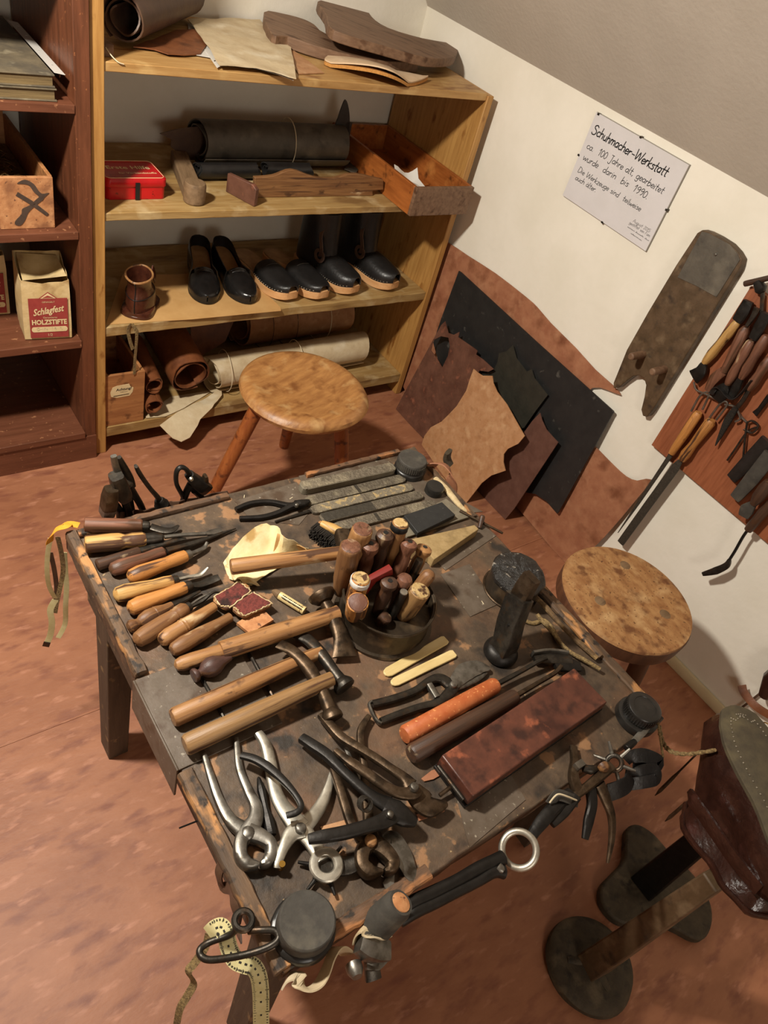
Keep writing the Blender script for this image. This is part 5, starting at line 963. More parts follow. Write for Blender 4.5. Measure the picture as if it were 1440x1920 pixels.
# ---- paper cup with brush, tube
t = Th('paper_pouch', 'torn cream paper pouch lying open on the table', 'paper bag', P(490, 1040))
q = cr([P(418, 1058, .001), P(436, 1030, .012), P(466, 998, .03), P(500, 980, .042), P(520, 986, .045), P(532, 1006, .05), P(560, 1020, .035), P(584, 1036, .012)], 3)
low = cr([P(430, 1086, .002), P(445, 1094, .003), P(466, 1098, .004), P(484, 1088, .004), P(505, 1075, .004), P(530, 1060, .004), P(555, 1050, .004), P(580, 1044, .004)], 3)
n = min(len(q), len(low)); G = []
for i in range(n):
    row = []
    for j in range(10):
        f = j / 9; p = q[i].lerp(low[i], f); p.z = max(TZ + .0015, p.z - .030 * math.sin(math.pi * f) * (q[i].z - TZ) / .05 + .007 * noise.noise(p * 60) + .004 * noise.noise(p * 130)); row.append(p)
    G.append(row)
mb = MB().grid(G, .0008); t.part('back_sheet', mb, 'paper')
mb = MB(); G = []
for i in range(9):
    a = P(424 + i * 8, 1060 + i * 4.5, .003); b = P(436 + i * 4, 1084 + i * 1.4, .012); G.append([a.lerp(b, j / 4) + Z * (.004 * math.sin(i * 1.3 + j)) for j in range(5)])
mb.grid(G, .0008); t.part('torn_flap', mb, 'paper')
mb = MB(); G = []
for i in range(7):
    a = P(520 + i * 10, 1000 + i * 6, .045 - i * .003); b = P(512 + i * 10, 1036 + i * 1.2, .006); G.append([a.lerp(b, j / 5) + Z * (.010 * math.sin(math.pi * j / 5) + .003 * math.sin(i * 1.7)) for j in range(6)])
mb.grid(G, .0008); t.part('printed_side', mb, 'paper_kraft')
tt_ = handled('tape_tube', 'small printed brass cartridge pencil lying on the table', (572, 1146), (524, 1116), .0068, [(0, .8), (.02, 1), (.1, 1), (.11, .9), (.14, .9), (.15, 1), (.97, 1), (1, .95)], 'bone', [('tip', [(524, 1116), (517, 1111), (511, 1108)], [(.0066, .0066), (.005, .005), (.002, .002)], 'grey_wood', [.0076, .0070, .005])], cat='cartridge')
A_, B_ = P(566, 1140, .0146), P(530, 1118, .0146); d_t = (B_ - A_).normalized(); s_t = Z.cross(d_t); mbp = MB()
for rr_ in (-1, 1):
    for i in range(13): mbp.obox(A_.lerp(B_, i / 12) + s_t * rr_ * .0022 - Z * .0004, d_t, s_t, Z, (.0014 + .0007 * (i % 3), .0018, .0006))
tt_.part('print_marks', mbp, 'ink')['kind'] = 'stuff'
# ---- clothes brush
t = Th('shoe_brush', 'wooden shoe brush with black bristles lying beside the tool pot', 'brush', P(581, 990), P(636, 1030))
mb = MB(); mb.tube(cr(path([(602, 982), (625, 992), (648, 1006), (664, 1022)], [.026, .027, .027, .026]), 5), [(.006, .006), (.010, .008), (.010, .008), (.006, .006)], 12, up=Z, sq=2.5); t.part('handle', mb, 'handle_yellow')
mb = MB(); a, b = P(594, 988, .014), P(652, 1028, .014); d = (b - a).normalized(); s_ = d.cross(Z)
if s_.dot(P(600, 1030) - P(625, 1000)) < 0: s_ = -s_
for i in range(30):
    for j in range(8):
        p = a.lerp(b, i / 29) + Z * (j / 7 - .5) * .022; l = .020 * random.uniform(.85, 1.1); e = V((random.uniform(-1, 1), random.uniform(-1, 1), random.uniform(-1, 1))) * .0015
        mb.tube([p, p + e + s_ * l], [.0016, .0011], 4)
st = t.part('bristles', mb, 'bristle'); st['kind'] = 'stuff'
mb = MB(); mb.obox((a + b) / 2 - s_ * .003, d, s_, Z, ((b - a).length, .007, .026)); t.part('stock', mb, 'handle_tan', bevel=.001)
# ---- black pliers at the back
def pliers(name, label, arms, pivot, hp, m, prad=.006, cat='pliers', group=None, extra=(), rivet='steel'):
    t = Th(name, label, cat, P(*pivot))
    if group: t.e['group'] = group
    for nm, px, rad, hh in arms:
        mb = MB(); pts = path(px, hh); mb.tube(cr(pts, 6) if len(pts) > 2 else pts, rad, 12, up=Z, sq=3); t.part(nm, mb, m)
    for nm, px, rad, hh, mm in extra:
        mb = MB(); pts = path(px, hh); mb.tube(cr(pts, 6) if len(pts) > 2 else pts, rad, 12, up=Z, sq=3); t.part(nm, mb, mm)
    c = P(*pivot, hp); mb = MB(); mb.lathe(c - Z * .003, c + Z * .0035, [(0, prad), (.5, prad), (.85, prad * .8), (1, prad * .4)], 16); t.part('rivet', mb, rivet); return t
pliers('round_pliers', 'slim black pliers lying open by the files', [('handle', [(442, 955), (470, 944), (505, 941), (540, 948), (562, 948)], [(.004, .004), (.0045, .004), (.0045, .004), (.0055, .005), (.007, .006)], .0075), ('handle', [(449, 972), (490, 970), (520, 962), (545, 950), (562, 944)], [(.004, .004), (.005, .004), (.005, .004), (.0055, .005), (.007, .006)], [.006, .006, .007, .010, .012]), ('jaw', [(555, 947), (568, 944), (580, 940)], [(.009, .007), (.008, .006), (.003, .004)], .010)], (556, 947), .0185, 'iron_black', .004)
one('thin_file', 'thin dark rod file lying behind the black pliers', 'file', MB().tube([P(516, 978, .004), P(581, 958, .004)], [(.002, .002), (.0035, .0025)], 8, up=Z), 'steel_dark')
# ---- files and rasps in a row
def filebar(label, a, b, w, th, m, h0=.0012, extra=None, tip=.75):
    A, Bp = P(*a, h0), P(*b, h0); d = (Bp - A).normalized(); s_ = Z.cross(d); L = (Bp - A).length; t = Th('rasp', label, 'file', A, Bp, 'flat rasps laid side by side')
    q = [A + d * x * L + s_ * y * w / 2 for x, y in ((0, -.55), (.015, -.8), (.05, -1), (.95, -1), (.985, -.8), (1, -.5), (1, .5), (.985, .8), (.95, 1), (.05, 1), (.015, .8), (0, .55))]
    t.part('blade', MB().prism(q, (0, 0, th)), m, bevel=.0008)
    if extra:
        for k, (x0, x1, mm) in enumerate(extra):
            q = [A + d * x * L + s_ * y * w * .46 + Z * th for x, y in ((x0, -1), (x1, -1), (x1, 1), (x0, 1))]; t.part(('smooth_band', 'cut_face')[k % 2], MB().prism(q, (0, 0, .0006)), mm)
    return t
filebar('thick whetstone bar nearest the back table edge', (562, 922), (736, 884), .024, .015, 'stone_grey', extra=[(.02, .98, 'file_steel')])
filebar('grey rasp with dark middle band, second from the back edge', (572, 944), (757, 899), .0225, .006, 'file_steel', extra=[(.49, .52, 'file_dark')])
filebar('rasp sprinkled with pale wood dust, third from the back edge', (583, 960), (772, 915), .0215, .006, 'file_steel', extra=[(.08, .48, 'rasp_dust'), (.6, .93, 'rasp_dust')])
filebar('half smooth half cross-cut rasp, fourth from the back edge', (600, 976), (790, 930), .0225, .0065, 'file_steel', extra=[(.02, .50, 'file_dark'), (.55, .98, 'file_steel')])
filebar('long grey rasp partly hidden by the tool pot, fifth from the back edge', (622, 994), (815, 946), .0215, .006, 'file_steel', extra=[(.40, .43, 'file_dark')])
one('grey_slate', 'flat grey slate plate under the black whetstone', 'slate', MB().prism([P(*p, .0016) for p in ((740, 985), (835, 938), (880, 972), (762, 1010))], (0, 0, .005)), 'stone_grey', bevel=.0008)
one('black_whetstone', 'black rectangular whetstone lying on the grey slate', 'whetstone', MB().prism([P(*p, .0085) for p in ((755, 973), (826, 948), (851, 972), (781, 1006))], (0, 0, .010)), 'stone_black', bevel=.001)
q = [P(*p, .0225) for p in ((765, 1012), (890, 984), (898, 992), (814, 1049), (806, 1040), (760, 1030))]
one('beige_whetstone', 'thick beige wedge-shaped whetstone with tapered end behind the tool pot', 'whetstone', MB().prism(q, (0, 0, -.021)), 'stone_beige', bevel=.0012)
mb = MB(); mb.lathe(P(812, 923, .0008), P(812, 923, .0008) + Z * .018, [(0, .0175), (.06, .0185), (.85, .0185), (.97, .0175), (1, .016), (.97, .012), (.97, .003)], 30); one('black_tin', 'small flat round black tin beside the rasps', 'tin', mb, 'bakelite')
# T-bar tool
t = Th('gimlet', 'thin T-shaped iron gimlet poking past the table edge', 'tool', P(905, 985), P(940, 1000)); mb = MB(); mb.lathe(P(862, 958, .008), P(943, 1000, .008), [(0, .0028), (.95, .0024), (1, .002)], 10); t.part('rod', mb, 'iron_brown')
mb = MB(); c = P(899, 990, .004); mb.lathe(c, P(905, 966, .020), [(0, .004), (.6, .0055), (.9, .0055), (1, .003)], 12); t.part('handle', mb, 'handle_dark')
# ---- jars
def jar(label, px, r, h, lr, lh, mb_m, ml, ribs=True, hh=.0008, inner=False):
    c = P(*px, hh); t = Th('screw_jar', label, 'jar', c)
    mb = MB(); mb.lathe(c, c + Z * h, [(0, r * .93), (.05, r), (.7, r), (.85, r * .97), (1, lr * .95)], 36); t.part('jar_body', mb, mb_m)
    b = c + Z * (h + .0004); mb = MB(); prof = [(0, lr * .985), (.04, lr), (.82, lr), (.95, lr * .97), (1, lr * .92)] + ([(1.0, lr * .66), (.95, lr * .64), (.95, lr * .2), (.99, .003)] if inner else [(.985, lr * .8), (.985, .003)])
    mb.lathe(b, b + Z * lh, prof, 36); lid = t.part('lid', mb, ml)
    if ribs:
        mb = MB()
        for i in range(44):
            a = 2 * math.pi * i / 44; p = b + V((math.cos(a), math.sin(a), 0)) * lr; mb.tube([p + Z * lh * .12, p + Z * lh * .78], .0011, 5)
        g = t.part('grip_ribs', mb, ml, lid); g['kind'] = 'stuff'
    return t
jar('black jar with grey ribbed lid at the back corner of the table', (766, 884), .0325, .014, .0295, .021, 'bakelite', 'rubber_grey')
jar('glossy black jar with ringed screw lid at the right table corner', (1190, 1347), .0345, .016, .0285, .020, 'bakelite', 'bakelite', inner=True)
t = jar('dull black jar with smooth lid at the front corner of the table', (566, 1745), .038, .014, .0335, .023, 'bakelite', 'rubber_grey', ribs=False)
# ---- the round tool pot
pc = P(716, 1160); pc = V((pc.x, pc.y, TZ + .0008)); PRad = .076
t = Th('tool_pot', 'round dark tin pot holding upright tool handles', 'pot', pc)
mb = MB(); mb.lathe(pc, pc + Z * .056, [(0, PRad * .95), (.03, PRad * 1.0), (.08, PRad * 1.03), (.14, PRad * 1.0), (.9, PRad * .985), (.96, PRad * 1.02), (1, PRad * 1.0), (.97, PRad * .96), (.55, PRad * .95), (.55, .01)], 56); t.part('pot_body', mb, 'tin_dark')
mb = MB(); mb.tube(circ(pc + Z * .056, PRad * 1.0, 48), .0018, 8, closed=True); t.part('rim', mb, 'tin_dark')
mb = MB(); mb.lathe(pc, pc + Z * .007, [(0, PRad * 1.0), (.1, PRad * 1.09), (.7, PRad * 1.09), (1, PRad * 1.0)], 56); t.part('base_flange', mb, 'tin_dark')
def pot_tool(k, label, top, hz, r, m, prof, mt=None, tilt=(0, 0), L=.085, topm=None, extra=None):
    tp = P(*top, hz); ax = V((tilt[0], tilt[1], 1)).normalized(); bot = tp - ax * (tp.z - (TZ + .031)) / ax.z
    t = Th('steel_punch' if prof == 'rod' else 'wooden_awl', label, 'tool', bot, tp, 'tool handles standing in the tin pot'); LL_ = (tp - bot).length
    pr = dict(flat=[(0, .7), (.3, .95), (.75, 1), (.93, .98), (.985, .96), (1, .88)], ring=[(0, .6), (.4, .8), (.62, .82), (.72, .7), (.78, .72), (.88, 1), (.96, .95), (1, .6)], ball=[(0, .5), (.5, .62), (.65, .6), (.78, .95), (.88, 1), (.96, .8), (1, .3)], round_=[(0, .8), (.5, .95), (.8, 1), (.9, .92), (.97, .65), (1, .2)], rod=[(0, 1), (.93, 1), (1, .85)])[prof]
    mb = MB(); mb.lathe(bot, tp, [(a, b * r) for a, b in pr], 20); t.part('handle', mb, m)
    if topm:
        mb = MB(); mb.lathe(tp - ax * .001, tp + ax * .0012, [(0, r * .86), (.6, r * .86), (1, r * .8)], 20); t.part('end_cap', mb, topm)
    if mt:
        mb = MB(); mb.lathe(tp - ax * .013, tp - ax * .002, [(0, r * 1.0), (.1, r * 1.05), (.9, r * 1.04), (1, r * .98)], 20); t.part('band', mb, mt)
    if prof == 'ring':
        mb = MB(); mb.lathe(tp - ax * .002, tp + ax * .0008, [(0, r * .3), (1, r * .28)], 14); t.part('center_hole', mb, 'black_plain')
    return t
def c3(a, b): return (400 + a / 3.43, 820 + b / 3.43)
PT = [('brown flat-topped handle at the back of the tool pot', (960, 590), .150, .0175, 'handle_tan', 'flat', None, (.02, -.02), 'handle_red'), ('broad red brown flat-topped handle at the edge of the tool pot near the mallet', (885, 700), .140, .0175, 'handle_brown', 'flat', None, (-.06, .02), 'handle_red'),
      ('dark red ring-ended awl handle in the middle of the tool pot', (1015, 680), .132, .0145, 'handle_red', 'ring', None, (-.02, .03), None), ('dark brown ring-ended awl handle behind the middle of the pot', (1110, 612), .142, .0145, 'handle_dark', 'ring', None, (0, .04), None),
      ('tan handle with black band and pale end at the back of the pot', (1205, 550), .150, .0140, 'handle_tan', 'flat', 'black_plain', (.06, .08), 'handle_pale'), ('red brown waisted awl handle tilted to the whetstone side', (1265, 670), .125, .0140, 'handle_red', 'ring', None, (.14, .12), None),
      ('orange brown ring-ended awl handle nearest the whetstones', (1362, 705), .105, .0140, 'handle_tan', 'ring', None, (.22, .10), None), ('short grey steel punch end beside the orange brown awl', (1328, 785), .092, .0068, 'steel', 'rod', None, (.08, .02), None),
      ('smooth brown rounded handle leaning out over the pot rim', (1405, 862), .095, .0120, 'handle_brown', 'round_', None, (.42, -.02), None), ('tan handle with white ring end in the front half of the pot', (950, 905), .112, .0150, 'handle_orange', 'flat', 'plastic_clear', (-.04, -.02), 'handle_pale'),
      ('tilted handle with pinkish flat end dotted white at the pot front', (930, 1060), .094, .0170, 'handle_orange', 'flat', None, (-.30, -.22), 'leather_redbrown'), ('dark grey ring-ended awl handle in the front half of the pot', (1137, 922), .110, .0140, 'handle_dark', 'ring', None, (.02, -.02), None),
      ('glossy brown ball-ended awl handle in the front half of the pot', (1240, 895), .110, .0135, 'handle_red', 'ball', None, (.05, .0), None), ('dark steel punch with bright struck end in the pot front', (1225, 995), .096, .0075, 'steel_dark', 'rod', None, (.03, -.05), 'steel_bright'),
      ('pale handle with concentric ringed end at the pot front', (1332, 985), .100, .0175, 'handle_old', 'flat', None, (.10, -.10), 'handle_pale'), ('short dark rounded handle low in the pot front', (1120, 1150), .052, .0105, 'handle_dark', 'round_', None, (.30, -.25), None)]
for k, (lb, tp, hz, r, m, pf, mt, tl, tm) in enumerate(PT): pot_tool(k, lb, c3(*tp), hz, r, m, pf, mt, tl, topm=tm)
mb = MB(); a, b = P(*c3(1020, 910), .105), P(*c3(1140, 850), .115); mb.tube([a - Z * .04, a, b], [(.004, .004), (.006, .009), (.007, .009)], 10, up=Z, sq=4); one('red_grip', 'small red plastic grip between the handles in the pot', 'tool', mb, 'red_plastic')
# ---- bone folders, secateurs
for k, (a, b, w) in enumerate((((720, 1266), (836, 1200), .0165), ((733, 1284), (852, 1226), .0150))):
    A, Bp = P(*a, .001), P(*b, .001); d = (Bp - A).normalized(); s_ = Z.cross(d); L = (Bp - A).length
    q = [A + d * L * x + s_ * w / 2 * y for x, y in ((0, -.3), (.02, -.7), (.07, -1), (.96, -1.05), (1, -.8), (1, .8), (.96, 1.05), (.07, 1), (.02, .7), (0, .3))]
    one('bone_folder', ('longer cream bone folder marked H beside the tool pot', 'shorter cream bone folder with slanted end next to the secateurs')[k], 'folder', MB().prism(q, (0, 0, .004)), 'bone', A, Bp, 'bone folders', .0012)
pliers('secateurs', 'steel garden secateurs lying half open with a coil spring', [('handle', [(698, 1320), (735, 1311), (777, 1296), (806, 1276), (826, 1272), (845, 1284)], [(.0055, .005), (.006, .005), (.006, .005), (.006, .005), (.008, .005), (.010, .004)], .008), ('handle', [(714, 1353), (745, 1341), (785, 1327), (820, 1318), (842, 1300), (852, 1284)], [(.0055, .005), (.006, .005), (.006, .005), (.007, .005), (.009, .005), (.010, .004)], .0075)], (850, 1284), .0135, 'steel_dark', .0065, 'secateurs', extra=[('blade', [(850, 1284), (872, 1260), (897, 1251), (918, 1254)], [(.009, .002), (.016, .002), (.013, .0015), (.003, .001)], .010, 'steel'), ('hook', [(855, 1288), (880, 1280), (900, 1270), (912, 1262)], [(.007, .003), (.006, .003), (.005, .003), (.002, .002)], .006, 'steel'), ('spring', [(804, 1284), (811, 1296), (819, 1309)], [(.0055, .0055)], .0085, 'steel_bright') if False else ('spring', [(804, 1284), (819, 1309)], .0055, .0085, 'steel'), ('strap_ring', [(697, 1316), (692, 1322), (702, 1345), (712, 1356), (718, 1354)], [(.0022, .004)] * 2, .008, 'steel')])
# ---- orange and dark handled smoothing irons
handled('smoothing_iron', 'orange painted long handled smoothing iron', (757, 1380), (930, 1284), .0145, 'cyl', 'orange_paint', [('rod', [(930, 1284), (975, 1260), (1010, 1240), (1024, 1234)], [.0042, .0036, .0036, .004], 'steel_dark', [.0145, .016, .022, .022]), ('iron_head', [(1000, 1233), (1025, 1232), (1050, 1233), (1072, 1238)], [(.010, .004), (.014, .005), (.014, .005), (.010, .004)], 'steel_dark', .012), ('iron_edge', [(998, 1226), (1030, 1222), (1064, 1226)], [(.003, .008)] * 2, 'steel', .016)])
handled('smoothing_iron', 'dark long handled smoothing iron next to the red block', (769, 1416), (966, 1306), .0145, 'cyl', 'handle_dark', [('rod', [(966, 1306), (1010, 1280), (1040, 1262), (1052, 1249)], [.0042, .0036, .0036, .004], 'iron_brown', [.0145, .014, .018, .020]), ('iron_head', [(1040, 1249), (1065, 1247), (1088, 1250)], [(.010, .004), (.013, .005), (.009, .004)], 'iron_black', .010)])
# ---- red block on its dark board
t = Th('strop_block', 'red brown lacquered wooden block with worn sloping top', 'wood block', P(980, 1390), P(1077, 1300))
tp = [P(828, 1416, .036), P(1077, 1252, .036), P(1139, 1316, .030), P(887, 1493, .036)]
bt = [V((p.x, p.y, TZ + .0088)) for p in tp]; bt[2] = bt[2].lerp(bt[3], .0); mb = MB(); mb.hexa(bt + tp); t.part('block', mb, 'block_red', bevel=.002)
c = sum(bt, V((0, 0, 0))) / 4; mb = MB(); q = [c + (p - c) * 1.02 for p in bt]; mb.prism([V((p.x, p.y, TZ + .0018)) for p in q], (0, 0, .0065)); t.part('base_board', mb, 'iron_black', bevel=.001)
a, b = bt[0], bt[3]; mb = MB(); d = (b - a).normalized(); n_ = (a - bt[1]).normalized(); mb.tube([a + d * .006 + n_ * .006 + Z * .012, b - d * .006 + n_ * .006 + Z * .012], .0035, 10); clm = t.part('clamp_bar', mb, 'steel_dark')
mb = MB(); mb.tube([a.lerp(b, .55) + n_ * .006 + Z * .005, a.lerp(b, .55) + n_ * .026 + Z * .002], .003, 8); t.part('clamp_screw', mb, 'iron_brown', clm)
flat('leather_scrap', 'small rust red leather scrap sticking out beside the red block', 'leather', [(789, 1461), (808, 1446), (829, 1438), (833, 1450), (812, 1462), (795, 1466)], TZ + .0008, .002, 'leather_hide', None)
flat('leather_scrap', 'orange leather strip lying under the brown cutters', 'leather', [(780, 1528), (830, 1514), (833, 1522), (785, 1540)], TZ + .0006, .002, 'leather_hide', None)
flat('leather_scrap', 'pale brown ruler stub lying under the black lasting pliers', 'leather', [(600, 1551), (655, 1536), (662, 1546), (606, 1563)], TZ + .0006, .0018, 'leather_tan', None)
# ---- upright hammer head and pitch tin
c = P(936, 1226); c = V((c.x, c.y, TZ + .0008)); t = Th('upright_iron', 'heavy dark iron hammer head standing upright on its round face', 'hammer head', c)
mb = MB(); mb.lathe(c, c + Z * .02, [(0, .027), (.15, .0295), (.5, .029), (.85, .024), (1, .019)], 30); t.part('face', mb, 'iron_black')
tp = P(975, 1118, .105); ax = (tp - c); mb = MB(); mb.tube([c + Z * .015, c + Z * .03 + ax * .05, c.lerp(tp, .55), tp], [(.019, .018), (.0185, .016), (.0195, .015), (.021, .013)], 12, up=X, sq=9); b_ = t.part('body', mb, 'steel_dark')
t2 = P(998, 1082, .142); mb = MB(); mb.tube([tp - ax * .12 + V((.004, .002, 0)), tp.lerp(t2, .5) + V((.003, .002, 0)), t2], [(.016, .011), (.015, .010), (.0145, .008)], 8, up=X, sq=9); t.part('peen', mb, 'iron_brown')
mb = MB(); e = c.lerp(tp, .58); v_ = (CAM - e); v_.z = 0; v_.normalize(); mb.tube([e + v_ * .014 - Z * .007, e + v_ * .0145 + Z * .007], [(.0022, .004)] * 2, 8, up=v_); t.part('slot', mb, 'black_plain', b_)
c = P(955, 1107); c = V((c.x, c.y, TZ + .0008)); t = Th('pitch_tin', 'rusty round tin heaped with glossy black pitch', 'tin', c)
mb = MB(); mb.lathe(c, c + Z * .048, [(0, .045), (.03, .048), (.9, .0465), (1, .0475), (.98, .045), (.8, .044), (.8, .01)], 44); t.part('tin', mb, 'tin_dark'); mb = MB(); mb.tube(circ(c + Z * .003, .0495, 44), .0022, 8, closed=True); t.part('base_rim', mb, 'iron_brown')
R = []
for i in range(13):
    f = i / 12; r_ = .050 * math.cos(f * 1.45) ** .55 if i < 12 else .002; R.append([c + Z * (.046 + .010 * math.sin(f * 1.57)) + V((r_ * math.cos(2 * math.pi * j / 40), r_ * math.sin(2 * math.pi * j / 40), 0)) * (1 + .05 * noise.noise(V((math.cos(2 * math.pi * j / 40) * 2, math.sin(2 * math.pi * j / 40) * 2, f * 3)))) + Z * .0035 * noise.noise(V((r_ * 90 * math.cos(2 * math.pi * j / 40), r_ * 90 * math.sin(2 * math.pi * j / 40), 3))) for j in range(40)])
R.insert(0, [p - Z * .008 + (c + Z * .04 - p) * .03 for p in R[0]]); mb = MB(); mb.rings(R); t.part('pitch_lump', mb, 'pitch')
# ---- pliers heap
def c7(l): return [(340 + a / 2.77, 1330 + b / 2.77) for a, b in l]
pliers('pincers', 'steel carpenter pincers with round jaws by the left table edge', [('handle', c7([(118, 235), (150, 340), (195, 470), (260, 580), (345, 640)]), [(.0035, .004), (.005, .005), (.006, .006), (.008, .006), (.012, .006)], [.006, .007, .008, .009, .009]), ('handle', c7([(285, 150), (300, 300), (345, 420), (385, 500), (385, 570), (345, 640)]), [(.0035, .004), (.005, .005), (.006, .006), (.008, .006), (.010, .006), (.012, .006)], [.006, .007, .008, .011, .013, .013]), ('jaw', c7([(345, 640), (310, 690), (308, 760), (340, 805), (400, 812)]), [(.012, .009), (.009, .010), (.008, .011), (.008, .011), (.003, .008)], .012), ('jaw', c7([(345, 640), (410, 665), (462, 705), (465, 760), (440, 795), (410, 808)]), [(.012, .009), (.010, .010), (.008, .011), (.008, .011), (.007, .011), (.003, .008)], .012)], c7([(348, 640)])[0], .020, 'steel', .0085)
t = pliers('punch_pliers', 'bright revolving hole punch pliers with star of tubes', [('handle', c7([(400, 125), (440, 190), (465, 300), (490, 430), (530, 510), (580, 570), (620, 620)]), [(.006, .005), (.008, .005), (.0085, .005), (.0085, .005), (.010, .005), (.012, .005), (.014, .004)], [.008, .010, .010, .012, .014, .016, .016]), ('handle', c7([(780, 335), (765, 400), (735, 480), (690, 550), (640, 600)]), [(.004, .004), (.006, .005), (.008, .005), (.009, .005), (.012, .004)], [.008, .009, .010, .012, .014]), ('jaw', c7([(620, 620), (570, 650), (530, 720), (505, 790), (498, 825)]), [(.013, .005), (.010, .005), (.007, .005), (.0055, .004), (.0045, .004)], [.018, .018, .018, .016, .014]), ('jaw', c7([(620, 620), (670, 680), (710, 740), (735, 785)]), [(.013, .005), (.010, .005), (.010, .005), (.012, .005)], [.014, .014, .014, .014])], c7([(620, 618)])[0], .024, 'steel_bright', .0075)
c = P(*c7([(752, 808)])[0], .016); mb = MB(); mb.tube(circ(c, .0155, 24), (.006, .004), 10, up=Z, closed=True, sq=3); t.part('jaw_ring', mb, 'steel_bright')
mb = MB(); mb.lathe(c - Z * .012, c - Z * .004, [(0, .012), (1, .012)], 20); wh = t.part('punch_wheel', mb, 'steel_dark')
for k in range(6):
    a = math.radians(20 + 60 * k); d = V((math.cos(a), math.sin(a), 0)); mb = MB(); mb.lathe(c - Z * .008 + d * .011, c - Z * .008 + d * .034, [(0, .0042), (.35, .0042), (.4, .003), (1, .0018)], 10); t.part('punch_tube', mb, 'iron_black', wh)
c = P(*c7([(520, 812)])[0], .014); mb = MB(); mb.lathe(c - Z * .006, c + Z * .006, [(0, .004), (1, .004)], 12); t.part('stop_pin', mb, 'brass')
pliers('lasting_pliers', 'large black lasting pliers sprawled over the tool heap', [('handle', c7([(312, 240), (380, 258), (450, 300), (530, 370), (590, 440), (622, 500), (600, 535), (545, 552)]), [(.005, .004), (.0055, .004), (.006, .005), (.005, .004), (.004, .004), (.004, .004), (.004, .004), (.004, .003)], [.020, .026, .030, .034, .036, .038, .038, .036]), ('handle', c7([(625, 150), (680, 185), (760, 240), (850, 330), (950, 420), (1020, 470), (1080, 500)]), [(.007, .006), (.008, .006), (.008, .006), (.007, .005), (.007, .005), (.009, .005), (.012, .005)], [.014, .020, .024, .028, .030, .030, .030]), ('handle', c7([(660, 675), (740, 660), (850, 640), (960, 610), (1050, 580), (1100, 545)]), [(.006, .005), (.008, .006), (.0085, .006), (.0085, .006), (.010, .005), (.012, .005)], [.040, .042, .042, .040, .036, .034]), ('jaw', c7([(1060, 500), (1110, 530), (1160, 560), (1215, 590)]), [(.012, .006), (.016, .007), (.013, .007), (.006, .005)], [.032, .032, .030, .026])], c7([(1085, 545)])[0], .044, 'iron_black', .005)
pliers('brown_cutters', 'long brown nail cutters with riveted joint across the heap', [('handle', c7([(725, 30), (770, 80), (830, 145), (920, 200), (1010, 255), (1090, 310), (1155, 355), (1190, 395)]), [(.006, .005), (.007, .006), (.007, .006), (.0065, .005), (.0065, .005), (.0065, .005), (.0075, .005), (.011, .005)], [.012, .018, .022, .026, .028, .030, .030, .030]), ('handle', c7([(800, 215), (870, 270), (960, 330), (1050, 395), (1130, 435), (1200, 435), (1225, 410)]), [(.004, .004), (.0065, .005), (.007, .005), (.007, .005), (.008, .005), (.009, .005), (.010, .005)], [.030, .036, .038, .038, .036, .034, .034]), ('jaw', c7([(1200, 420), (1245, 470), (1290, 505), (1375, 495)]), [(.013, .006), (.017, .007), (.015, .007), (.004, .005)], [.024, .022, .020, .016])], c7([(1210, 402)])[0], .043, 'iron_brown', .0065, rivet='steel')
pliers('brown_pincers', 'rusty brown pincers with round jaws pointing to the front edge', [('handle', c7([(975, 35), (935, 100), (930, 170), (948, 290), (955, 420), (970, 560), (985, 680)]), [(.004, .004), (.0055, .005), (.0055, .005), (.005, .005), (.006, .005), (.007, .006), (.012, .006)], [.010, .010, .010, .012, .012, .014, .018]), ('handle', c7([(785, 310), (820, 400), (850, 500), (880, 590), (930, 660), (985, 690)]), [(.004, .005), (.006, .005), (.006, .005), (.006, .005), (.008, .006), (.012, .006)], [.014, .020, .020, .018, .018, .018]), ('jaw', c7([(985, 690), (945, 730), (935, 800), (975, 845), (1040, 850)]), [(.013, .009), (.010, .011), (.009, .011), (.009, .011), (.003, .009)], .014), ('jaw', c7([(985, 690), (1045, 730), (1095, 790), (1085, 830), (1050, 848)]), [(.013, .009), (.011, .011), (.009, .011), (.008, .011), (.003, .009)], .014)], c7([(985, 680)])[0], .027, 'iron_brown', .008, rivet='handle_tan')
t = Th('clicking_knife', 'curved shiny clicking knife blade beside the brown pincers', 'knife', P(*c7([(1100, 700)])[0])); mb = MB(); mb.tube(cr(path(c7([(1050, 680), (1100, 675), (1150, 760), (1190, 850), (1215, 915)]), [.012, .012, .010, .007, .004]), 5), [(.006, .002), (.013, .002), (.014, .0018), (.010, .0015), (.002, .001)], 10, up=V((.15, .1, 1)), sq=3); t.part('blade', mb, 'steel')
mb = MB(); mb.prism([P(*p, .003) for p in c7([(1045, 905), (1108, 800), (1104, 900), (1082, 996)])], (0, 0, .002)); one('knife_tip', 'pointed bright knife blade poking out from under the brown pincers', 'knife', mb, 'steel')
handled('nail_set', 'short dark faceted nail set between the steel pincers and punch pliers', c7([(470, 655)])[0], c7([(400, 350)])[0], .0075, [(0, .8), (.04, 1), (.3, .9), (.45, .55), (.55, .6), (.75, .8), (.97, .35), (1, .1)], 'iron_black', seg=8)
mb = MB(); mb.tube(cr(path(c7([(700, 715), (760, 790), (830, 815), (900, 800), (940, 750)]), [.012, .008, .008, .010, .012]), 5), [(.004, .004), (.010, .004), (.012, .005), (.010, .005), (.006, .004)], 10, up=Z, sq=3); one('hoof_parer', 'curved dark steel parer blade under the punch pliers jaws', 'blade', mb, 'steel_dark')
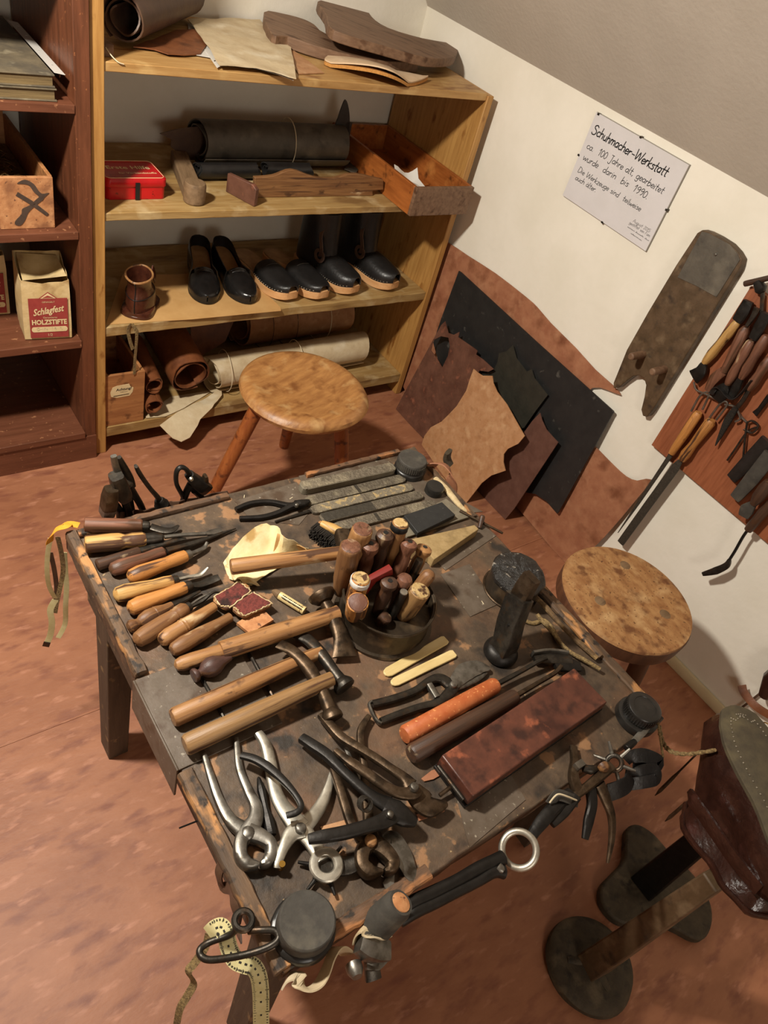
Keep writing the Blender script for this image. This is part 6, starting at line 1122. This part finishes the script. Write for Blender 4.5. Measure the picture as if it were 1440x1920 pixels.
for k, (a, b) in enumerate((((855, 200), (960, 440)), ((930, 460), (975, 560)))):
    mb = MB(); mb.tube([P(*c7([a])[0], .008), P(*c7([b])[0], .010)], [(.003, .003), (.004, .003)], 8, up=Z); one('steel_spike', ('thin steel spike standing among the pliers handles', 'short steel spike under the black lasting pliers')[k], 'spike', mb, 'steel')
mb = MB()
for k in range(4): mb.tube(circ(P(*c7([(945 + 6 * k, 485 + 4 * k)])[0], .044 + .001 * k), .0085, 16, X, V((0, .8, .6))), .0011, 6, closed=True)
one('wire_coil', 'small coil of wire on the black lasting pliers', 'wire', mb, 'steel_dark')

# ================================================================ tools hung in leather loops round the table edge
def tb(pts, rad, seg=10, up=None, sq=2, n=6, closed=False): return MB().tube(cr(pts, n, closed) if len(pts) > 2 else pts, rad, seg, up=up, sq=sq, closed=closed)
YB = .884
def k2(a, b, y=YB): return B(60 + a / 3.43, 820 + b / 3.43, y)
t = Th('edge_strap', 'brown leather strap nailed in loops along the back table edge', 'strap', k2(960, 430, .866))
t.part('strap', tb([k2(560, 520, .868), k2(640, 505, .895), k2(720, 500, .872), k2(800, 480, .895), k2(870, 455, .895), k2(940, 440, .872), k2(1040, 420, .895), k2(1140, 395, .895), k2(1270, 375, .868)], (.0015, .011), 8, up=Z, sq=6), 'leather_darkbrown')
t = Th('hung_hammer', 'grey iron hammer head hanging head up at the back table edge', 'hammer', k2(560, 440))
t.part('head', tb([k2(540, 245), k2(560, 300), k2(585, 360), k2(600, 395)], [(.012, .011), (.015, .013), (.014, .013), (.011, .010)], 12, sq=4), 'steel_dark'); t.part('neck', tb([k2(590, 390), k2(610, 450), k2(625, 520)], [(.008, .007), (.007, .007), (.008, .007)]), 'iron_black')
t = Th('hung_hammer', 'rusty hammer head with bright struck face at the back corner', 'hammer', k2(495, 470, .878))
t.part('head', tb([k2(510, 330, .874), k2(500, 390, .874), k2(490, 450, .874)], [(.010, .010), (.014, .012), (.0135, .012)], 12, sq=4), 'iron_brown'); t.part('face', tb([k2(490, 450, .874), k2(480, 490, .874)], [(.0135, .012), (.013, .011)], 12, sq=4), 'steel'); t.part('neck', tb([k2(520, 420, .882), k2(560, 470, .884), k2(570, 520, .884)], .007), 'iron_black')
t = Th('hung_pincers', 'steel lasting pincers standing jaws up behind the grey hammer head', 'pincers', k2(650, 420, .895))
t.part('jaw', tb([k2(525, 120, .895), k2(540, 190, .895), k2(570, 260, .895), k2(620, 300, .895)], [(.004, .005), (.006, .006), (.008, .007), (.010, .008)], sq=3), 'steel'); t.part('jaw', tb([k2(555, 130, .9), k2(590, 190, .9), k2(625, 260, .9), k2(635, 310, .9)], [(.004, .005), (.007, .006), (.008, .007), (.008, .008)], sq=3), 'steel_dark')
t.part('handle', tb([k2(625, 310, .897), k2(660, 370, .897), k2(700, 440, .897), k2(735, 520, .897)], [(.007, .006), (.006, .006), (.006, .006), (.006, .005)]), 'iron_black'); t.part('handle', tb([k2(620, 310, .9), k2(630, 400, .9), k2(650, 500, .9)], .0055), 'iron_black')
t = Th('hung_hook', 'slim curved steel hook tool standing at the back table edge', 'hook', k2(835, 440)); t.part('hook', tb([k2(668, 185), k2(685, 220), k2(720, 275), k2(765, 335), k2(800, 375), k2(830, 415)], [(.005, .003), (.006, .004), (.006, .004), (.005, .004), (.0045, .0045), (.005, .005)]), 'steel_dark')
mb = MB(); a, b = k2(815, 400), k2(850, 460); mb.lathe(a, b, [(0, .007), (.2, .010), (.45, .0115), (.5, .013), (.8, .013), (1, .011)], 18); t.part('collar', mb, 'iron_black')
t = Th('hung_pliers', 'black loop-handled eyelet pliers hanging at the back table edge', 'pliers', k2(1000, 400))
t.part('loop_handle', tb([k2(990, 430), k2(965, 370), k2(930, 300), k2(928, 230), k2(950, 195), k2(985, 200), k2(1015, 240)], [(.004, .004), (.005, .004), (.005, .004), (.005, .004), (.005, .004), (.005, .004), (.006, .005)]), 'iron_black')
t.part('head', tb([k2(1010, 240), k2(1050, 280), k2(1090, 310), k2(1125, 335)], [(.008, .008), (.012, .011), (.014, .012), (.008, .012)], sq=4), 'iron_black'); t.part('jaw', tb([k2(1085, 330), k2(1110, 285), k2(1115, 245)], [(.008, .008), (.007, .006), (.006, .003)], sq=4), 'iron_brown'); t.part('leg', tb([k2(1020, 300), k2(990, 360), k2(965, 440)], [(.007, .006), (.007, .006), (.006, .006)]), 'iron_black'); t.part('leg', tb([k2(1040, 340), k2(1075, 370), k2(1110, 415)], [(.007, .006), (.006, .006), (.005, .005)]), 'iron_black')
c = k2(1022, 265, .872); mb = MB(); mb.lathe(c, c - Y * .004, [(0, .004), (1, .003)], 10); t.part('rivet', mb, 'steel_bright')
# ---- orange tape measure over the corner
t = Th('tape_measure', 'orange and cream cloth tape measure draped over the back table corner', 'tape measure', k2(200, 620, .87))
RB = lambda pts, w=.006, up=V((-.5, -1, 0)): MB().ribbon(cr(pts, 7), w, .0006, up)
t.part('orange_run', MB().ribbon(cr([P(148, 985, .013), P(130, 982, .014), k2(215, 570, .862), k2(160, 590, .866), k2(125, 630, .868), k2(112, 680, .87)], 6), .0075, .0007, V((0, 0.2, 1))), 'tape_orange')
t.part('cream_run', RB([k2(118, 650, .875), k2(100, 760, .877), k2(98, 880, .877), k2(115, 970, .877), k2(150, 1035, .875)], .004), 'tape_yellow'); t.part('cream_run', RB([k2(150, 1045, .875), k2(118, 1110, .875), k2(128, 1190, .872), k2(118, 1270, .872), k2(92, 1330, .872)], .0055), 'tape_yellow')
t.part('dark_run', RB([k2(165, 640, .88), k2(190, 750, .88), k2(200, 860, .88), k2(180, 970, .88), k2(160, 1060, .879), k2(148, 1130, .879)], .004), 'braid'); t.part('dark_run', RB([k2(118, 740, .884), k2(145, 860, .884), k2(158, 980, .884), k2(150, 1110, .882)], .004), 'leather_darkbrown')
t.part('cream_run', RB([k2(208, 740, .888), k2(215, 860, .888), k2(222, 960, .886), k2(216, 1080, .884), k2(212, 1200, .884), k2(168, 1290, .882)], .0045), 'tape_yellow')
t.part('metal_end', MB().ribbon([k2(98, 1318, .871), k2(88, 1345, .871)], .006, .0014, V((-.5, -1, 0))), 'steel_dark')
# ---- back right corner
def k4(a, b, h=0): return P(720 + a / 3.43, 800 + b / 3.43, h)
t = Th('corner_strap', 'red brown leather loop at the back right table corner', 'strap', k4(400, 330, 0)); t.part('strap', tb([k4(300, 255, .006), k4(340, 235, .018), k4(390, 245, .022), k4(425, 285, .016), k4(436, 340, .0), k4(432, 410, -.03)], (.016, .0013), 8, up=V((.5, .2, 1)), sq=6), 'leather_hide')
one('hung_iron', 'grey iron tool end standing in the loop at the back right corner', 'iron', tb([k4(425, 250, .0), k4(405, 205, .012), k4(415, 160, .03)], [(.009, .006), (.011, .006), (.0125, .005)], 10, sq=4), 'stand_iron')
one('frayed_strip', 'frayed straw coloured leather strip along the right table edge', 'leather', tb([k4(330, 330, .004), k4(390, 390, .004), k4(440, 450, .005), k4(490, 510, .004), k4(535, 545, .002)], [(.006, .003), (.008, .004), (.007, .005), (.006, .004), (.003, .002)], 10, up=Z), 'fray')
# ---- thongs along the right edge
t = Th('thong_bundle', 'bundle of twisted leather thongs along the right table edge', 'leather laces', k4(1100, 1250))
for k, (pts, r) in enumerate((([(1000, 1060), (1060, 1120), (1130, 1200), (1220, 1290), (1300, 1380), (1390, 1480)], .006), ([(960, 1080), (1040, 1160), (1100, 1230), (1190, 1330), (1280, 1410), (1370, 1490)], .0045), ([(905, 1245), (960, 1265), (1030, 1245), (1080, 1290), (1110, 1350), (1165, 1430)], .0032), ([(985, 1205), (1010, 1240), (1060, 1290), (1120, 1370), (1200, 1450), (1290, 1500), (1390, 1560)], .0034), ([(1040, 1270), (1090, 1330), (1130, 1400), (1230, 1470), (1330, 1530)], .0032))):
    t.part('thong', tb([k4(a, b, r + .001 + .006 * (k % 2) + .002 * math.sin(i * 2 + k)) for i, (a, b) in enumerate(pts)], [r, r * 1.2, r * .8, r * 1.1, r], 8), ('table_edge', 'thong', 'braid', 'braid', 'thong')[k])
# ---- front left hook with the yellow tape measure
def k8(a, b, z): return T(320 + a / 2.88, 1600 + b / 2.88, z)
t = Th('wire_hook', 'bent steel wire hook sticking out of the front left table corner', 'hook', k8(390, 360, .5))
t.part('hook', tb([k8(360, 395, .530), k8(320, 440, .515), k8(210, 480, .505), k8(158, 520, .505), k8(170, 560, .505), k8(230, 575, .512), k8(400, 548, .532), k8(530, 505, .540), k8(582, 460, .542), k8(560, 418, .542), k8(480, 415, .540), k8(420, 420, .534)], .0040, 10), 'steel_dark')
mb = MB()
for k in range(2): mb.tube([k8(392, 362, .534 + .006 * k) + V((math.cos(a), math.sin(a), 0)) * .010 for a in [2 * math.pi * i / 20 for i in range(20)]], .0040, 8, closed=True)
t.part('coil', mb, 'steel_dark')
t = Th('tape_measure', 'pale yellow printed tape measure hanging through the wire hook at the front corner', 'tape measure', k8(460, 600, .48))
tp = [k8(205, 440, .500), k8(238, 408, .513), k8(275, 400, .515), k8(300, 450, .512), k8(318, 520, .497), k8(350, 575, .490), k8(400, 598, .487), k8(445, 612, .482), k8(474, 660, .470), k8(486, 740, .445), k8(488, 830, .415), k8(489, 960, .37)]
tpp = cr(tp, 5); mb = MB().ribbon(tpp, .0100, .0008, up=(CAM - k8(400, 600, .48)).normalized()); run = t.part('printed_run', mb, 'tape_yellow')
mb = MB()
for i in range(4, len(tpp) - 1):
    for f in (.0, .5):
        p = tpp[i].lerp(tpp[i + 1], f); d = (tpp[i + 1] - tpp[i]).normalized(); n_ = (CAM - p).normalized(); n_ = (n_ - d * n_.dot(d)).normalized(); s_ = d.cross(n_); w = .0094
        for sg in (-1, 1): mb.obox(p + n_ * .0006 + s_ * sg * (w - .002), d, s_, n_, (.0006, .0040 if i % 3 == 0 and f == 0 else .002, .0005))
    if i % 3 == 0: mb.obox(p + n_ * .0006, d, s_, n_, (.003, .0022, .0005))
st = t.part('scale_marks', mb, 'ink', run); st['kind'] = 'stuff'
t.part('dark_run', MB().ribbon(cr([k8(205, 440, .499), k8(185, 510, .48), k8(130, 590, .46), k8(95, 640, .45), k8(125, 700, .43), k8(90, 770, .41), k8(50, 840, .39), k8(30, 940, .35)], 6), .005, .0008, up=V((-.8, -.3, .3))), 'braid')
# ---- straps at the left front edge
t = Th('edge_strap', 'dark curled leather straps along the left table edge near the front corner', 'strap', T(430, 1680, .5))
t.part('strap', tb([T(417, 1618, .515), T(410, 1640, .50), T(418, 1662, .48), T(432, 1668, .50), T(438, 1690, .51), T(446, 1715, .505)], (.007, .0012), 8, up=V((-1, 0, .5)), sq=6), 'leather_darkbrown'); t.part('strap', tb([T(440, 1680, .51), T(448, 1705, .49), T(445, 1740, .48), T(452, 1760, .50)], (.006, .0012), 8, up=V((-1, 0, .4)), sq=6), 'leather_darkbrown')
# ---- front edge: loops, tools in them
def fe(u, v, lift=0):                                  # a point hanging out from the front edge: it sinks a little the further it sticks out
    below = ((v - 1825) * 685 + (u - 540) * 435) / 811; return T(u, v, .518 - max(-20, below) * .00042 + lift)
YF = .126
def kf(a, b, y=YF): return fe(320 + a / 2.88, 1600 + b / 2.88, (YF - y) * .7)
t = Th('front_strap', 'pale edged leather strap looping below the front table edge', 'strap', kf(740, 730)); t.part('strap', tb([kf(612, 712, .132), kf(640, 670, .125), kf(680, 665, .118), kf(705, 705, .11), kf(745, 735, .105), kf(800, 705, .108), kf(840, 630, .115), kf(870, 550, .12), kf(905, 508, .125), kf(955, 545, .133)], (.010, .0012), 8, up=V((0, -1, -.6)), sq=6), 'leather_cream')
t.part('strap', tb([kf(1005, 470, .132), kf(1020, 420, .122), kf(1050, 405, .112), kf(1080, 445, .105), kf(1120, 468, .108), kf(1160, 450, .12)], (.010, .0012), 8, up=V((0, -1, -.6)), sq=6), 'leather_cream')
t = Th('hung_hammer', 'dull steel hammer head hanging below the front table edge', 'hammer', kf(1080, 520, .118)); t.part('head', tb([kf(1015, 480, .112), kf(1060, 500, .108), kf(1110, 520, .108), kf(1160, 530, .112)], [(.011, .010), (.015, .012), (.014, .012), (.011, .010)], 12, sq=6), 'steel'); t.part('claw', tb([kf(1050, 590, .118), kf(1110, 585, .118), kf(1170, 550, .116)], [(.008, .003), (.010, .003), (.005, .002)], 10, sq=4), 'steel'); t.part('neck', tb([kf(1080, 540, .118), kf(1085, 600, .118), kf(1095, 680, .118)], [(.008, .006), (.009, .005), (.010, .004)], 10, sq=4), 'steel_dark')
c = kf(985, 600, .115); mb = MB(); mb.lathe(c, c + V((-.004, -.014, .004)), [(0, .010), (.5, .010), (1, .006)], 14); one('hung_bolt', 'small round steel bolt head hanging beside the dull hammer head', 'bolt', mb, 'steel')
A, Bp = fe(752, 1692, .045), fe(703, 1738, -.002); t = Th('ringed_tool', 'dark cylindrical handle with pale ringed end stuck in a front loop', 'handle tool', Bp, A); mb = MB(); mb.lathe(Bp, A, [(0, .014), (.1, .0205), (.85, .0185), (1, .0155)], 20); t.part('grip', mb, 'rubber_grey'); d = (A - Bp).normalized(); mb = MB(); mb.lathe(A - d * .001, A + d * .003, [(0, .0125), (.5, .0118), (.8, .008), (1, .003)], 20); t.part('pale_end', mb, 'crate_wood')
YR = .108; rc = fe(973, 1593, .004); vd = (CAM - rc).normalized(); rx = (vd.cross(Z)).normalized(); ry = vd.cross(rx)
t = Th('ring_tongs', 'black iron tongs with a bright steel ring end along the front table edge', 'tongs', fe(880, 1650), rc); mb = MB(); mb.tube(circ(rc, .0232, 36, rx, ry), .0050, 12, closed=True, up=vd); t.part('ring', mb, 'steel_bright')
def kr(a, b, y=YR): return fe(640 + a / 3.43, 1500 + b / 3.43, (YR - y) * .7)
t.part('rod', tb([kr(1040, 370), kr(980, 395), kr(880, 440), kr(740, 520), kr(600, 590), kr(470, 650), kr(400, 700)], [(.010, .008), (.009, .008), (.0085, .008), (.008, .008), (.0085, .008), (.0085, .008), (.007, .007)], 12), 'iron_black'); t.part('rod', tb([kr(1040, 460, .102), kr(980, 460, .102), kr(880, 520, .102), kr(740, 590, .102), kr(600, 660, .102), kr(480, 715, .102), kr(380, 790, .104)], [(.010, .009), (.0085, .008), (.0075, .007), (.0075, .007), (.008, .007), (.0085, .007), (.006, .006)], 12), 'iron_black')
c = kr(1010, 435, .098); mb = MB(); mb.lathe(c, c + V((.002, -.008, .002)), [(0, .007), (.6, .006), (1, .003)], 12); t.part('joint_pin', mb, 'steel')
# ---- right front cluster
YC = .122
def kc(a, b, y=YC): return fe(960 + a / 3, 1240 + b / 3, .004 + (YC - y) * .7)
t = Th('star_punch', 'dark revolving leather punch with a spoked steel star in the right front loops', 'punch pliers', kc(575, 575))
c = kc(575, 572, .118); vd = (CAM - c).normalized(); rx = vd.cross(Z).normalized(); ry = vd.cross(rx); mb = MB(); mb.tube(circ(c, .011, 24, rx, ry), .004, 10, closed=True, up=vd); wh = t.part('star_wheel', mb, 'steel_dark')
for k in range(6):
    a = math.radians(25 + 60 * k); d = rx * math.cos(a) + ry * math.sin(a); mb = MB(); mb.lathe(c + d * .011, c + d * .032, [(0, .0032), (.6, .0028), (1, .0020)], 8); t.part('spoke_tube', mb, 'steel', wh)
t.part('jaw', tb([kc(560, 590, .112), kc(500, 640, .110), kc(430, 700, .112), kc(350, 760, .116)], [(.008, .005), (.008, .006), (.007, .006), (.006, .005)], sq=3), 'iron_brown'); t.part('handle', tb([kc(440, 710, .114), kc(450, 800, .114), kc(430, 900, .115), kc(410, 1000, .116)], [(.009, .006), (.008, .006), (.008, .005), (.005, .004)], sq=3), 'iron_black')
t.part('handle', tb([kc(490, 690, .110), kc(530, 780, .108), kc(560, 880, .108), kc(560, 1000, .11), kc(537, 1135, .113)], [(.010, .006), (.009, .005), (.006, .005), (.005, .004), (.002, .002)], sq=3), 'iron_brown'); c2 = kc(510, 588, .106); mb = MB(); mb.lathe(c2, c2 + V((-.003, -.008, .003)), [(0, .009), (.6, .008), (1, .004)], 14); t.part('rivet', mb, 'handle_brown')
t = Th('hung_gripper', 'dark iron gripper with square nut hanging beside the star punch', 'pliers', kc(380, 620)); t.part('arm', tb([kc(345, 480, .128), kc(350, 560, .126), kc(345, 650, .124), kc(370, 740, .12)], [(.006, .004), (.006, .006), (.008, .007), (.010, .008)], sq=3), 'iron_brown'); c = kc(372, 590, .116); t.part('square_nut', MB().obox(c, X, Y, Z, (.016, .010, .016)), 'steel'); t.part('arm', tb([kc(400, 600, .118), kc(440, 610, .116), kc(470, 600, .114)], [(.006, .006), (.007, .007), (.005, .005)]), 'steel_dark')
t.part('handle', tb([kc(330, 740, .12), kc(240, 820, .118), kc(170, 900, .118), kc(105, 985, .12)], [(.008, .006), (.010, .007), (.010, .006), (.007, .005)], sq=3), 'iron_black'); t.part('handle', tb([kc(360, 760, .112), kc(290, 850, .112), kc(225, 920, .112)], [(.008, .006), (.008, .006), (.005, .004)], sq=3), 'iron_black')
t = Th('loop_strap', 'black leather loops with a white cut edge at the right front table corner', 'strap', kc(700, 600)); t.part('strap', tb([kc(640, 560, .13), kc(680, 535, .118), kc(750, 530, .11), kc(830, 570, .112), kc(780, 600, .12), kc(680, 600, .13)], (.011, .0013), 8, up=V((0, -.7, .7)), sq=6), 'leather_black'); t.part('strap', tb([kc(670, 640, .13), kc(720, 620, .116), kc(800, 610, .112), kc(815, 660, .112), kc(740, 680, .118), kc(670, 690, .13)], (.010, .0013), 8, up=V((0, -.7, .7)), sq=6), 'leather_black')
t.part('strap', tb([kc(212, 800, .118), kc(240, 765, .108), kc(265, 752, .104), kc(310, 765, .104), kc(370, 790, .112)], (.008, .0012), 8, up=V((0, -.5, .8)), sq=6), 'rubber_grey'); t.part('cut_edge', tb([kc(212, 795, .110), kc(240, 760, .100), kc(265, 747, .096), kc(310, 760, .096), kc(370, 785, .104)], .0013, 6), 'string')
t.part('strap', tb([kc(540, 740, .12), kc(600, 720, .112), kc(650, 690, .112), kc(665, 640, .118)], (.014, .0015), 8, up=V((0, -.7, .7)), sq=6), 'leather_black')
handled('skiving_knife', 'narrow steel blade sticking up in the right front loop towards the jar', (1174, 1404), (1190, 1390), .0055, 'peg', 'iron_black', [('blade', [(1188, 1391), (1206, 1372), (1227, 1350)], [(.005, .0015), (.006, .0015), (.002, .001)], 'steel', [.008, .014, .022])], cat='knife', h0=.0065, h1=.0075)
# nails and pegs lying about
for k, (u, v, a, w_) in enumerate(((458, 931, 1.0, 'near the black pliers handles'), (546, 934, .3, 'near the black pliers jaws'), (905, 1130, 1.4, 'beside the pitch tin'), (1003, 1330, .2, 'between the red block and the smoothing irons'))):
    p = P(u, v, .0012); d = V((math.cos(a), math.sin(a), 0)); mb = MB(); mb.lathe(p - d * .004, p + d * .004, [(0, .0009), (1, .0007)], 6); one('shoe_peg', 'tiny pale wooden shoe peg ' + w_, 'shoe peg', mb, 'string', group='loose shoe pegs')
